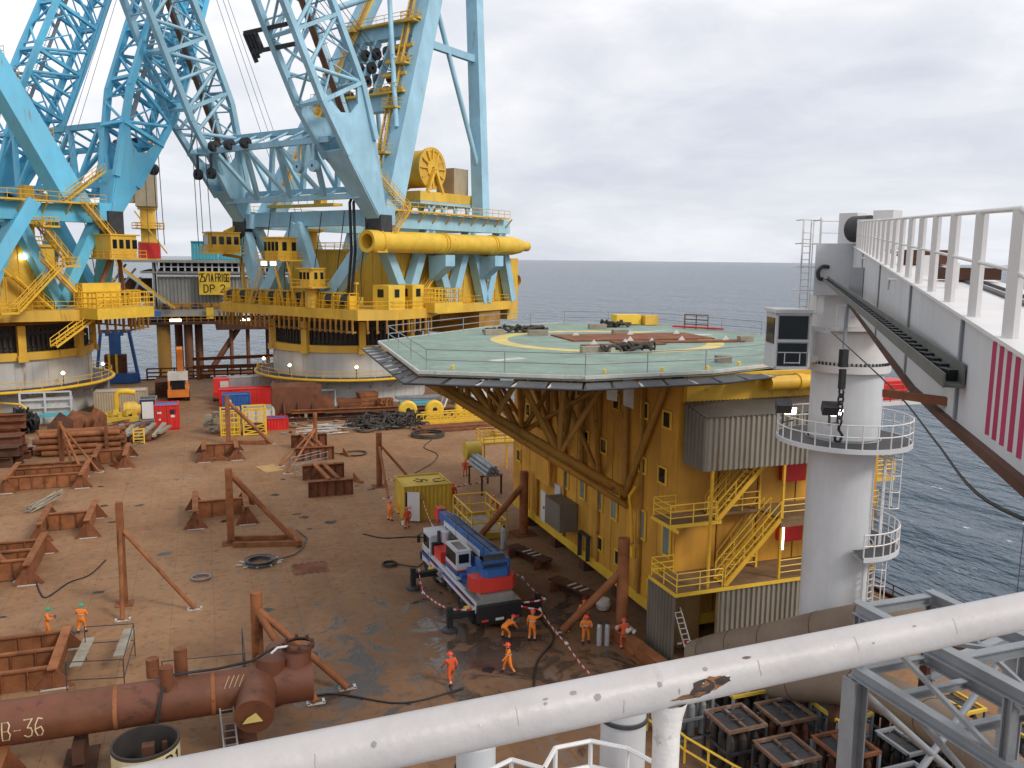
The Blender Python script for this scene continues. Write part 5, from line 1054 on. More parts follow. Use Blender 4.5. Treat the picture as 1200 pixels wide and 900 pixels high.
# hook on its chain
q = ex(38.3, 14.95)
T2 = thing('crane_hook', 'black hook block hanging on a chain in front of the white column', 'hook', (q.x, q.y, 15))
mb = MB(); mb.box((q.x, q.y, 18.75), (.34, .25, .8)); mb.box((q.x, q.y, 17.8), (.26, .2, .9)); mb.build('block', 'black', T2)
mb = MB(); mb.beam((q.x, q.y, 19.2), (q.x, q.y, 21.2), .14, .1); mb.build('hoist_plate', 'steel_grey', T2)
mb = MB()
for i in range(5):
    z = 17.2 - i * .33; d = (.14, 0) if i % 2 else (0, .14); mb.path([(q.x + d[0] * math.cos(a_), q.y + d[1] * math.cos(a_), z + .24 * math.sin(a_)) for a_ in [2 * PI * j / 8 for j in range(8)]], .05, 5, closed=True)
mb.build('chain', 'black', T2)
mb = MB(); mb.path([(q.x, q.y, 15.75), (q.x, q.y, 15.45), (q.x + .22, q.y, 15.2), (q.x + .1, q.y, 14.9), (q.x - .15, q.y, 14.95), (q.x - .2, q.y, 15.15)], .07, 6); mb.build('hook', 'black', T2)
mb = MB(); mb.path(smooth([bp(30, -1.0, 20.6), bp(20, .3, 20.1), bp(14, .5, 20.1), bp(9, .25, 20.55), bp(5.5, .2, 21.2)]), .02, 5); tag(mb.build('hanging_cable', 'black'), 'thin black cable sagging under the white boom', 'cable')
# ------------------------------------------------------------------ rusty grillages and braced posts welded to the deck
def grillage(label, x0, x1, y0, y1, h=1.5, webs=(.5,), group='rusty support frames on the deck', m_='rust_orange', long_web=False):
    T = thing('support_frame', label, 'support frame', ((x0 + x1) / 2, (y0 + y1) / 2, 0), group)
    for x in (x0, x1):
        mb = MB(); mb.b2((x - .25, y0, h - .09), (x + .25, y1, h)); mb.b2((x - .04, y0 + .3, .05), (x + .04, y1 - .3, h - .09)); s_ = mb.build('saddle', m_, T)
        for y in (y0 + .35, y1 - .35):
            for sx in (-1, 1):
                mb = MB(); mb.plate([(x + sx * .05, y, h - .1), (x + sx * 1.0, y, .05), (x + sx * .05, y, .05)], .07); mb.build('gusset', 'rust_steel', s_)
            mb = MB(); mb.box((x, y - .15, .03), (1.3, .12, .05)); mb.box((x - .62, y, .03), (.1, .35, .05)); mb.box((x + .62, y, .03), (.1, .35, .05)); mb.build('foot_pad', 'pale_trim', s_)
    for t_ in webs:
        y = y0 + (y1 - y0) * t_; mb = MB(); mb.b2((x0 + .26, y - .03, .1), (x1 - .26, y + .03, h - .14)); mb.b2((x0 + .26, y - .16, h - .14), (x1 - .26, y + .16, h - .04)); w_ = mb.build('web', m_, T)
        n = max(2, int((x1 - x0) / 1.1))
        for i in range(1, n):
            x = x0 + (x1 - x0) * i / n; mb = MB(); mb.b2((x - .03, y - .15, .1), (x + .03, y - .031, h - .15)); mb.build('stiffener', 'rust_steel', w_)
    return T
grillage('rusty H frame on deck left of the leaning posts, nearest the tall tripod', -13.0, -9.5, 74.9, 81.2, 1.6)
grillage('rusty H frame in front of the yellow lifting cages', -.4, 3.1, 99.6, 105.2, 1.6)
grillage('rusty H frame beside the triangular braced frame', -1.2, 3.0, 74.6, 81.2, 1.7)
grillage('rusty H frame at the right end of the long double frame', -11.5, -8.5, 99.2, 105.8, 1.6)
grillage('long rusty double frame under the left tripod post', -18.6, -11.9, 91.8, 99.4, 1.5, (.15, .6, .85))
grillage('rusty frame cut by the left picture edge above the workers', -16.6, -12.2, 65.0, 72.5, 1.6, (.2, .5, .8))
grillage('large compartmented rusty frame at the lower left beside the green helmets', -15.5, -8.2, 48.2, 53.8, 1.3, (.08, .5, .92))
grillage('rusty frame at the bottom left corner under the big pipe', -14.5, -8.9, 35.6, 40.6, 1.7, (.3, .9))
def plates_frame(label, x0, x1, ya, yb, h=1.5):
    T = thing('plate_girder_pair', label, 'support frame', ((x0 + x1) / 2, ya, 0), 'plate girder pairs on the deck')
    for y, dx in ((ya, 0), (yb, .2)):
        mb = MB(); mb.b2((x0 + dx, y - .04, .05), (x1 + dx, y + .04, h)); mb.b2((x0 + dx, y - .3, h), (x1 + dx, y + .3, h + .07)); mb.b2((x0 + dx, y - .3, 0.005), (x1 + dx, y + .3, .05)); g = mb.build('girder', 'rust_steel', T)
        for i in range(6):
            x = x0 + dx + .05 + (x1 - x0 - .1) * i / 5; mb = MB(); mb.b2((x - .03, y - .26, .06), (x + .03, y - .041, h - .01)); mb.build('stiffener', 'rust_dark', g)
    xm = (x0 + x1) / 2
    for d in (-.45, .45): mb = MB(); mb.beam((xm + d + .3, ya, h + .16), (xm + d - .3, yb, h + .16), .4, .16); mb.build('tie_bar', 'rust_orange', T)
    return T
plates_frame('pair of rusty plate girders under the leaning tripod post in mid deck', 9.4, 13.7, 97.4, 104.8)
plates_frame('pair of rusty plate girders nearer the camera with crossing tie bars', 9.0, 13.3, 82.0, 88.8)

def braced(label, base, h, feet, r=.22, box=False, top=.95, rb=.14, tilt=(0, 0)):
    T = thing('braced_post', label, 'braced post', (base[0], base[1], 0), 'rusty braced posts on the deck'); b0 = Vector((base[0], base[1], 0)); tp = b0 + Vector((tilt[0], tilt[1], h))
    mb = MB(); mb.beam(b0, tp, r * 2, r * 2) if box else mb.tube(b0, tp, r, 12); mb.build('post', 'rust_orange', T)
    for i, (fx, fy) in enumerate(feet):
        mb = MB(); mb.tube((fx, fy, .12), lerp(b0, tp, top - i * .03), rb, 10); mb.build('brace', 'rust_orange', T)
        mb = MB(); mb.box((fx, fy, .03), (.9, .14, .05)); mb.box((fx + .4, fy + .2, .03), (.14, .5, .05)); mb.box((fx - .4, fy + .2, .03), (.14, .5, .05)); mb.build('foot_pad', 'pale_trim', T)
    mb = MB(); mb.box((base[0], base[1], .03), (r * 5, r * 5, .05)); mb.build('base_plate', 'rust_steel', T)
    return T
T = braced('tall rusty triangular frame with two sloping tubes in mid deck', (1.5, 70.2), 6.2, ((6.4, 68.8), (6.3, 69.7)), .28, True, .97, .2)
for y in (69.2, 70.9): mb = MB(); mb.beam((1.6, y, .2), (6.6, y - 1.2, .2), .3, .35); mb.build('base_beam', 'rust_orange', T)
mb = MB(); mb.beam((6.6, 67.4, .35), (6.2, 71.2, .35), .45, .45); mb.build('base_beam', 'rust_orange', T)
T = braced('rusty post and sloping channel in front of the yellow cages', (2.5, 109.2), 6.0, ((7.5, 107.4),), .28, True, .9, .24)
mb = MB(); mb.beam((2.8, 109.0, .25), (7.6, 107.5, .25), .35, .4); mb.build('base_beam', 'rust_orange', T)
braced('leaning rusty tripod post standing over the plate girders', (12.1, 101.2), 4.8, ((7.5, 95.4), (8.0, 91.8)), .24, False, .62)
braced('rusty post with two braces left of the yellow container', (16.3, 83.9), 5.6, ((19.8, 82.6), (16.2, 79.0)), .3, False, .8)
braced('rusty tripod post on the long double frame at left', (-14.7, 100.2), 5.4, ((-12.2, 96.6), (-11.0, 98.4), (-13.6, 100.0)), .24, False, .99)
braced('tall slender rusty tripod near the left workers', (-5.6, 59.6), 7.0, ((-5.5, 56.7), (-1.2, 57.1)), .22, True, .78)
braced('rusty pipe post behind the big brown pipe', (2.2, 47.2), 4.6, ((6.6, 43.4), (4.8, 42.4)), .32, False, .8, .2)
braced('rusty post braced against the far end of the yellow block', (24.9, 65.2), 5.4, ((20.6, 64.6),), .38, False, .8, .27)
braced('rusty pipe post braced against the near end of the yellow block', (23.6, 44.6), 6.3, ((20.4, 46.3),), .36, False, .68, .25)
T = thing('braced_post', 'short rusty channel brace at the left picture edge', 'braced post', (-14.5, 68, 0), 'rusty braced posts on the deck'); mb = MB(); mb.tube((-12.9, 66.4, .1), (-17.5, 69.5, 5.2), .22, 10); mb.tube((-13.9, 63.8, .1), (-17.5, 68.6, 5.2), .22, 10); mb.build('brace', 'rust_orange', T); mb = MB(); mb.box((-12.9, 66.3, .04), (.8, .6, .05)); mb.build('foot_pad', 'pale_trim', T)

# small angle brackets left on the deck
for i, (x, y, rz) in enumerate(((1.4, 100.4, 1.2), (15.2, 98.6, .4), (14.4, 86.4, .5), (-9.4, 100.5, .8), (35.6, 104.5, .2))):
    lb = ('small rusty bracket between the legs of the H frame by the cages', 'small rusty bracket right of the tripod girders', 'small rusty bracket right of the nearer girder pair', 'small rusty bracket lying inside the far left H frame', 'small rusty bracket on deck under the helideck strut')[i]
    mb = MB(); mb.box((x, y, .12), (.3, 1.9, .2), rz); q = Matrix.Rotation(rz, 3, 'Z') @ Vector((0, .5, 0)); mb.plate([(x + q.x, y + q.y, .9), (x - q.x * 1.6, y - q.y * 1.6, .2), (x + q.x, y + q.y, .2)], .12); tag(mb.build('bracket', 'rust_orange'), lb, 'bracket')
# steel stools and channels under and beside the yellow block
for i, (x, y, rz, lb) in enumerate(((22.9, 58.6, .3, 'rusty stool with white marked plates under the block'), (23.4, 51.2, .35, 'rusty stepped stool with white stripes beside the block'))):
    T = thing('steel_stool', lb, 'steel stool', (x, y, 0)); mb = MB(); mb.box((x, y, .75), (1.0, 4.4, .12), rz); mb.box((x, y, .4), (.1, 4.2, .7), rz)
    mb.build('beam', 'rust_dark', T); mb = MB()
    for s_ in (-1.6, 1.6):
        q = Matrix.Rotation(rz, 3, 'Z') @ Vector((0, s_, 0)); mb.box((x + q.x, y + q.y, .37), (1.6, .1, .7), rz)
    mb.build_each('end_plate', 'rust_steel', T); mb = MB()
    for s_ in (-.9, -.3, .3): q = Matrix.Rotation(rz, 3, 'Z') @ Vector((0, s_, 0)); mb.box((x + q.x, y + q.y, .83), (.8, .16, .03), rz)
    mb.build_each('chalk_mark', 'pale_trim', T)
T = thing('steel_channel', 'rusty channel with white rags beside the ribbed lower enclosure', 'steel channel', (23.4, 41, 0)); mb = MB(); mb.ibeam((22.9, 44.2, .55), (23.3, 38.4, .55), .7, 1.0, .06); mb.build('channel', 'rust_orange', T)
mb = MB(); tangle(mb, (23.0, 43.0, 1.05), .5, .6, 6, .1, .2, 5); mb.build('rags', 'pale_trim', T)

# ------------------------------------------------------------------ containers and stores at the far end of the deck
def container(label, c, d, rz, m_, frame_m=None, doors=None, roof=None, group=None, cat='container'):
    T = thing('container', label, cat, (0, 0, 0), group); x, y, z = d; fm = frame_m or m_
    mb = MB(); e_ = .12
    for sx in (-1, 1):
        for sy in (-1, 1): mb.box((sx * (x / 2 - e_ / 2), sy * (y / 2 - e_ / 2), z / 2), (e_, e_, z))
    for zz in (e_ / 2, z - e_ / 2):
        for s_ in (-1, 1): mb.box((0, s_ * (y / 2 - e_ / 2), zz), (x - 2 * e_, e_, e_)); mb.box((s_ * (x / 2 - e_ / 2), 0, zz), (e_, y - 2 * e_, e_))
    mb.build('frame', fm, T)
    mb = MB(); a, b_ = x / 2 - .1, y / 2 - .1
    mb.corr((-a, -b_), (a, -b_), .1, z - .1, .35, .06); mb.corr((a, -b_), (a, b_), .1, z - .1, .35, .06); mb.corr((a, b_), (-a, b_), .1, z - .1, .35, .06); mb.corr((-a, b_), (-a, -b_), .1, z - .1, .35, .06); mb.build('walls', m_, T)
    mb = MB(); mb.box((0, 0, z - .16), (x - .2, y - .2, .06)); mb.build('roof', roof or m_, T)
    if doors:
        for s_ in (-1, 1):
            mb = MB(); mb.box((s_ * x * .235, -y / 2 - .0, z * .5), (x * .44, .09, z * .84)); dd = mb.build('door', doors, T)
            mb = MB(); 
            for k_ in (.1, .32): mb.tube((s_ * x * k_, -y / 2 - .08, z * .12), (s_ * x * k_, -y / 2 - .08, z * .9), .03, 6)
            mb.build('lock_bar', fm, dd)
    return put(T, c, rz)
T = container('bright red offshore container with blue roof sheet at the lane side', (-4.9, 122.0, 0), (3.0, 3.4, 3.4), 0, 'red_paint', None, 'red_paint', 'blue_paint')
mb = MB(); mb.box((.75, -1.78, 2.5), (.7, .03, .6)); mb.build('dark_label', 'black', T); mb = MB(); mb.box((-.9, -1.78, 2.4), (.5, .03, .25)); mb.box((-.9, -1.78, 1.5), (.25, .03, .25)); mb.box((.75, -1.78, 1.9), (.5, .03, .3)); mb.build('white_label', 'white_paint', T)
container('long beige ribbed container with faded roof behind the yellow pump', (-11.8, 138.5, 0), (7.2, 3.0, 3.1), 0, 'beige_paint', None, None, 'pale_trim')
container('grey container beside the left crane tub', (-16.6, 149.5, 0), (4.2, 3.0, 3.0), 0, 'steel_grey')
container('brown open topped container behind the orange truck', (-5.6, 152, 0), (4.2, 6, 2.6), 0, 'rust_dark', 'rust_steel')
T = container('small white faced cabinet container left of the red container', (-7.7, 130.4, 0), (2.3, 3.0, 3.0), 0, 'dark_steel', 'steel_grey'); mb = MB(); mb.box((0, -1.6, 1.4), (1.5, .1, 2.4)); mb.build('door', 'white_paint', T)
container('white ribbed container right of the lane', (5.6, 149.6, 0), (4.0, 2.6, 3.0), 0, 'white_paint')
T = container('pale grey container with round port behind the blue box', (9.0, 149.2, 0), (3.4, 2.6, 3.1), 0, 'pale_trim'); mb = MB(); mb.lathe([(.4, -1.4), (.25, -1.46), (.02, -1.46)], 12, (-.6, 0, 1.0), axis='Y'); mb.build('port', 'dark_steel', T)
container('long red container below the white one', (6.2, 139.0, 0), (8.4, 2.6, 2.6), 0, 'red_paint')
T = container('dark blue container in front of the long red one', (4.4, 134.0, 0), (4.0, 2.6, 2.5), 0, 'blue_paint'); mb = MB(); mb.lathe([(.35, -1.4), (.02, -1.42)], 10, (-1.1, 0, 1.5), axis='Y'); mb.build('round_label', 'white_paint', T)
container('red open bin with blue lining beside the yellow cages', (8.9, 117.4, 0), (3.0, 2.2, 1.6), 0, 'red_paint', None, None, 'blue_paint', cat='bin')
# crated goods
T = thing('wrapped_crate', 'pale shrink wrapped crate behind the yellow cages', 'crate', (7.0, 122, 0)); mb = MB(); mb.box((7.0, 122.5, 1.0), (4.0, 3.0, 1.9)); mb.build('pallet_load', 'pale_trim', T); mb = MB(); mb.box((7.0, 122.4, 2.15), (3.4, 2.2, .4)); 
for dx in (-1.6, -.5, .6, 1.6): mb.box((7.0 + dx, 120.95, 1.0), (.12, .08, 1.9))
mb.build('bindings', 'timber', T)
def cage(label, x, y, w_, d, h, hatch=False):
    T = thing('lifting_cage', label, 'cage', (x, y, 0), 'yellow lifting cages'); mb = MB()
    for sx in (-1, 1):
        for sy in (-1, 1): mb.box((x + sx * w_ / 2, y + sy * d / 2, h / 2), (.16, .16, h))
    for z in (.15, h - .08):
        for s_ in (-1, 1): mb.box((x, y + s_ * d / 2, z), (w_ - .17, .14, .16)); mb.box((x + s_ * w_ / 2, y, z), (.14, d - .17, .16))
    mb.build('frame', 'bright_yellow', T); mb = MB(); n = 5
    for i in range(n):
        z = .5 + (h - .9) * i / (n - 1)
        if hatch: mb.beam((x - w_ / 2 + .1, y - d / 2 - .02, z - .25), (x + w_ / 2 - .1, y - d / 2 - .02, z + .25), .06, .14); mb.beam((x - w_ / 2 + .1, y - d / 2 + .03, z + .25), (x + w_ / 2 - .1, y - d / 2 + .03, z - .25), .06, .14)
        else: mb.box((x, y - d / 2, z), (w_ - .2, .07, .12)); mb.box((x - w_ / 2 + w_ * (i + .5) / n, y - d / 2 + .02, h / 2), (.09, .06, h - .3))
        mb.box((x - w_ / 2, y, z), (.07, d - .2, .1)); mb.box((x + w_ / 2, y, z), (.07, d - .2, .1))
    mb.build('bars', 'bright_yellow', T); mb = MB(); mb.box((x, y, .7), (w_ * .8, d * .75, 1.1)); mb.build('load', 'rust_dark' if hatch else 'olive_yellow', T)
cage('left yellow barred cage behind the rusty post', 2.9, 115.4, 2.3, 2.6, 3.4)
cage('right yellow cage with crossed strips behind the rusty post', 5.9, 115.0, 2.8, 2.6, 3.6, True)
T = thing('grey_pallet', 'heap of pale machine parts left of the yellow cages', 'machine parts', (.6, 117, 0)); mb = MB()
rnd = random.Random(3)
for i in range(14): mb.box((.7 + rnd.uniform(-.7, .7), 117 + rnd.uniform(-1, 1), .3 + rnd.uniform(0, 2.2)), (rnd.uniform(.3, .9), rnd.uniform(.3, .9), rnd.uniform(.3, .8)), rnd.uniform(0, 3))
mb.build('parts', 'timber', T)
# red-brown half tank
T = thing('steel_tank_section', 'big red brown curved plate section in front of the crane tub', 'tank section', (12.3, 126, 0))
mb = MB(); mb.prism([(9.0, 125.4), (15.2, 124.9), (16.2, 127.0), (15.4, 130.0), (9.2, 130.4)], .02, 4.4); mb.build('shell', 'red_oxide', T)
for x in (10.6, 12.6, 14.6): mb = MB(); mb.plate([(x, 125.2, .05), (x, 123.6, .05), (x, 125.2, 2.4)], .2); mb.build('fin', 'rust_dark', T)
mb = MB(); mb.box((17.0, 128, 1.2), (1.6, 2, 2.4)); mb.build('stub', 'rust_steel', T)
mb = MB(); mb.box((16.5, 133.2, 2.6), (5.2, .3, .25)); mb.box((13.9, 133.2, 1.3), (.25, .3, 2.6)); mb.box((19.1, 133.2, 1.3), (.25, .3, 2.6)); tag(mb.build('white_goalpost', 'white_paint'), 'white steel goal frame behind the red brown plate section', 'frame')
# stacked plates and beams between the tub and the wire heap
rnd = random.Random(11)
lbl = ('rusty plate stack against the tub beside the goal frame', 'rusty box section against the crane tub', 'orange rust starfish bracket against the crane tub', 'long rusty beam lying in front of the crane tub', 'second long rusty beam in front of the crane tub', 'dark long girder behind the wire heap', 'teal steel rack against the crane tub', 'grey plate stack on the teal rack', 'long thin rusty beam nearest the wire heap')
it = [((20.6, 128.6, .9), (3.6, 2.4, 1.8), 'rust_steel', -.1), ((23.5, 129.4, 1.3), (3.0, 2, 2.6), 'rust_orange', .1), ((26.0, 128.0, .9), (2.2, 1.2, 1.8), 'rust_orange', .3), ((21.5, 123.4, 1.0), (20, .6, .5), 'rust_orange', -.06), ((18.0, 124.6, .45), (14, .7, .6), 'rust_steel', -.06), ((26.0, 121.8, .5), (20, 1.1, .9), 'rust_dark', -.06), ((30.6, 126.4, .7), (6.2, 1.4, 1.3), 'teal_paint', -.05), ((31.0, 127.6, 1.7), (7.2, 2.0, .5), 'steel_grey', -.05), ((15.6, 121.4, .3), (13, .35, .4), 'rust_dark', -.1)]
for lb, (c, d, mm, rz) in zip(lbl, it):
    T = thing('steel_stock', lb, 'steel stock', (c[0], c[1], 0)); mb = MB()
    if d[0] > 9: q = Matrix.Rotation(rz, 3, 'Z') @ Vector((d[0] / 2, 0, 0)); mb.ibeam(V(c) - q, V(c) + q, d[1], d[2], .06); mb.build('beam', mm, T); [MB().box((c[0] + s_ * q.x * .8, c[1] + s_ * q.y * .8, (c[2] - d[2] / 2) / 2), (.4, d[1] + .4, max(.05, c[2] - d[2] / 2 - .01)), rz).build('dunnage', 'timber', T) for s_ in (-1, 1)]
    else:
        n = 4
        for i in range(n): mb.box((c[0] + rnd.uniform(-.12, .12), c[1] + rnd.uniform(-.1, .1), c[2] - d[2] / 2 + d[2] * (i + .5) / n), (d[0] * rnd.uniform(.85, 1), d[1] * rnd.uniform(.85, 1), d[2] / n * .9), rz + rnd.uniform(-.03, .03))
        if 'star' in lb:
            for i in range(7): a = .2 + i * .45; mb.beam((c[0], c[1] - .8, .3), (c[0] + 1.5 * math.cos(a), c[1] - .8, .3 + 1.7 * math.sin(a)), .3, .08)
        mb.build('stack', mm, T)
mb = MB(); stair(mb, (34.6, 127.0, 0), (36.6, 128.2, 4.2), .9, (.5, -.86, 0), .12); tag(mb.build('access_stair', 'white_paint'), 'white steel stair leaning up to the crane tub gallery', 'stair')
for i, (x, y, h_b, m_) in enumerate(((38.6, 130, 3.6, 'steel_grey'), (41.0, 127, 2.6, 'white_paint'), (39.6, 122.6, 2.2, 'grey_white'))):
    lb = ('grey switch cabinet right of the white stair', 'white machine housing under the far helideck strut', 'pale box beside the far yellow roller')[i]
    T = thing('machine_housing', lb, 'machine housing', (x, y, 0)); mb = MB(); mb.box((x, y, h_b / 2), (2.6, 2.2, h_b)); mb.box((x, y, h_b + .08), (2.8, 2.4, .15)); mb.build('body', m_, T); mb = MB(); mb.box((x - .4, y - 1.12, h_b * .5), (1.0, .06, h_b * .7)); mb.build('door', 'dark_steel', T)
# heap of wire ropes
mb = MB(); tangle(mb, (22.8, 115.6, 0), 5.0, 4.0, 60, .13, 1.3, 77); tag(mb.build('wire_rope_heap', 'rope_dark'), 'big heap of dark tangled wire rope in mid deck', 'wire rope')
mb = MB(); tangle(mb, (26.2, 116.5, 0), 3.0, 2.6, 30, .12, 1.6, 78); tag(mb.build('wire_rope_heap', 'rope_dark'), 'higher dark wire rope heap beside the yellow rollers', 'wire rope')
def coil(label, x, y, r, n=6, rr=.07, m_='rope_dark', seed=1, tail=None):
    mb = MB(); rnd = random.Random(seed)
    for i in range(n): a_ = rnd.uniform(.8, 1.1) * r; ph = rnd.uniform(0, 6); mb.path([(x + a_ * math.cos(t_) + rnd.uniform(-.04, .04) * r, y + a_ * .95 * math.sin(t_) + .06 * r * math.sin(ph), .04 + rr + i * rr * .9) for t_ in [2 * PI * j / 20 for j in range(20)]], rr, 5, closed=True)
    if tail: mb.path([(*p, .1) for p in tail], rr, 5)
    tag(mb.build('rope_coil', m_), label, 'rope coil')
coil('loose wire coil lying right of the big wire heap', 27.2, 106.6, 2.0, 5, .09, seed=2)
coil('small pale wire coil left of the wire heap', 20.0, 112.0, 1.1, 4, .09, 'rope_tan', 3)
coil('wire coil with shackles in front of the triangular frame', 3.4, 64.6, 1.05, 8, .05, 'wire', 4, [(4.4, 64.8), (6, 65.6), (6.9, 67.2), (7.4, 69.6), (6.8, 72)])
mb = MB(); 
for i in range(10): a_ = i * .65; mb.beam((3.4 + 1.3 * math.cos(a_), 64.6 + .9 * math.sin(a_), .1), (3.4 + 1.7 * math.cos(a_), 64.7 + 1.2 * math.sin(a_), .12), .09)
tag(mb.build('shackles', 'pale_trim'), 'ring of pale shackles round the wire coil in front of the triangular frame', 'shackles')
coil('grey hose loop lying left of the triangular frame base', -.8, 62.8, .7, 2, .06, 'steel_grey', 9)
coil('thin wire loop right of the tripod girders', 16.4, 99.0, 1.4, 3, .05, 'rope_dark', 10, [(15, 99), (13.4, 100.6)])
coil('cable coil lying beside the left front wheel of the mobile crane', 12.6, 61.2, .55, 4, .05, 'rope_dark', 12, [(13, 61.2), (14.5, 60), (16, 62)])
# bundle of pale scaffold tubes
T = thing('scaffold_tubes', 'bundle of pale scaffold tubes left of the wire heap', 'scaffold tubes', (15, 113, 0)); rnd = random.Random(8)
for i in range(22):
    y = 112 + rnd.uniform(-1.6, 2.4); x = 14.6 + rnd.uniform(-2.4, 2.0); L_ = rnd.uniform(2.4, 3.6); dy = rnd.uniform(-.5, .5); z = .06 + .1 * rnd.randint(0, 8); mb = MB(); mb.tube((x - L_ / 2, y, z), (x + L_ / 2, y + dy, z + rnd.uniform(-.03, .12)), .055, 6); mb.build('tube', 'pale_trim', T)
# yellow gangway, rollers, rust plates under the helideck
T = thing('gangway', 'yellow lattice gangway lying on deck under the helideck', 'gangway', (33, 115, 0)); a, b_ = Vector((27.6, 114.6, .5)), Vector((39.5, 115.6, .5)); dv_ = Vector((0, 1.6, 0))
for o in (Vector(), dv_):
    mb = MB()
    for z in (0, .9): mb.beam(a + o + Vector((0, 0, z)), b_ + o + Vector((0, 0, z)), .16)
    for i in range(13): p = lerp(a, b_, i / 12) + o; mb.beam(p, p + Vector((0, 0, .9)), .1); 
    for i in range(12): mb.beam(lerp(a, b_, i / 12) + o, lerp(a, b_, (i + 1) / 12) + o + Vector((0, 0, .9)), .08)
    mb.build('side_truss', 'bright_yellow', T)
for i in range(24): p = lerp(a, b_, (i + .5) / 24); mb = MB(); mb.beam(p, p + dv_, .22, .06); mb.build('tread', 'bright_yellow', T)
T = thing('steel_plate_stack', 'rust plates with a yellow beam on top, under the helideck edge', 'steel plates', (32, 110, 0)); mb = MB(); mb.box((32.6, 110.2, .2), (12.4, 3.0, .3), .06); mb.box((33, 110.6, .45), (12, 2.4, .16), .04); mb.build('plates', 'rust_steel', T); mb = MB(); mb.box((33.4, 112.2, .7), (9.5, 1.0, .3), .05); mb.build('beam', 'module_frame_yellow', T)
for i, (x, y) in enumerate(((27.4, 119.2), (31.2, 118.6), (35.6, 118.4))):
    lb = ('leftmost of the three yellow sheave wheels on deck', 'middle yellow sheave wheel on deck', 'rightmost yellow sheave wheel under the helideck strut')[i]
    T = thing('sheave_wheel', lb, 'sheave wheel', (x, y, 0), 'yellow sheave wheels'); mb = MB(); mb.lathe([(.35, -.45), (1.1, -.45), (1.35, -.3), (1.35, .3), (1.1, .45), (.35, .45)], 22, (x, y, 1.35), axis='Y'); mb.build('wheel', 'bright_yellow', T); mb = MB(); mb.box((x, y, .25), (2.6, 1.4, .5)); mb.build('cradle', 'crane_yellow', T); mb = MB(); mb.lathe([(.3, -.5), (.3, .5), (.01, .5)], 10, (x, y, 1.35), axis='Y'); mb.lathe([(.3, -.5), (.01, -.5)], 10, (x, y, 1.35), axis='Y'); mb.build('hub', 'black', T)
# ------------------------------------------------------------------ rusty pipe and beam stacks at the left edge
ORD = ('bottom', 'second', 'third', 'fourth', 'fifth', 'top')
def stack(label_, x0, x1, y, rows, cols, r, m_, grp, dz=0, square=False, jitter=.5):
    rnd = random.Random(int(x0 * 10 + y))
    for k_ in range(rows):
        for j in range(cols):
            z = r + .03 + k_ * r * 2.12; yy = y + j * r * 2.2 + (k_ % 2) * r * .3; a_, b_ = x0 + rnd.uniform(-jitter, jitter), x1 + rnd.uniform(-jitter, jitter); mb = MB()
            if square: mb.ibeam((a_, yy, z), (b_, yy, z), r * 1.9, r * 1.9, .05)
            else: mb.tube((a_, yy, z), (b_, yy, z), r, 12); 
            tag(mb.build('steel_beam' if square else 'steel_pipe', m_ if rnd.random() < .75 else 'rust_steel'), '%s, %s layer, %s' % (label_, ORD[k_], ('front row', 'second row from the front', 'third row from the front', 'rear row')[j] if cols > 2 else ('front row', 'rear row')[j]), 'steel beam' if square else 'steel pipe', grp)
stack('rusty tube of the low rack', -18.2, -9.6, 108.0, 4, 4, .33, 'rust_orange', 'tubes in the low rack')
for x in (-15.6, -11): T = thing('rack_post', 'rusty upright holding the tube rack, %s one' % ('left' if x < -12 else 'right'), 'rack post', (x, 107.4, 0)); mb = MB(); mb.beam((x, 107.35, 0), (x, 107.35, 3.3), .35, .35); mb.box((x, 107.35, .03), (.7, .5, .05)); mb.build('upright', 'rust_steel', T)
stack('reddish beam stacked beside the tube rack', -32, -19.4, 108.0, 3, 3, .42, 'red_oxide', 'reddish beams stacked at the left edge', square=True)
stack('rusty beam stacked below the crane tub', -34, -22.0, 122.0, 3, 2, .45, 'rust_steel', 'beams below the left crane', square=True)
stack('dark rusty beam of the lowest stack', -30, -19.6, 104.2, 2, 2, .52, 'rust_dark', 'dark beams at the left edge', square=True)
for i, (x, y, rz, m_) in enumerate(((-15.6, 116, .5, 'rust_steel'), (-13.2, 117, .9, 'rust_orange'), (-16.8, 114.6, -.3, 'rust_dark'), (-12.4, 114.8, 1.2, 'rust_steel'))):
    lb = ('upright rusty plate bracket behind the tube rack, left of centre', 'pale rusted plate leaning behind the tube rack', 'dark upright plate at the left of the plate group', 'rusty plate at the right of the plate group behind the rack')[i]
    mb = MB(); q = Matrix.Rotation(rz, 3, 'Z') @ Vector((1.5, 0, 0)); mb.plate([(x - q.x, y - q.y, 0), (x + q.x, y + q.y, 0), (x + q.x, y + q.y + .6, 3.0), (x, y + .7, 3.9), (x - q.x, y - q.y + .4, 2.2)], .25); mb.box((x, y + .6, .3), (.4, 1.6, .6), rz); tag(mb.build('steel_bracket', m_), lb, 'steel bracket')
for i in range(9):
    x = -10.6 + i * .62; mb = MB(); mb.beam((x, 112.5 + i * .12, .35 + (i % 3) * .35), (x + 1.1, 118.6, .9 + (i % 2) * .4), .5, .28); tag(mb.build('timber_baulk', 'timber' if i % 3 else 'rust_steel'), 'weathered baulk in the sloping pile by the red container, %s from the left' % ('first', 'second', 'third', 'fourth', 'fifth', 'sixth', 'seventh', 'eighth', 'ninth')[i], 'timber', 'baulks left of the red container')
T = thing('ladder_rack', 'small yellow ladder shaped rack in front of the baulks', 'rack', (-7.9, 112.6, 0)); mb = MB()
for dx in (-.6, .6): mb.beam((-7.9 + dx, 112.4, 0), (-7.9 + dx, 112.8, 1.9), .14)
for i in range(5): mb.box((-7.9, 112.5 + i * .06, .2 + i * .4), (1.1, .1, .14))
mb.build('frame', 'bright_yellow', T)
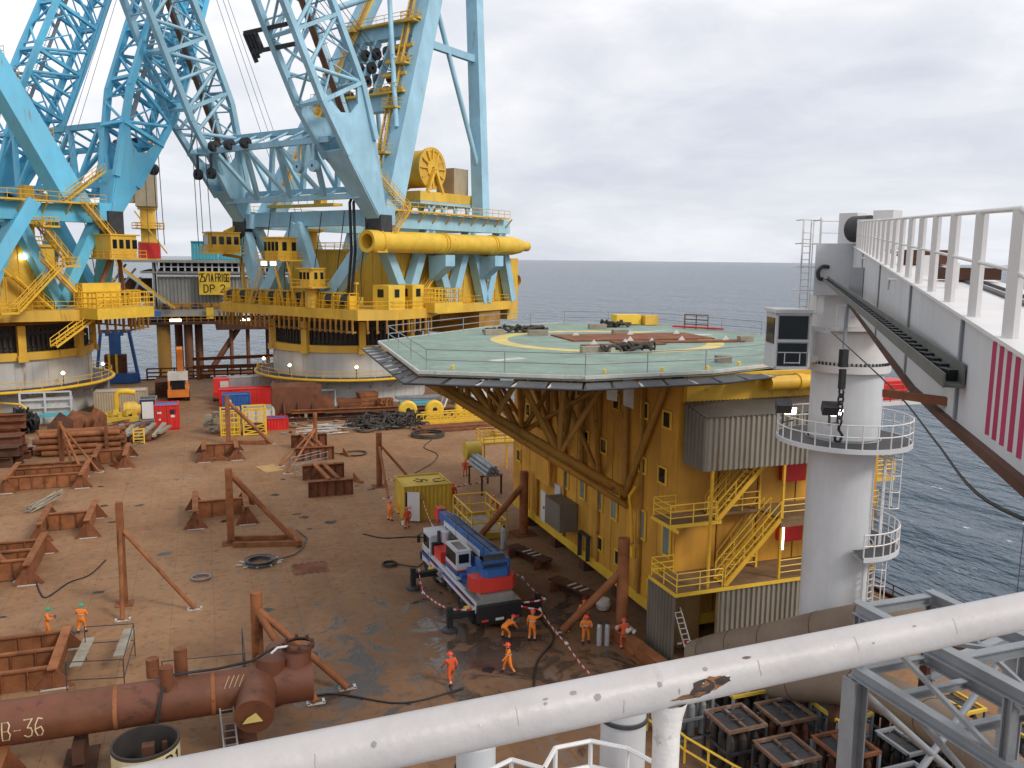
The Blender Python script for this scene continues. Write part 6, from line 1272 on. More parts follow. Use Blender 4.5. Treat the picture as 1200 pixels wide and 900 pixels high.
T = thing('bundle_frame', 'pale bundle of bent bars on deck at far left', 'bar bundle', (-14.2, 86, 0)); rnd = random.Random(5)
for i in range(14): mb = MB(); mb.tube((-15.2 + rnd.uniform(-.4, .4), 84.6 + rnd.uniform(-.5, .3), .1 + rnd.uniform(0, .5)), (-13.4 + rnd.uniform(-.5, .5), 87.4 + rnd.uniform(-.4, .4), .5 + rnd.uniform(0, .7)), .06, 5); mb.build('bar', 'timber', T)
# white railed shed and machinery by the left tub
T = thing('railed_shed', 'white railed platform shed against the left crane tub', 'shed', (-20, 131, 0)); mb = MB()
for x in (-23.6, -20.6, -17.4):
    mb.beam((x, 129.6, 0), (x, 129.6, 4.4), .25)
for z in (4.4, 3.4, 2.3): mb.beam((-23.6, 129.6, z), (-17.4, 129.6, z), .2)
mb.build('frame', 'grey_white', T); mb = MB(); mb.b2((-23.4, 130, 0), (-17.6, 133, 3.2)); mb.build('hut', 'pale_trim', T); mb = MB(); mb.box((-18.8, 127.6, 1.6), (4.6, 1.4, .4), .1); mb.build('teal_beam', 'teal_paint', T)
mb = MB(); mb.path([(-25.5, 127, 0), (-25.5, 127, 3.6), (-22.8, 126, 3.4), (-21.4, 125.6, 2), (-21.4, 125.6, 0)], .16, 6); tag(mb.build('bent_rail', 'rail_yellow'), 'bent yellow hand rail below the left crane tub', 'rail')
mb = MB(); tangle(mb, (-22.2, 123.6, 0), 1.8, 1.4, 26, .16, 3.4, 91); tag(mb.build('hose_heap', 'black'), 'black heap of hose beside the rusty beams at left', 'hose')
T = thing('pump_set', 'yellow pump and pipe bends in front of the beige container', 'pump', (-10.6, 130, 0)); mb = MB(); mb.path([(-11.8, 130.6, 0), (-11.8, 130.6, 3.4), (-11.4, 130.4, 4.0), (-10.4, 130.4, 4.0), (-9.4, 130.6, 3.8)], .42, 10); mb.build('pipe_bend', 'bright_yellow', T); mb = MB(); mb.lathe([(.05, -1.1), (.9, -1.1), (1.0, -.6), (1.0, .6), (.9, 1.1), (.05, 1.1)], 16, (-9.7, 129.6, 1.6), axis='X'); mb.build('pump_body', 'crane_yellow', T)
mb = MB(); mb.box((-11.2, 129, .4), (4.6, 2.6, .7)); 
for i in range(7): mb.box((-13 + i * .6, 128.4, 1.0 + (i % 3) * .2), (.4, .8, .7), i)
mb.build('base_frame', 'olive_yellow', T)
# orange truck, red machine
T = thing('orange_truck', 'orange lifting truck parked at the far end of the lane', 'truck', (-4.0, 145.5, 0)); mb = MB(); mb.b2((-5.6, 144, .7), (-2.4, 150, 1.9)); mb.b2((-5.5, 144.1, 1.9), (-5.2, 144.6, 3.4)); mb.b2((-2.8, 144.1, 1.9), (-2.5, 144.6, 3.4)); mb.build('chassis', 'orange_paint', T); mb = MB(); mb.b2((-5.5, 144.2, 3.4), (-2.5, 146.6, 4.6)); mb.build('cab_roof', 'pale_trim', T); mb = MB(); mb.b2((-5.0, 144.3, 1.95), (-3.0, 146.4, 3.35)); mb.build('cab_glass', 'glass', T); mb = MB(); mb.beam((-3.6, 147.5, 3), (-3.6, 144.8, 8.5), .9, .9); mb.build('mast', 'orange_paint', T)
for x in (-5.4, -2.6):
    for y in (145, 148.6): mb = MB(); mb.lathe([(.2, -.25), (.75, -.25), (.75, .25), (.2, .25)], 14, (x, y, .75), axis='X'); mb.build('wheel', 'tyre', T)
T = thing('red_machine', 'small red wheeled machine at the far right of the lane', 'machine', (2.4, 143.6, 0)); mb = MB(); mb.b2((1.2, 142.6, .5), (3.8, 145.6, 1.5)); mb.b2((1.3, 143.0, 1.5), (3.7, 145, 3.6)); mb.build('body', 'red_paint', T); mb = MB(); mb.b2((2.3, 142.9, 2.0), (3.6, 143.02, 3.2)); mb.build('opening', 'pale_trim', T)
for x in (1.4, 3.6): mb = MB(); mb.lathe([(.2, -.25), (.55, -.25), (.55, .25), (.2, .25)], 12, (x, 143, .55), axis='X'); mb.build('wheel', 'red_oxide', T)
# blue tug shaped davit frame over the bow rail
T = thing('blue_davit_frame', 'tall blue frame with black tank beyond the deck edge left of the platform legs', 'davit frame', (-14, 168, 0)); mb = MB()
for x0, x1 in ((-17.2, -18.4), (-12.6, -11.2)): mb.beam((x1, 168.4, 0), (x0, 168.8, 9.6), .5)
mb.beam((-17.4, 168.8, 9.4), (-12.4, 168.8, 9.4), .6); mb.build('legs', 'blue_paint', T); mb = MB(); mb.lathe([(1.0, 4.5), (1.0, 9.2), (.01, 9.2)], 14, (-15, 168.8, 0)); mb.box((-15, 168.8, 9), (3, 1, .8)); mb.build('tank', 'blue_paint', T); mb = MB(); mb.box((-15, 168.8, 3), (3.6, 2, 4.4)); mb.build('engine', 'rust_dark', T); mb = MB(); mb.box((-15, 168.3, 1.0), (7.2, 2.4, 1.8)); mb.build('base', 'blue_paint', T); mb = MB()
for dx in (-1, .2): mb.box((-15 + dx, 167.7, 3.4), (.4, .2, 3.8))
mb.build('stripes', 'bright_yellow', T)
T = thing('bow_fence', 'brown steel fence along the bow edge between the cranes', 'fence', (4, 170, 0)); mb = MB(); railing(mb, [(-10, 170.2, 0), (16, 170.2, 0)], 2.2, .16, 2.4, 2, False, 6); mb.build('bars', 'rust_steel', T); mb = MB(); mb.ibeam((-2, 168.8, 2.4), (15, 168.8, 2.4), .6, .7, .06); mb.ibeam((-2, 169.2, 3.9), (14, 169.2, 4.2), .5, .6, .06); mb.build('rails', 'rust_steel', T)
for x in (-1, 13): mb = MB(); mb.beam((x, 169, 0), (x, 169, 5.4), .5); mb.build('post', 'rust_steel', T)

# ------------------------------------------------------------------ yellow container, railed cage, grey pipes by the block
T = container('olive yellow container with its white door standing open', (18.2, 73.4, 0), (4.3, 4.0, 3.2), 0, 'olive_yellow')
mb = MB(); mb.box((-1.4, -2.35, 1.45), (.1, 1.1, 2.6), R(62)); d = mb.build('door', 'white_paint', T); mb = MB(); mb.box((-1.75, -2.45, 1.4), (.05, .05, .3)); mb.build('handle', 'dark_steel', d)
mb = MB(); mb.box((-1.6, -1.98, 1.4), (.9, .12, 2.5)); mb.build('doorway', 'black', T); mb = MB(); tangle(mb, (.2, 0, 3.15), 2.0, 1.6, 3, .04, .05, 55); mb.build('roof_sling', 'rope_dark', T)
T = thing('railed_work_basket', 'yellow railed work basket beside the mobile crane boom', 'work basket', (22.0, 67.5, 0)); mb = MB(); mb.b2((20.3, 65.0, .1), (23.3, 70.6, .3)); mb.build('floor', 'timber', T); mb = MB(); mb.b2((20.2, 64.8, 0), (23.4, 64.95, .5)); mb.b2((20.2, 70.65, 0), (23.4, 70.8, .5)); mb.b2((20.1, 64.96, 0), (20.28, 70.64, .5)); mb.b2((23.32, 64.96, 0), (23.5, 70.64, .5)); mb.build('kick_plate', 'olive_yellow', T); mb = MB()
railing(mb, [(20.3, 65, .4), (23.3, 65, .4), (23.3, 70.6, .4), (20.3, 70.6, .4)], 1.9, .07, 1.5, 1, True, 6); mb.build('rails', 'bright_yellow', T)
for k_ in range(3):
    for j in range(4 - k_):
        x = 25.4 + j * .42 + k_ * .2; z = 2.2 + k_ * .36; mb = MB(); mb.tube((x, 76.5, z), (x, 82.5, z), .19, 12); mb.tube((x, 76.48, z), (x, 76.52, z), .14, 12); tag(mb.build('grey_pipe', 'steel_grey'), 'grey pipe in the rack beyond the yellow block, %s layer, %s from the lane' % (ORD[k_], ('nearest', 'second', 'third', 'farthest')[j]), 'pipe', 'grey pipes beyond the block')
T = thing('pipe_rack', 'yellow drum and rack carrying the grey pipes', 'rack', (25, 79, 0)); mb = MB()
for y in (77.4, 81.6):
    mb.b2((25.0, y, 1.85), (27.3, y + .2, 1.98))
    for x in (25.1, 27.1): mb.b2((x, y, 0), (x + .15, y + .2, 1.84))
mb.build('stand', 'rust_dark', T); mb = MB(); mb.lathe([(.05, -.8), (.95, -.8), (.95, .8), (.05, .8)], 16, (26.0, 83.4, 3.2), axis='X'); mb.build('drum', 'olive_yellow', T); mb = MB(); mb.b2((27.6, 84.6, 3.4), (31.4, 87.4, 3.6)); railing(mb, [(27.7, 84.7, 3.6), (31.3, 84.7, 3.6), (31.3, 87.3, 3.6), (27.7, 87.3, 3.6)], 1.1, .05, 1.2, 2, True); 
for x in (27.8, 31.2):
    for y in (84.8, 87.2): mb.beam((x, y, 0), (x, y, 3.4), .16)
mb.build('railed_stage', 'rail_yellow', T)
# gas bottles
def bottle(label, x, y, m_='steel_light', h=1.9, r=.27, grp=None):
    T = thing('gas_bottle', label, 'gas bottle', (x, y, 0), grp); mb = MB(); mb.lathe([(.01, .02), (r, .02), (r, h * .8), (r * .8, h * .88), (.1, h * .92), (.1, h)], 14, (x, y, 0)); mb.build('cylinder', m_, T); mb = MB(); mb.lathe([(.13, h * .93), (.13, h), (.01, h)], 8, (x, y, 0)); mb.build('valve_cap', 'dark_steel', T)
bottle('single tall grey gas bottle behind the mobile crane', 22.1, 62.2); bottle('left grey gas bottle next to the worker by the post', 21.75, 43.9, h=1.5, r=.16); bottle('right grey gas bottle next to the worker by the post', 22.2, 43.75, h=1.5, r=.16)
mb = MB(); mb.lathe([(.01, .1), (.42, .12), (.5, .45), (.42, .78), (.01, .8)], 14, (24.3, 48.6, 0)); mb.lathe([(.2, .01), (.2, .12)], 8, (24.3, 48.6, 0)); tag(mb.build('round_float', 'pale_trim'), 'pale round float beside the near braced post', 'float')
mb = MB(); mb.box((6.3, 94.8, .03), (2.0, 3.2, .05), .3); tag(mb.build('plywood_sheet', 'light_wood'), 'plywood sheet beside the feet of the leaning tripod', 'plywood')
T = thing('scaffold_trestle', 'thin scaffold trestle among the plate girders', 'trestle', (10.2, 92.5, 0)); mb = MB(); railing(mb, [(8.6, 90.0, 0), (12.4, 93.0, 0)], 1.9, .035, 2.2, 2); mb.build('frame_tubes', 'steel_grey', T); mb = MB(); railing(mb, [(8.4, 92.0, 0), (11.8, 94.6, 0)], 1.7, .035, 2.2, 1); mb.build('frame_tubes', 'steel_grey', T)

# hatch outline and scars on the deck
T = thing('deck_hatch', 'flush rectangular hatch outlined on the deck left of the mobile crane', 'hatch', (6.9, 62.4, 0)); mb = MB(); mb.b2((5.7, 61.5, .004), (8.0, 63.6, .012)); mb.build('lid', 'rust_steel', T); mb = MB()
for a, b_ in (((5.6, 61.4), (8.1, 61.4)), ((8.1, 61.4), (8.1, 63.7)), ((8.1, 63.7), (5.6, 63.7)), ((5.6, 63.7), (5.6, 61.4))): 
    for k_ in range(5): p, q = lerp((*a, .012), (*b_, .012), k_ / 5 + .02), lerp((*a, .012), (*b_, .012), k_ / 5 + .15); mb.beam(p, q, .07, .012)
mb.build('edge_marks', 'dark_steel', T)['kind'] = 'stuff'
for i, (pts, lb) in enumerate((([(12.5, 41.5), (9, 41), (5.5, 43.2), (2, 42.6)], 'black cable on deck left of the lone worker'), ([(16, 40), (17.4, 43), (19.6, 45.8), (19.9, 49.6), (21.5, 52)], 'black hose running past the workers behind the crane'), ([(-12, 66.6), (-11.2, 63.5), (-10.6, 62.4), (-9.6, 64.8), (-8.4, 66), (-7.6, 69)], 'dark cable trailing from the left frame'), ([(21, 88), (24, 92), (25.6, 96), (25, 100), (27, 104)], 'thin cable behind the lone worker in mid deck'), ([(17, 66.5), (15.5, 67.2), (13.4, 67.6), (12, 69.2)], 'cable between the crane cab and the yellow container'))):
    mb = MB(); P_ = [Vector((*p, .05)) for p in pts]; sm = []
    for k_ in range(len(P_) - 1):
        p0, p1, p2, p3 = P_[max(0, k_ - 1)], P_[k_], P_[k_ + 1], P_[min(len(P_) - 1, k_ + 2)]
        for j in range(6): u_ = j / 6; sm.append(.5 * ((2 * p1) + (p2 - p0) * u_ + (2 * p0 - 5 * p1 + 4 * p2 - p3) * u_ ** 2 + (3 * p1 - p0 - 3 * p2 + p3) * u_ ** 3))
    sm.append(P_[-1]); mb.path(sm, .05, 5); tag(mb.build('deck_cable', 'black'), lb, 'cable')
rnd = random.Random(21); OIL = MB()
for i in range(34):
    x, y = rnd.uniform(-14, 22), rnd.uniform(42, 96)
    if not (8 < x < 24 and 42 < y < 68) and rnd.random() < .4: continue
    n = 9; r = rnd.uniform(.15, .55); pts = [(x + r * rnd.uniform(.5, 1.2) * math.cos(2 * PI * k_ / n) * 1.3, y + r * rnd.uniform(.5, 1.2) * math.sin(2 * PI * k_ / n), .008) for k_ in range(n)]
    OIL.add(pts, [tuple(range(n))])
tag(OIL.build('oil_stains', 'oil'), 'small dark oil stains scattered on the rusty deck', kind='stuff')

# scrap lying about the stores area: too many odd bits to count
for nm, x0, x1, y0, y1, n, seed in (('left', -21, -8, 110, 127, 90, 1), ('right', 9, 33, 111, 127, 140, 2)):
    rnd = random.Random(seed + 300); b = MB()
    for i in range(n):
        x, y = rnd.uniform(x0, x1), rnd.uniform(y0, y1); k_ = rnd.random()
        if k_ < .45: L_ = rnd.uniform(.8, 3.5); a = rnd.gauss(0, .4); b.beam((x, y, .08 + rnd.uniform(0, .3)), (x + L_ * math.cos(a), y + L_ * math.sin(a), .08 + rnd.uniform(0, .5)), rnd.uniform(.06, .22), None, (0, 0, 1), rnd.randint(0, 3))
        elif k_ < .8: b.box((x, y, .12), (rnd.uniform(.3, 1.3), rnd.uniform(.3, 1.1), rnd.uniform(.06, .5)), rnd.uniform(0, 3), rnd.randint(0, 3))
        else: b.tube((x, y, .12), (x + rnd.uniform(-1, 1), y + rnd.uniform(-1, 1), .12 + rnd.uniform(0, .5)), rnd.uniform(.06, .18), 8, None, rnd.randint(0, 3))
    tag(b.build('scrap', ['rust_dark', 'rust_steel', 'timber', 'steel_grey']), 'loose scrap steel and timber scattered by the %s' % ('left stacks' if nm == 'left' else 'wire rope heaps'), kind='stuff')
# ------------------------------------------------------------------ mobile crane (local frame: +y = driving direction)
T = thing('mobile_crane', 'blue white and red mobile crane parked with lowered boom beside the yellow block', 'mobile crane', (0, 0, 0))
def B_(n, m_, f, par=None): mb = MB(); f(mb); return mb.build(n, m_, par or T)
ch = B_('chassis', 'truck_white', lambda b: (b.b2((-1.3, -5.4, .95), (1.3, 3.4, 1.45)), b.b2((-1.3, -5.3, 1.45), (-1.12, 3.2, 1.62)), b.b2((1.12, -5.3, 1.45), (1.3, 3.2, 1.62))))
for sx in (-1, 1):
    B_('blue_stripe', 'blue_paint', lambda b: b.b2((sx * 1.305, -4.6, 1.25), (sx * 1.315, 3.4, 1.42)), ch); B_('red_stripe', 'truck_red', lambda b: b.b2((sx * 1.305, -4.6, 1.18), (sx * 1.316, 3.4, 1.235)), ch)
B_('rear_deck', 'aluminium', lambda b: (b.b2((-1.28, -5.35, 1.46), (1.28, -3.2, 1.66)), b.b2((-.95, -5.3, 1.67), (.95, -4.3, 2.0)), b.b2((-1.2, -3.1, 1.46), (1.2, 3.3, 1.52))), ch)
B_('rear_bumper', 'black', lambda b: (b.b2((-1.35, -5.75, .55), (1.35, -5.41, 1.5)), b.b2((-1.0, -5.7, .4), (1.0, -5.0, .9))), ch)
for x in (-.95, .95): B_('tail_light', 'truck_red', lambda b: b.b2((x - .2, -5.79, .62), (x + .2, -5.755, .74)), ch)
B_('number_plate', 'white_paint', lambda b: b.b2((-.3, -5.8, .62), (.2, -5.755, .76)), ch)
for sx in (-1, 1):
    for y in (-4.2, -2.6, 2.6, 4.3):
        B_('wheel_arch', 'black', lambda b: b.b2((sx * .8, y - .8, 1.28), (sx * 1.32, y + .8, 1.4)), ch)
        wh = B_('wheel', 'tyre', lambda b: b.lathe([(.3, sx * .72), (.62, sx * .72), (.68, sx * .8), (.68, sx * 1.2), (.62, sx * 1.28), (.36, sx * 1.28), (.3, sx * 1.18), (.05, sx * 1.18)], 20, (0, y, .68), axis='X'))
        B_('rim', 'dark_steel', lambda b: b.lathe([(.34, sx * 1.2), (.2, sx * 1.24), (.1, sx * 1.3), (.02, sx * 1.3)], 12, (0, y, .68), axis='X'), wh)
# driver's cab
cb_ = B_('driver_cab', 'truck_white', lambda b: (b.prism([(-1.3, 3.45), (1.3, 3.45), (1.3, 5.2), (1.1, 5.6), (-1.1, 5.6), (-1.3, 5.2)], .7, 1.75), b.prism([(-1.25, 3.5), (1.25, 3.5), (1.25, 5.05), (1.02, 5.35), (-1.02, 5.35), (-1.25, 5.05)], 1.75, 2.75), b.box((0, 4.35, 2.8), (2.4, 1.8, .1))))
B_('windscreen', 'glass', lambda b: (b.b2((-1.0, 5.36, 1.85), (1.0, 5.39, 2.6)), b.b2((-1.28, 3.75, 1.85), (-1.255, 4.95, 2.6)), b.b2((1.255, 3.75, 1.85), (1.28, 4.95, 2.6))), cb_)
B_('blue_band', 'blue_paint', lambda b: (b.b2((-1.32, 3.5, 1.05), (-1.303, 5.2, 1.4)), b.b2((1.303, 3.5, 1.05), (1.32, 5.2, 1.4))), cb_)
B_('front_bumper', 'black', lambda b: b.b2((-1.25, 5.61, .5), (1.25, 5.85, 1.0)), cb_)
for sx in (-1, 1): B_('mirror', 'black', lambda b: (b.box((sx * 1.5, 5.3, 2.1), (.22, .1, .5)), b.beam((sx * 1.3, 5.2, 2.5), (sx * 1.5, 5.3, 2.4), .04)), cb_)
B_('engine_box', 'truck_red', lambda b: b.b2((-1.15, 1.6, 1.53), (.0, 3.0, 2.3))); B_('engine_grille', 'black', lambda b: (b.b2((.1, 1.6, 1.53), (1.2, 3.3, 2.5)), b.b2((-1.2, 3.05, 1.53), (.05, 3.4, 2.4)))); B_('air_filter', 'truck_white', lambda b: b.lathe([(.3, 2.3), (.3, 3.1), (.02, 3.15)], 12, (-.3, 3.3, 0))); B_('exhaust', 'dark_steel', lambda b: b.tube((-.75, 3.2, 2.0), (-.75, 3.2, 3.2), .12, 8))
for i in range(3): B_('side_step', 'aluminium', lambda b: b.b2((-1.5, .6, .7 + i * .3), (-1.32, 1.4, .78 + i * .3)), ch)
# superstructure
ss = B_('superstructure', 'blue_crane_boom', lambda b: (b.lathe([(1.0, 1.53), (1.0, 1.9), (.01, 1.9)], 24, (0, -1.6, 0)), b.b2((-.2, -4.2, 1.95), (1.2, .2, 2.5)), b.plate([(.05, -4.2, 2.5), (.05, -1.2, 2.5), (.05, -3.2, 3.6), (.05, -4.2, 3.6)], .12), b.plate([(1.15, -4.2, 2.5), (1.15, -1.2, 2.5), (1.15, -3.2, 3.6), (1.15, -4.2, 3.6)], .12), b.b2((-1.15, -2.4, 1.95), (-.25, -.2, 2.2)), b.b2((-.9, -3.9, 2.3), (-.25, -2.6, 2.75))))
B_('counterweight', 'truck_red', lambda b: b.prism([(-1.35, -3.9), (1.35, -3.9), (1.38, -4.6), (1.0, -5.1), (-1.0, -5.1), (-1.38, -4.6)], 2.05, 2.85), ss)
B_('winch_frame', 'blue_crane_boom', lambda b: (b.prism([(-.7, -4.1), (.95, -4.1), (.95, -4.7), (.7, -5.0), (-.5, -5.0), (-.7, -4.7)], 2.86, 3.3), b.b2((-.75, -4.6, 3.3), (-.6, -3.6, 3.7)), b.b2((.85, -4.6, 3.3), (1.0, -3.6, 3.7)), b.b2((-.75, -4.62, 3.55), (1.0, -4.5, 3.7))), ss)
B_('winch_drum', 'dark_steel', lambda b: b.lathe([(.42, -.55), (.42, .8), (.02, .8)], 14, (0, -4.15, 3.5), axis='X'), ss)
oc = B_('operator_cab', 'truck_white', lambda b: (b.prism([(-1.3, -1.9), (-.35, -1.9), (-.35, .3), (-1.3, .15)], 1.75, 2.55), b.prism([(-1.28, -1.85), (-.38, -1.85), (-.38, .25), (-1.28, .12)], 2.55, 3.45), b.b2((-1.32, -1.9, 3.45), (-.34, .2, 3.53))))
B_('cab_glass', 'glass', lambda b: (b.b2((-1.31, -1.7, 2.6), (-1.285, .05, 3.35)), b.b2((-1.15, .21, 2.5), (-.5, .26, 3.35)), b.b2((-1.15, -1.88, 2.75), (-.5, -1.855, 3.3)), b.b2((-1.1, -1.6, 3.535), (-.55, -.2, 3.55))), oc)
B_('cab_stripe', 'blue_paint', lambda b: (b.b2((-1.325, -1.9, 2.0), (-1.305, .14, 2.25)), b.b2((-1.3, -1.94, 2.0), (-.36, -1.905, 2.25))), oc); B_('cab_red_stripe', 'truck_red', lambda b: (b.b2((-1.326, -1.9, 2.27), (-1.306, .14, 2.34)), b.b2((-1.3, -1.95, 2.27), (-.36, -1.906, 2.34))), oc)
def boom_sec(b, y0, y1, w_, h, z0, z1): 
    a_, q = Vector((.55, y0, z0)), Vector((.55, y1, z1)); b.beam(a_, q, w_, h)
bo = B_('boom', 'blue_crane_boom', lambda b: boom_sec(b, -4.1, 4.9, .78, .8, 3.45, 3.3)); B_('boom_side', 'truck_white', lambda b: b.beam((.15, -2.0, 3.24), (.15, 4.85, 3.13), .02, .42), bo); B_('boom_side', 'truck_white', lambda b: b.beam((.95, -2.0, 3.24), (.95, 4.85, 3.13), .02, .42), bo)
B_('inner_boom', 'blue_crane_boom', lambda b: (boom_sec(b, 4.91, 5.8, .66, .68, 3.3, 3.28), boom_sec(b, 5.81, 6.4, .54, .56, 3.28, 3.27)), bo)
B_('boom_head', 'truck_red', lambda b: (b.box((.55, 6.85, 3.2), (.6, .8, .9)), b.lathe([(.1, -.25), (.4, -.25), (.4, .25), (.1, .25)], 12, (.55, 7.2, 3.1), axis='X')), bo)
B_('boom_top_rail', 'dark_steel', lambda b: (b.beam((.3, -3.5, 3.87), (.3, 4.7, 3.72), .04, .06), b.beam((.8, -3.5, 3.87), (.8, 4.7, 3.72), .04, .06)), bo)
B_('hook_ball', 'truck_red', lambda b: (b.lathe([(.01, 1.2), (.3, 1.4), (.3, 1.8), (.01, 2.0)], 12, (.55, 7.3, 0)), b.tube((.55, 7.3, 2.0), (.55, 7.3, 2.8), .03, 5)), bo)
B_('lift_cylinder', 'dark_steel', lambda b: b.tube((.55, -.4, 2.3), (.55, 2.6, 2.95), .2, 10), bo)
for y, e_ in ((-4.9, 2.75), (1.9, 2.9)):
    for sx in (-1, 1):
        og = B_('outrigger', 'black', lambda b: (b.b2((sx * 1.0, y - .18, .75), (sx * e_, y + .18, 1.1)), b.b2((sx * (e_ - .15), y - .15, .2), (sx * (e_ + .15), y + .15, 1.4))))
        B_('foot_pad', 'dark_steel', lambda b: b.lathe([(.45, .02), (.45, .14), (.15, .25), (.15, .5)], 12, (sx * e_, y, 0)), og)
        B_('wheel_chock', 'bright_yellow', lambda b: b.lathe([(.05, -.12), (.3, -.12), (.3, .12), (.05, .12)], 10, (sx * 1.6, y + .35, .9), axis='X'), og)
for y in (-.6, .9, 2.2): B_('side_locker', 'dark_steel', lambda b: (b.b2((-1.36, y - .5, .62), (-1.06, y + .35, .93)), b.b2((1.06, y - .5, .62), (1.36, y + .35, .93))), ch)
for x in (-.9, .9): B_('head_lamp', 'reflective', lambda b: b.b2((x - .2, 5.86, .66), (x + .2, 5.9, .86)), cb_)
B_('door_seam', 'black', lambda b: (b.b2((-1.31, 3.72, .8), (-1.302, 3.745, 1.75)), b.b2((-1.31, 4.95, .8), (-1.302, 4.975, 1.75)), b.b2((-1.322, 3.72, 1.5), (-1.304, 3.9, 1.55))), cb_)
B_('beacon', 'orange_paint', lambda b: b.lathe([(.1, 2.86), (.1, 3.02), (.02, 3.06)], 10, (.9, 4.6, 0)), cb_)
B_('boom_hose', 'black', lambda b: b.path(smooth([(.12, -2.6, 3.0), (.02, -.6, 2.75), (.08, 1.6, 2.9), (.14, 4.6, 3.0)]), .03, 6), bo); B_('boom_hose', 'black', lambda b: b.path(smooth([(.9, -3.4, 3.9), (.6, -1.0, 3.93), (.5, 2.0, 3.86), (.55, 4.6, 3.82)]), .02, 5), bo)
B_('hoist_rope', 'wire', lambda b: b.tube((.55, -3.8, 3.95), (.55, 6.8, 3.7), .02, 5), bo)
for y in (-2.6, .1, 2.4): B_('boom_collar', 'dark_steel', lambda b: b.beam((.55, y - .04, 3.42 - .0165 * (y + 3)), (.55, y + .04, 3.42 - .0165 * (y + 3)), .82, .84), bo)
B_('stowed_jib', 'truck_white', lambda b: (b.beam((1.12, -1.5, 3.3), (1.12, 4.4, 3.2), .08), b.beam((1.12, -1.5, 2.95), (1.12, 4.4, 2.85), .08), [b.beam((1.12, -1.5 + k_ * .84, 2.95 - k_ * .014), (1.12, -1.08 + k_ * .84, 3.28 - k_ * .014), .04) for k_ in range(7)]), bo)
B_('mud_flap', 'tyre', lambda b: (b.b2((-1.3, -5.1, .3), (-.75, -5.06, .95)), b.b2((.75, -5.1, .3), (1.3, -5.06, .95))), ch)
put(T, (16.5, 54.2, 0), R(3)); T.scale = (1.1, 1.1, 1.1)

# red and white barrier tape: each run a string of coloured strips, with knots where it turns
def tape(label, pts, w_=.11):
    T = thing('barrier_tape', label, 'barrier tape', pts[0], 'barrier tape round the crane'); a_, b_ = MB(), MB(); i = 0
    for p, q in zip(pts[:-1], pts[1:]):
        p, q = V(p), V(q); n = max(2, int((q - p).length / .32)); sag = (q - p).length * .035
        for k_ in range(n):
            f = lambda t_: lerp(p, q, t_) - Vector((0, 0, sag * 4 * t_ * (1 - t_)))
            mb = a_ if i % 2 else b_; mb.beam(f(k_ / n), f((k_ + 1) / n), .02, w_); i += 1
    a_.build('red_strips', 'red_paint', T)['kind'] = 'stuff'; b_.build('white_strips', 'white_paint', T)['kind'] = 'stuff'
    mb = MB()
    for p in pts[1:-1]: mb.lathe([(.01, -.14), (.13, 0), (.01, .14)], 8, p)
    if len(pts) > 2: mb.build('knots', 'pale_trim', T)
tape('red and white tape along the left side of the mobile crane', [(13.6, 56.2, 1.4), (13.3, 53.6, .7), (14.0, 49.2, 1.2), (15.7, 48.1, 1.5)])
tape('red and white tape running from the crane to the foreground rail', [(18.0, 48.1, 1.4), (19.3, 47.4, 1.2), (19.3, 43.2, .8), (19.2, 39.5, .6)])
tape('red and white tape along the right side of the mobile crane', [(18.3, 55.2, 2.6), (19.6, 51.4, 1.8), (20.0, 48.4, 1.4), (18.2, 48.2, 1.5)])
tape('red and white tape from the yellow container to the crane cab', [(17.6, 71.3, 2.2), (17.2, 66, 1.2), (16.9, 60.4, 2.2)])
tape('red and white tape behind the yellow container', [(20.6, 77.5, 1.1), (23.8, 78.3, 1.0), (26.2, 79, 1.1)]); tape('red and white tape on the braced post left of the container', [(16.4, 84, 1.0), (17.8, 82, .9), (19.6, 80.4, 1.2)]); tape('red and white tape across the doorway of the lower enclosure', [(24.9, 40.2, 1.3), (26.9, 40.4, 1.35)])
for x, y in ((13.7, 56.2),): T = thing('barrier_post', 'short striped barrier post left of the mobile crane', 'barrier post', (x, y, 0)); mb = MB(); mb.tube((x, y, 0), (x, y, 1.5), .06, 8); mb.lathe([(.3, .01), (.3, .08), (.06, .1)], 10, (x, y, 0)); mb.build('post', 'red_paint', T); mb = MB(); [mb.lathe([(.062, z), (.066, z + .01), (.066, z + .2), (.062, z + .21)], 8, (x, y, 0)) for z in (.3, .75, 1.2)]; mb.build('white_bands', 'white_paint', T)

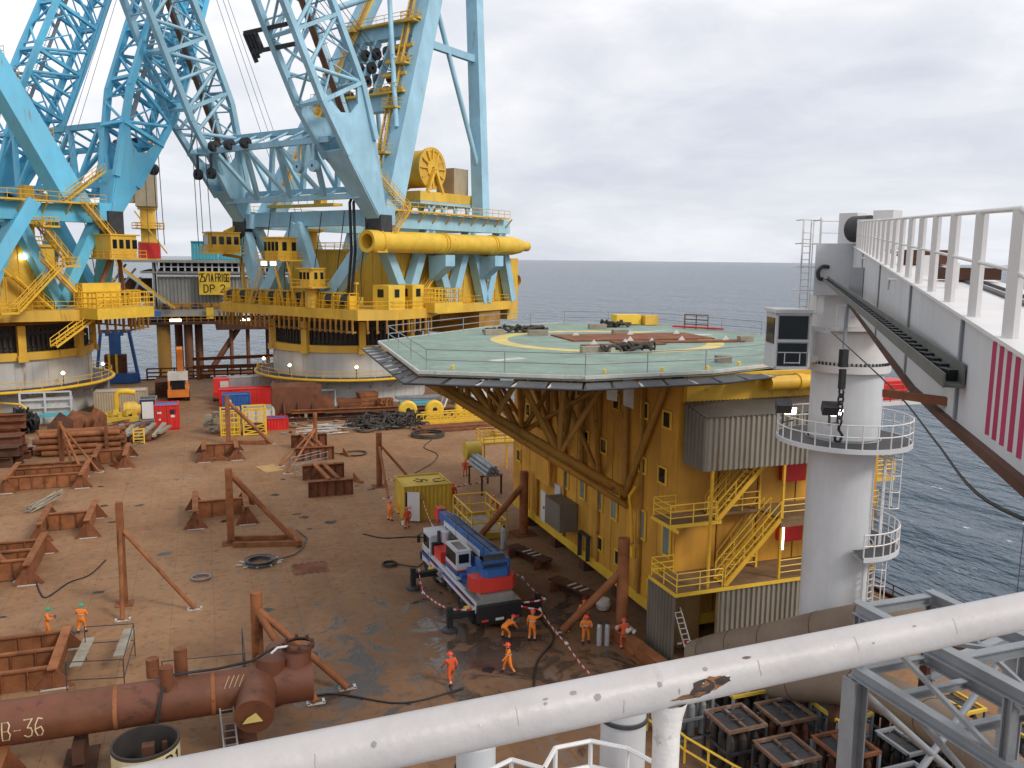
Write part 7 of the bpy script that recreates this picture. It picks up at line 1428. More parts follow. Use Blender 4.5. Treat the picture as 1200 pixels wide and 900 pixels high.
# ------------------------------------------------------------------ workers
def worker(label, loc, rz, pose='stand', helm='helmet_red', suit='coverall_orange', carry=None, sc_=1.0):
    J = {}; E_ = []; lean = {'bend': 1.15, 'crouch': .7, 'stoop': .5, 'walk': .08, 'stand': .03, 'look': .12, 'reach': .1}[pose]
    pz = .58 if pose == 'crouch' else .88 if pose in ('bend',) else .95; py = -.12 if pose in ('bend', 'crouch') else 0
    pel = Vector((0, py, pz)); dn = Vector((0, math.sin(lean), math.cos(lean))); fwd = Vector((0, math.cos(lean), -math.sin(lean)))
    J['pel'] = (pel, .15, .125); J['waist'] = (pel + dn * .18, .145, .11); J['chest'] = (pel + dn * .40, .175, .125); J['neck'] = (pel + dn * .56, .065, .065)
    hd_t = lean * .45; hdn = Vector((0, math.sin(hd_t), math.cos(hd_t))); J['chin'] = (J['neck'][0] + hdn * .08 + Vector((0, .02, 0)), .075, .08); J['head'] = (J['neck'][0] + hdn * .19 + Vector((0, .02, 0)), .085, .10); J['crown'] = (J['neck'][0] + hdn * .28 + Vector((0, .01, 0)), .06, .075)
    E_ += [('pel', 'waist'), ('waist', 'chest'), ('chest', 'neck'), ('neck', 'chin'), ('chin', 'head'), ('head', 'crown')]
    for s_, n in ((-1, 'l'), (1, 'r')):
        sh = pel + dn * .48 + Vector((s_ * .20, 0, 0))
        if pose in ('bend', 'crouch', 'stoop'): el = sh + Vector((s_ * .06, .14, -.26)); wr = el + Vector((-s_ * .05, .14, -.22)); ft = Vector((0, .05, -.09))
        elif pose == 'reach' and s_ > 0: el = sh + Vector((.12, .22, .0)); wr = el + Vector((.02, .24, .06)); ft = Vector((0, .1, .01))
        elif pose == 'walk': el = sh + Vector((s_ * .05, -s_ * .14, -.26)); wr = el + Vector((0, -s_ * .06 + .12, -.22)); ft = Vector((0, .02, -.09))
        elif pose == 'look': el = sh + Vector((s_ * .08, .05, -.27)); wr = el + Vector((-s_ * .14, .22, .02)); ft = Vector((-s_ * .05, .08, 0))
        else: el = sh + Vector((s_ * .07, -.03, -.28)); wr = el + Vector((s_ * .01, .09, -.25)); ft = Vector((0, .02, -.1))
        J['sh' + n] = (sh, .075, .085); J['el' + n] = (el, .056, .056); J['wr' + n] = (wr, .04, .042); J['ha' + n] = (wr + ft, .03, .045); E_ += [('chest', 'sh' + n), ('sh' + n, 'el' + n), ('el' + n, 'wr' + n), ('wr' + n, 'ha' + n)]
        hp_ = pel + Vector((s_ * .1, 0, -.06)); st_ = {'walk': s_ * .26, 'bend': s_ * .06, 'crouch': s_ * .1, 'look': s_ * .08}.get(pose, s_ * .05); sp = .14 if pose != 'bend' else .2
        if pose == 'crouch': kn = hp_ + Vector((s_ * .1, .34, .0)); an = Vector((s_ * .17, .06 + st_ * .3, .10))
        else: kn = Vector((s_ * sp * .95, (st_ * .5 + .05), pz * .53)); an = Vector((s_ * sp, st_ - .02, .10))
        J['hi' + n] = (hp_, .105, .11); J['kn' + n] = (kn, .072, .075); J['an' + n] = (an, .055, .06); J['to' + n] = (an + Vector((s_ * .03, .19, -.055)), .05, .045); E_ += [('pel', 'hi' + n), ('hi' + n, 'kn' + n), ('kn' + n, 'an' + n), ('an' + n, 'to' + n)]
    ks = list(J); me = bpy.data.meshes.new('skeleton'); me.from_pydata([J[k_][0] for k_ in ks], [(ks.index(a), ks.index(b)) for a, b in E_], [])
    ob = bpy.data.objects.new('skeleton', me); sc.collection.objects.link(ob); md = ob.modifiers.new('skin', 'SKIN'); md.use_smooth_shade = True
    for i, k_ in enumerate(ks): v = me.skin_vertices[0].data[i]; v.radius = (J[k_][1], J[k_][2]); v.use_root = (k_ == 'pel')
    sb = ob.modifiers.new('sub', 'SUBSURF'); sb.levels = 1
    dg = bpy.context.evaluated_depsgraph_get(); ev = ob.evaluated_get(dg); m2 = bpy.data.meshes.new_from_object(ev); bpy.data.objects.remove(ob)
    b = MB(); vs = [v.co.copy() for v in m2.vertices]; b.v = [tuple(v) for v in vs]
    segs = [(J[a][0], J[c][0], a, c) for a, c in E_]
    for p in m2.polygons:
        c = Vector(p.center); best = min(segs, key=lambda s_: (c - (s_[0] + (s_[1] - s_[0]) * max(0, min(1, (c - s_[0]).dot(s_[1] - s_[0]) / max(1e-6, (s_[1] - s_[0]).length_squared))))).length)
        a, d = best[2], best[3]; mi = 0
        if d in ('chin', 'head', 'crown'): mi = 1
        elif d[:2] == 'ha': mi = 2
        elif d[:2] == 'to' or (d[:2] == 'an' and c.z < .2): mi = 3
        elif d[:2] == 'an':
            t_ = (c - best[0]).length / (best[1] - best[0]).length
            if .5 < t_ < .64: mi = 4
        b.f.append(list(p.vertices)); b.m.append(mi); b.sm.append(True)
    for s_, n in ((-1, 'l'), (1, 'r')):        # fingers and thumb
        w0, h0 = J['wr' + n][0], J['ha' + n][0]; d = (h0 - w0).normalized(); a_, c_ = frame(d)
        for q, (o, L_) in enumerate(((-.03, .062), (-.01, .075), (.01, .07), (.03, .055))):
            p0 = h0 - d * .01 + c_ * o; p1 = p0 + d * L_ * .6; p2 = p1 + (d * .6 - a_ * s_ * .4).normalized() * L_ * .5; b.tube(p0, p1, .011, 5, .01, 2); b.tube(p1, p2, .01, 5, .007, 2)
        p0 = w0 + d * .03 + c_ * .03; b.tube(p0, p0 + (d * .6 + c_ * .7).normalized() * .05, .013, 5, .011, 2); p0 = p0 + (d * .6 + c_ * .7).normalized() * .05; b.tube(p0, p0 + d * .035, .011, 5, .008, 2)
    H0 = J['head'][0]; b.tube(H0 + Vector((0, .085, -.01)), H0 + Vector((0, .115, -.03)), .012, 5, .016, 1)
    for s_ in (-1, 1): b.box(H0 + Vector((s_ * .09, 0, -.02)), (.02, .04, .06), 0, 1); b.box(H0 + Vector((s_ * .035, .093, .01)), (.022, .012, .012), 0, 3)
    b.box(H0 + Vector((0, .088, -.07)), (.045, .012, .01), 0, 2)
    T = thing('person', label, 'person', (0, 0, 0), 'deck workers in orange'); b.build('body', [suit, 'skin', 'glove', 'boot', 'reflective'], T)
    ax = hdn; hm = MB(); hm.lathe([(.155, .0), (.15, .015), (.128, .02), (.122, .06), (.095, .11), (.05, .135), (.01, .14)], 18, (0, 0, 0)); hm.box((0, .14, .006), (.16, .1, .012)); rot = Vector((0, 0, 1)).rotation_difference(ax).to_matrix(); hm.v = [tuple(rot @ Vector(v) + H0 + ax * .02) for v in hm.v]; hm.build('helmet', helm, T)
    vb = MB(); c0 = J['chest'][0]; 
    if suit == 'coverall_orange' and pose in ('stand', 'walk', 'look', 'reach'): vb.lathe([(.205, -.17), (.205, -.12)], 16, (0, 0, 0)); vb.v = [tuple(Vector((v[0], v[1] * .78, v[2])) + c0 + Vector((0, 0, .02))) for v in vb.v]; vb.build('reflective_band', 'reflective', T)
    put(T, (loc[0], loc[1], 0), rz); k_ = 1 + .05 * math.sin(loc[0] * 7.3 + loc[1]); T.scale = (sc_ * 1.22 / k_, sc_ * 1.2, sc_ * 1.04 * k_)
    bpy.data.meshes.remove(m2)
    return T
W_ = [('worker walking alone at the left of the group, arms hanging', (12.0, 42.2), .3, 'walk', 'helmet_red', 'coverall_red'), ('worker standing nearest the foreground rail, facing left', (15.4, 42.3), 1.4, 'walk', 'helmet_red', 'coverall_orange'), ('worker bending down behind the mobile crane', (16.7, 46.5), -1.2, 'bend', 'helmet_red', 'coverall_orange'), ('worker with one arm raised behind the mobile crane', (18.1, 45.7), -.8, 'reach', 'helmet_red', 'coverall_orange'), ('worker facing the camera beside the near braced post', (21.1, 44.4), 2.8, 'look', 'helmet_red', 'coverall_orange'), ('worker with dark vest at the gas bottles', (22.9, 42.9), -.3, 'look', 'helmet_red', 'coverall_red'), ('worker crouching under the near brace', (22.0, 47.3), -1.3, 'crouch', 'helmet_red', 'coverall_orange'),
      ('lone worker in mid deck far behind the crane', (25.8, 85.2), 2.9, 'look', 'helmet_red', 'coverall_red'), ('left of three workers by the open container door', (14.9, 72.2), -1.2, 'stand', 'helmet_red', 'coverall_orange'), ('bending worker between two others by the container door', (16.2, 73.6), -.7, 'stoop', 'helmet_red', 'coverall_orange'), ('worker carrying a white bucket by the container door', (15.9, 69.6), .2, 'stand', 'helmet_red', 'coverall_red'), ('worker standing behind the olive yellow container', (21.7, 75.6), -.3, 'stand', 'helmet_red', 'coverall_red'), ('green helmet worker at lower left, the left one', (-9.6, 55.8), -1.5, 'look', 'helmet_green', 'coverall_orange'), ('green helmet worker at lower left, the right one', (-7.7, 55.6), -.4, 'look', 'helmet_green', 'coverall_orange'), ('worker stooping at the far corner of the yellow block', (24.6, 71.0), 1.0, 'stoop', 'helmet_red', 'coverall_red')]
for lb, lo, rz, po, he, su in W_: worker(lb, lo, rz, po, he, su)
T = thing('bucket', 'white bucket carried by the worker near the container door', 'bucket', (15.6, 69.4, .35)); mb = MB(); mb.lathe([(.01, .32), (.14, .32), (.18, .68), (.165, .68), (.13, .36), (.01, .36)], 14, (15.58, 69.72, 0)); mb.build('pail', 'white_paint', T); mb = MB(); mb.path([(15.4, 69.72, .68), (15.48, 69.72, .8), (15.58, 69.72, .84), (15.68, 69.72, .8), (15.76, 69.72, .68)], .012, 5); mb.build('handle', 'dark_steel', T)
mb = MB(); tangle(mb, (-8.6, 54.4, 0), .9, .8, 12, .07, .5, 62); tag(mb.build('tool_heap', 'dark_steel'), 'heap of dark gear between the two green helmet workers', 'gear')

# ------------------------------------------------------------------ big brown pipe node at lower left
PA, PB, PZ, PR_ = -16.0, 4.4, 2.4, .98
T = thing('jacket_pipe', 'big rust brown pipe marked B-36 with stub nodes lying behind the hand rail', 'pipe', (-4, 40.6, 0))
ax_y = lambda x: 40.9 - .02 * (x + 16)
mb = MB(); mb.tube((PA, ax_y(PA), PZ), (PB, ax_y(PB), PZ), PR_, 40); mb.build('main_pipe', 'red_oxide', T)
for x in (-4.4, -.2): mb = MB(); mb.tube((x - .09, ax_y(x), PZ), (x + .09, ax_y(x), PZ), PR_ + .02, 40); mb.build('weld_band', 'rust_orange', T)
nd_ = MB(); nd_.tube((2.0, ax_y(2) + .3, PZ + .3), (1.5, ax_y(1.5) - 2.5, PZ - .15), .88, 28); nd_.build('stub', 'red_oxide', T)
mb = MB(); mb.tube((2.4, ax_y(2.4), PZ + .5), (2.5, ax_y(2) + .1, PZ + 1.35), .72, 24); mb.build('stub', 'red_oxide', T)
mb = MB(); mb.tube((3.6, ax_y(3), PZ + .2), (3.8, ax_y(3) + .4, PZ + 1.6), .68, 24); mb.tube((3.0, ax_y(3), PZ + .2), (3.1, ax_y(3) + 2.0, PZ + .7), .8, 24); mb.build('stub', 'red_oxide', T)
mb = MB(); mb.lathe([(.72, 0), (.8, 0), (.8, .16), (.6, .16)], 20, (3.82, ax_y(3) + .42, PZ + 1.58)); [mb.box((3.82 + .7 * math.cos(a), ax_y(3) + .42 + .7 * math.sin(a), PZ + 1.8), (.14, .14, .2)) for a in [k_ * PI / 4 for k_ in range(8)]]; mb.build('flange', 'rust_dark', T)
for x, dy, hh in ((-2.2, -.4, 1.2), (-1.6, .8, 1.6), (-2.9, 1.6, .6)): mb = MB(); mb.tube((x, ax_y(x) + dy, PZ + .5), (x, ax_y(x) + dy, PZ + PR_ + hh * .7), .3, 14); mb.build('pipe_stub', 'rust_steel', T)
mb = MB(); mb.plate([(1.0, ax_y(1) - 2.56, PZ - .4), (1.9, ax_y(1) - 2.56, PZ - .4), (1.6, ax_y(1) - 2.56, PZ + .05), (1.2, ax_y(1) - 2.56, PZ - .15)], .02); mb.build('paint_mark', 'heli_yellow', T)
mb = MB()
def onp(x, y):
    a = .1 + (y - .42) / PR_; return Vector((-8.85 + x, ax_y(-8) - (PR_ + .012) * math.cos(a), PZ + (PR_ + .012) * math.sin(a))), Vector((0, -math.cos(a), math.sin(a)))
letters(mb, 'B-36', onp, .8, .05, 1.5, .012, .58, 6); mb.build('lettering', 'letter_pale', T)
rnd = random.Random(4); mb = MB()
for i in range(7):
    x = .3 + i * .22; a = [.6 + j * .12 for j in range(6)]; mb.path([(x + j * .05, ax_y(x) - (PR_ + .005) * math.cos(t_), PZ + (PR_ + .005) * math.sin(t_)) for j, t_ in enumerate(a)], .012, 4)
mb.build('scratches', 'letter_pale', T)
for x in (-12, -6, 1.0):
    mb = MB(); mb.box((x, ax_y(x), .75), (.5, 1.6, 1.0 * .9)); mb.box((x, ax_y(x), .06), (1.4, 2.2, .1)); mb.build('saddle_stool', 'rust_dark', T)
mb = MB(); pts = [(-2.4, ax_y(-2) - 1.25, .2), (-2.7, ax_y(-2) - 1.3, PZ - .6), (-2.4, ax_y(-2) - .9, PZ + .9), (-1.9, ax_y(-2), PZ + 1.2), (0, ax_y(0), PZ + 1.2), (1.6, ax_y(1), PZ + 1.35), (2.6, ax_y(2), PZ + 1.85), (3.2, ax_y(2), PZ + 1.8)]; mb.path(pts, .07, 6); mb.build('strapped_hose', 'black', T); mb = MB(); mb.path([(2.5, ax_y(2) - .2, PZ + 1.7), (2.8, ax_y(2) - .2, PZ + 1.95), (3.3, ax_y(2), PZ + 1.85)], .06, 6); mb.build('shackle', 'white_paint', T)
# pile section, open at the top, cream with dark streaks
T = thing('pile_section', 'cream painted open pile section marked C1 in front of the big pipe', 'pile section', (-3.0, 38.3, 0)); c_ = (-3.05, 37.9, 0)
mb = MB(); mb.lathe([(1.4, 0), (1.4, 1.9), (1.4, 2.0)], 40, c_); mb.build('outer_wall', 'cream', T); mb = MB(); mb.lathe([(1.41, 1.88), (1.41, 2.02), (1.31, 2.02), (1.31, .1), (.02, .1)], 40, c_); mb.build('rim_and_bore', 'gear_black', T)
mb = MB(); fnp = lambda x, y: ((lambda a: (Vector((-3.05 + 1.415 * math.cos(a), 37.9 + 1.415 * math.sin(a), 1.1 + y)), Vector((math.cos(a), math.sin(a), 0))))(-.95 + x / 1.5)); letters(mb, 'C1', fnp, .62, .08, 1.6, .02, 1, 4); mb.build('lettering', 'letter_black', T)
mb = MB(); mb.box((-2.95, 37.9, 1.0), (.5, .45, 1.7)); mb.box((-2.3, 38.3, .9), (.2, .2, 1.5)); mb.build('inner_post', 'rust_dark', T)
# scaffold guard round the pipe, ladder, boards
T = thing('scaffold_guard', 'thin scaffold guard rails behind the big pipe', 'scaffold', (-3, 45, 0)); mb = MB(); railing(mb, [(-7.4, 47.2, 0), (-4.6, 46.6, 0), (-4.4, 51.2, 0), (-7, 51.6, 0)], 2.0, .03, 4, 1); mb.build('tubes', 'dark_steel', T); mb = MB(); railing(mb, [(-2.6, 44.4, 0), (1.4, 44.0, 0), (1.4, 47.2, 0)], 2.6, .03, 4, 1); mb.build('tubes', 'dark_steel', T)
for i, (x, y) in enumerate(((-7.0, 50.4), (-4.9, 50.9))): mb = MB(); mb.box((x, y, 1.1 if i else 1.05), (.6, 3.6, .07), -.08); tag(mb.build('scaffold_board', 'timber'), ('grey scaffold board beside the compartmented frame', 'grey scaffold board lying on the guard rails')[i], 'board')
T = thing('ladder', 'pale aluminium ladder under the big pipe right of the pile section', 'ladder', (.5, 40, 0)); mb = MB()
for dx in (-.3, .3): mb.beam((.5 + dx, 39.0, 0), (.3 + dx, 40.0, 3.0), .07)
for i in range(10): c = lerp((.5, 39.0, 0), (.3, 40.0, 3.0), (i + .5) / 10); mb.beam(c - Vector((.3, 0, 0)), c + Vector((.3, 0, 0)), .045)
mb.build('rails_and_rungs', 'aluminium', T)

# ------------------------------------------------------------------ equipment below the camera on the right
def duct(label, pts, r, m_='duct_brown'):
    T = thing('duct', label, 'duct', pts[0]); P_ = [V(p) for p in pts]; sm = []
    for k_ in range(len(P_) - 1):
        p0, p1, p2, p3 = P_[max(0, k_ - 1)], P_[k_], P_[k_ + 1], P_[min(len(P_) - 1, k_ + 2)]
        for j in range(8): u_ = j / 8; sm.append(.5 * ((2 * p1) + (p2 - p0) * u_ + (2 * p0 - 5 * p1 + 4 * p2 - p3) * u_ ** 2 + (3 * p1 - p0 - 3 * p2 + p3) * u_ ** 3))
    sm.append(P_[-1]); mb = MB(); mb.path(sm, r, 28); mb.build('shell', m_, T)
    for k_ in range(4, len(sm) - 2, 6): mb = MB(); d = (sm[k_ + 1] - sm[k_]).normalized(); mb.tube(sm[k_] - d * .02, sm[k_] + d * .02, r + .012, 28); mb.build('seam', 'rust_dark', T)
    mid = sm[len(sm) // 2]
    for f in (.15, .5, .85):
        p = sm[int(f * (len(sm) - 1))]; mb = MB(); mb.box((p.x, p.y, p.z / 2 - r * .5), (.4, .4, max(.1, p.z - r * 1.02))); mb.build('stand', 'rust_dark', T)
duct('upper brown duct running from the ribbed enclosure past the white column', [(25.0, 38.2, 1.3), (25.6, 36.4, 2.5), (26.5, 34.0, 3.85), (27.6, 30.4, 6.0), (28.8, 28.2, 7.0), (33.5, 25.0, 7.4)], 1.0)
duct('lower brown duct end in front of the ribbed enclosure', [(23.9, 37.6, .9), (25.2, 35.0, 1.4), (26.2, 31.5, 3.0), (27.0, 27.0, 4.6), (26.0, 21.0, 5.4), (23.6, 16.0, 6.0)], .85)
duct('brown duct crossing under the grey steel frame', [(30.5, 25.0, 3.2), (27.2, 20.5, 4.6), (24.8, 16.6, 5.4)], .55)
# racks of gas cylinders
def rack(label, x, y, w_, d, h, m_='steel_grey', trim='rust_orange', load='gear_black', z0=0):
    T = thing('cylinder_rack', label, 'cylinder rack', (x, y, z0), 'gas cylinder racks'); mb = MB()
    for sx in (-1, 1):
        for sy in (-1, 1): mb.box((x + sx * w_ / 2, y + sy * d / 2, z0 + h / 2), (.12, .12, h))
    for z in (.1, h * .5):
        for s_ in (-1, 1): mb.box((x, y + s_ * d / 2, z0 + z), (w_ - .13, .1, .12)); mb.box((x + s_ * w_ / 2, y, z0 + z), (.1, d - .13, .12))
    mb.build('frame', m_, T); mb = MB()
    for s_ in (-1, 1): mb.box((x, y + s_ * d / 2, z0 + h - .03), (w_ + .12, .14, .14)); mb.box((x + s_ * w_ / 2, y, z0 + h - .03), (.14, d - .15, .14))
    mb.box((x, y, z0 + h - .05), (.12, d - .15, .1)); mb.build('top_frame', trim, T); mb = MB(); mb.box((x, y, z0 + h - .16), (w_ - .2, d - .2, .04)); mb.build('cover_plate', 'dark_steel', T)
    nx, ny = max(2, int(w_ / .5)), max(1, int(d / .5)); src = None
    for i in range(nx):
        for j in range(ny):
            px, py_ = x - w_ / 2 + w_ * (i + .5) / nx, y - d / 2 + d * (j + .5) / ny; mb = MB(); mb.lathe([(.01, .15), (.19, .16), (.19, h * .72), (.1, h * .82), (.06, h * .85), (.06, h * .9)], 9, (px, py_, z0)); mb.build('cylinder', load, T)
    mb = MB(); mb.path([(x + .4 * math.cos(a), y + .3 * math.sin(a), z0 + h + .05) for a in [2 * PI * k_ / 8 for k_ in range(8)]], .03, 4, closed=True); mb.build('sling', 'rope_dark', T)
rk = [(21.6, 34.0, 'steel_grey', 'steel_grey', 'steel_grey', 'grey rack, leftmost behind the foreground post'), (24.3, 33.4, 'steel_grey', 'olive_yellow', 'gear_black', 'rack with dull yellow trim in the back row'), (26.9, 32.9, 'steel_grey', 'rust_trim', 'rust_dark', 'rack with rusty trim at the back beside the duct'), (22.3, 30.8, 'dark_steel', 'rust_trim', 'gear_black', 'brown trimmed rack with dark cylinders, left front'), (24.9, 30.6, 'dark_steel', 'rust_trim', 'red_oxide', 'brown trimmed rack with red brown cylinders'), (27.6, 30.0, 'steel_grey', 'olive_yellow', 'steel_grey', 'grey rack with yellow edge beside the steel frame'), (22.9, 27.9, 'dark_steel', 'rust_trim', 'gear_black', 'brown trimmed rack cut off by the bottom edge'), (25.6, 27.4, 'steel_grey', 'rust_steel', 'rust_dark', 'rusty trimmed rack near the bottom edge'), (30.4, 29.4, 'steel_grey', 'olive_yellow', 'gear_black', 'yellow trimmed rack behind the grey frame leg'), (33.0, 28.6, 'steel_grey', 'bright_yellow', 'dark_steel', 'rack with bright yellow edges right of the frame leg'), (31.6, 26.2, 'steel_grey', 'rust_steel', 'gear_black', 'rusty topped rack at the lower right'), (34.6, 25.4, 'steel_grey', 'olive_yellow', 'steel_grey', 'grey rack at the right bottom corner'), (28.6, 26.8, 'dark_steel', 'steel_grey', 'gear_black', 'dark rack below the grey cross braces')]
rk += [(37.2, 24.2, 'dark_steel', 'olive_yellow', 'gear_black', 'yellow edged rack at the far end of the lower right row'), (29.6, 23.4, 'dark_steel', 'rust_trim', 'dark_steel', 'brown topped rack under the frame beams'), (32.4, 22.8, 'steel_grey', 'bright_yellow', 'gear_black', 'bright yellow edged rack under the frame beams'), (35.2, 22.0, 'dark_steel', 'steel_grey', 'red_oxide', 'grey topped rack with red brown cylinders under the frame'), (26.4, 24.4, 'dark_steel', 'steel_grey', 'gear_black', 'grey topped dark rack in front of the yellow guard rail'), (30.6, 20.2, 'dark_steel', 'olive_yellow', 'steel_grey', 'dull yellow edged rack nearest the frame column'), (33.4, 19.6, 'dark_steel', 'rust_trim', 'gear_black', 'brown edged rack nearest the bottom right corner')]
for x, y, a, b_, c, lb in rk: rack(lb, x, y, 1.95, 1.9, 2.3, a, b_, c)
T = thing('guard_rail', 'curved yellow guard rail left of the cylinder racks', 'railing', (20.3, 31, 0)); mb = MB(); railing(mb, [(19.9, 34.6, 0), (20.2, 31.6, 0), (21.0, 29.0, 0), (22.0, 26.6, 0)], 1.3, .06, 1.6, 1); mb.build('rails', 'bright_yellow', T)
T = thing('guard_rail', 'low yellow guard rail beside the grey frame leg', 'railing', (27, 25, 0)); mb = MB(); railing(mb, [(22.4, 25.9, 0), (28.2, 24.9, 0)], 1.3, .06, 1.6, 1); mb.build('rails', 'bright_yellow', T)
# grey steel frame: two levels of long beams on a column, cross-braced
T = thing('steel_gantry', 'grey bolted steel frame on a tall leg below the white boom', 'gantry', (14.4, 14, 0)); GZ = 15.6; y0, y1 = 14.3, 4.0; xl, xr = 13.4, 15.45
def gb(n, a, b_, w_=.24, h=.28, upv=(0, 0, 1)): mb = MB(); mb.ibeam(a, b_, w_, h, .03, upv); return mb.build(n, 'steel_grey', T)
for x in (xl, xr):
    gb('long_beam', (x, y0, GZ - .14), (x, y1, GZ - .14)); gb('lower_beam', (x, y0, 14.0), (x, y1, 14.0))
    for y in (y0 - .13, 10.4, 7.2): gb('upright', (x, y, 14.14), (x, y, GZ - .28), .2, .2, (0, 1, 0))
    for a, b_ in ((y0 - .4, 10.5), (10.3, 7.3)): mb = MB(); mb.beam((x - .03, a, GZ - .3), (x - .03, b_, 14.1), .09, .09); mb.build('diagonal', 'steel_grey', T)
for y in (y0 - .13, 13.0, 11.6, 10.2, 8.8, 7.4, 6.0): gb('cross_beam', (xl + .13, y, GZ - .16), (xr - .13, y, GZ - .16), .2, .22); gb('cross_beam', (xl + .13, y, 13.98), (xr - .13, y, 13.98), .16, .18)
for a, b_ in ((13.0, 11.6), (10.2, 8.8)): mb = MB(); mb.beam((xl + .15, a, GZ - .3), (xr - .15, b_, GZ - .3), .1, .08); mb.build('plan_brace', 'steel_grey', T)
mb = MB(); mb.ibeam((xl, y0 - .13, 13.85), (xl, y0 - .13, 0), .4, .4, .04, (1, 0, 0)); mb.build('column', 'steel_grey', T); mb = MB(); mb.ibeam((xr + 4.0, y0 + .8, 13.85), (xr + 4.0, y0 + .8, 0), .4, .4, .04, (1, 0, 0)); mb.build('column', 'steel_grey', T)
gb('tie_beam', (xr + .13, y0 - .13, 13.6), (xr + 4.2, y0 + .8, 13.6), .24, .3)
for a, b_ in (((xl + .1, y0, 13.6), (xr + 3.9, y0 + .8, 8.6)), ((xr + 3.9, y0 + .8, 13.4), (xl + .1, y0, 8.8)), ((xl + .1, y0, 8.4), (xr + 3.9, y0 + .8, 3.6))): mb = MB(); mb.tube(a, b_, .09, 8); mb.build('cross_brace', 'steel_grey', T)
for y in (12.3, 10.9): mb = MB(); mb.tube((xl, y, 13.8), (xl + 3.4, y - 2.2, 9.4), .07, 8); mb.build('cross_brace', 'steel_grey', T)
# small davit at the deck edge
q = Vector((36.5, 27, 0)); T = thing('small_davit', 'thin white davit with stay at the right behind the foreground rail', 'davit', (36.5, 27, 0)); mb = MB(); mb.tube((37.5, 26.0, 0), (34.8, 27.2, 11.4), .13, 8); mb.tube((37.9, 25.8, 0), (34.8, 27.2, 11.4), .1, 8); mb.tube((42, 24.5, 6.5), (34.8, 27.2, 11.4), .08, 8); mb.tube((42, 24.5, 6.5), (42.2, 24.4, 0), .1, 8); mb.build('spars', 'white_paint', T); mb = MB(); mb.tube((34.7, 27.2, 11.3), (34.7, 27.2, 5), .025, 4); mb.build('line', 'wire', T)
# white vents and rails just below the viewpoint
for i, (x, y, r, z1, lb) in enumerate(((5.1, 16.0, .42, 12.9, 'white cylindrical tank below the rail, left'), (8.75, 16.3, .52, 13.3, 'grey white cylindrical tank left of the foreground post'))):
    T = thing('vent_tank', lb, 'tank', (x, y, 0)); mb = MB(); mb.lathe([(r, 0), (r, z1), (r * .9, z1 + .15), (.02, z1 + .22)], 32, (x, y, 0)); mb.build('shell', 'grey_white', T); mb = MB(); mb.lathe([(r + .02, z1 - .7), (r + .05, z1 - .68), (r + .05, z1 - .6), (r + .02, z1 - .58)], 32, (x, y, 0)); mb.build('band', 'dark_steel', T)
T = thing('access_rail', 'white tubular access rail below the foreground rail', 'railing', (7, 15.5, 0)); mb = MB()
pr = [(4.7, 14.6, 11.9), (5.5, 14.9, 11.9), (6.0, 14.4, 11.9), (6.5, 15.0, 11.9), (7.3, 15.0, 11.9), (7.9, 14.5, 11.9), (8.2, 13.8, 11.9)]; railing(mb, pr, 1.15, .05, 2, 1); mb.build('rails', 'white_paint', T); mb = MB(); mb.prism([(4.5, 15.2), (4.5, 13.0), (8.4, 13.0), (8.4, 14.6), (7.4, 15.2)], 11.7, 11.88); mb.build('platform', 'grey_white', T); mb = MB(); [mb.tube((x, 14.2, 0), (x, 14.2, 11.69), .16, 10) for x in (5, 8.2)]; mb.build('legs', 'grey_white', T)

# ------------------------------------------------------------------ the white hand rail in front of the camera
T = thing('hand_rail', 'thick white painted hand rail with chipped paint across the foreground', 'hand rail', (0, 0, 0)); RZ, RY, RR = 22.42, 0.0, .0305
mb = MB(); mb.tube((-3, RY, RZ), (5, RY, RZ), RR, 40); top = mb.build('top_rail', 'white_rail', T)
for x in (-1.4, .587, 2.6): mb = MB(); mb.tube((x, RY, 21.2), (x, RY, RZ - .016), .019, 24); mb.lathe([(.019, -.07), (.022, -.045), (.028, -.02)], 24, (x, RY, RZ)); mb.build('post', 'post_white', T)
for x in (-.55, 1.62): mb = MB(); mb.lathe([(RR, -.004), (RR + .0008, -.002), (RR + .001, 0), (RR + .0008, .002), (RR, .004)], 40, (x, RY, RZ), axis='X'); mb.build('weld_bead', 'white_rail', top)
for k_, (x, a0, a1) in enumerate(((.35, .9, .2), (.72, .8, .1), (.9, 1.0, .3), (.1, .7, 0), (1.1, .9, .1), (.5, .3, -.3))): mb = MB(); mb.path([(x + .0006 * math.sin(j * 1.3), RY - RR * math.cos(a0 + (a1 - a0) * j / 7), RZ + RR * math.sin(a0 + (a1 - a0) * j / 7)) for j in range(8)], .0009, 5); mb.build('paint_run', 'white_rail', top)
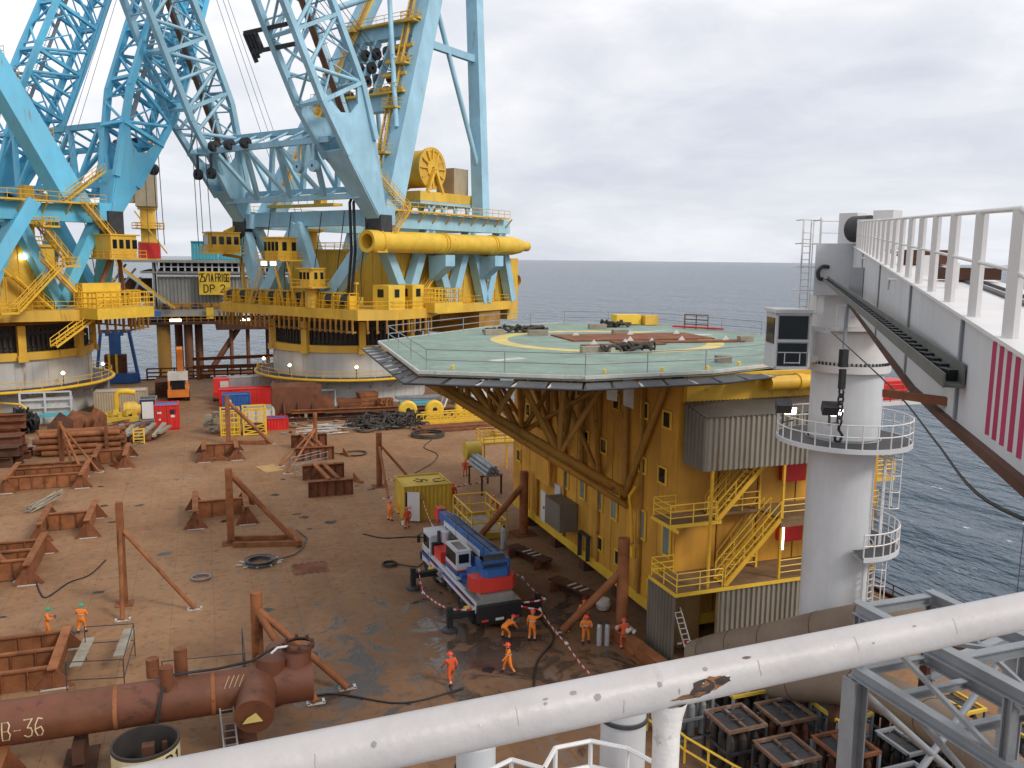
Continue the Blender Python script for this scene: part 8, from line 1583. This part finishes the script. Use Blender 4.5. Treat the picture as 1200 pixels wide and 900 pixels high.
for z in (21.98, 21.6): mb = MB(); mb.tube((-3, RY, z), (5, RY, z), .016, 20); mb.build('lower_rail', 'white_rail', T)
mb = MB(); mb.b2((-6, -4, 21.0), (6, RY + .1, 21.2)); mb.b2((-6, RY + .03, 21.2), (6, RY + .1, 21.3)); wlk = mb.build('walkway', 'grey_white', T)
def chip(x, a, sx, sa, seed, m_='chip_grey', lift=.0006):
    rnd = random.Random(seed); n = 14; vs = []; rr = RR + lift
    for k_ in range(n):
        t_ = 2 * PI * k_ / n; q = rnd.uniform(.75, 1.1); aa = a + sa * q * math.sin(t_); xx = x + sx * q * math.cos(t_); vs.append((xx, RY - rr * math.cos(aa), RZ + rr * math.sin(aa)))
    aa = a; vs.append((x, RY - rr * math.cos(aa), RZ + rr * math.sin(aa))); mb = MB(); mb.add(vs, [(n, k_, (k_ + 1) % n) for k_ in range(n)]); mb.build('paint_chip', m_, top)
for x, a, sx, sa, m_ in ((.463, .62, .0050, .16, 'chip_grey'), (.557, .62, .0036, .13, 'chip_grey'), (.432, 1.0, .005, .10, 'chip_grey'), (.390, .80, .003, .07, 'chip_grey'), (.392, .98, .004, .05, 'chip_grey'), (.168, .60, .0034, .12, 'chip_grey'), (.633, .88, .004, .10, 'chip_grey'), (.705, 1.02, .0075, .07, 'chip_brown'), (.585, .18, .0013, .14, 'chip_grey'), (.665, .3, .004, .2, 'chip_pale'), (.86, .75, .003, .06, 'chip_pale'), (1.02, .9, .004, .05, 'chip_grey'), (-.02, .9, .003, .08, 'chip_grey'), (.30, .5, .002, .05, 'chip_pale'), (.93, .5, .0025, .05, 'chip_grey')): chip(x, a, sx, sa, int(x * 1000) + 9, m_)
chip(.622, .06, .021, .40, 5, 'chip_dark'); chip(.604, -.16, .024, .16, 6, 'chip_rust', .0004); chip(.64, .2, .02, .34, 25, 'chip_rust', .0004); chip(.655, .26, .014, .2, 8, 'chip_dark', .0008); chip(.592, -.18, .02, .06, 15, 'chip_rust')
put(T, (.57, .966, 0), R(2.4)); [setattr(c_, 'location', Vector((-.57, 0, 0))) for c_ in T.children]
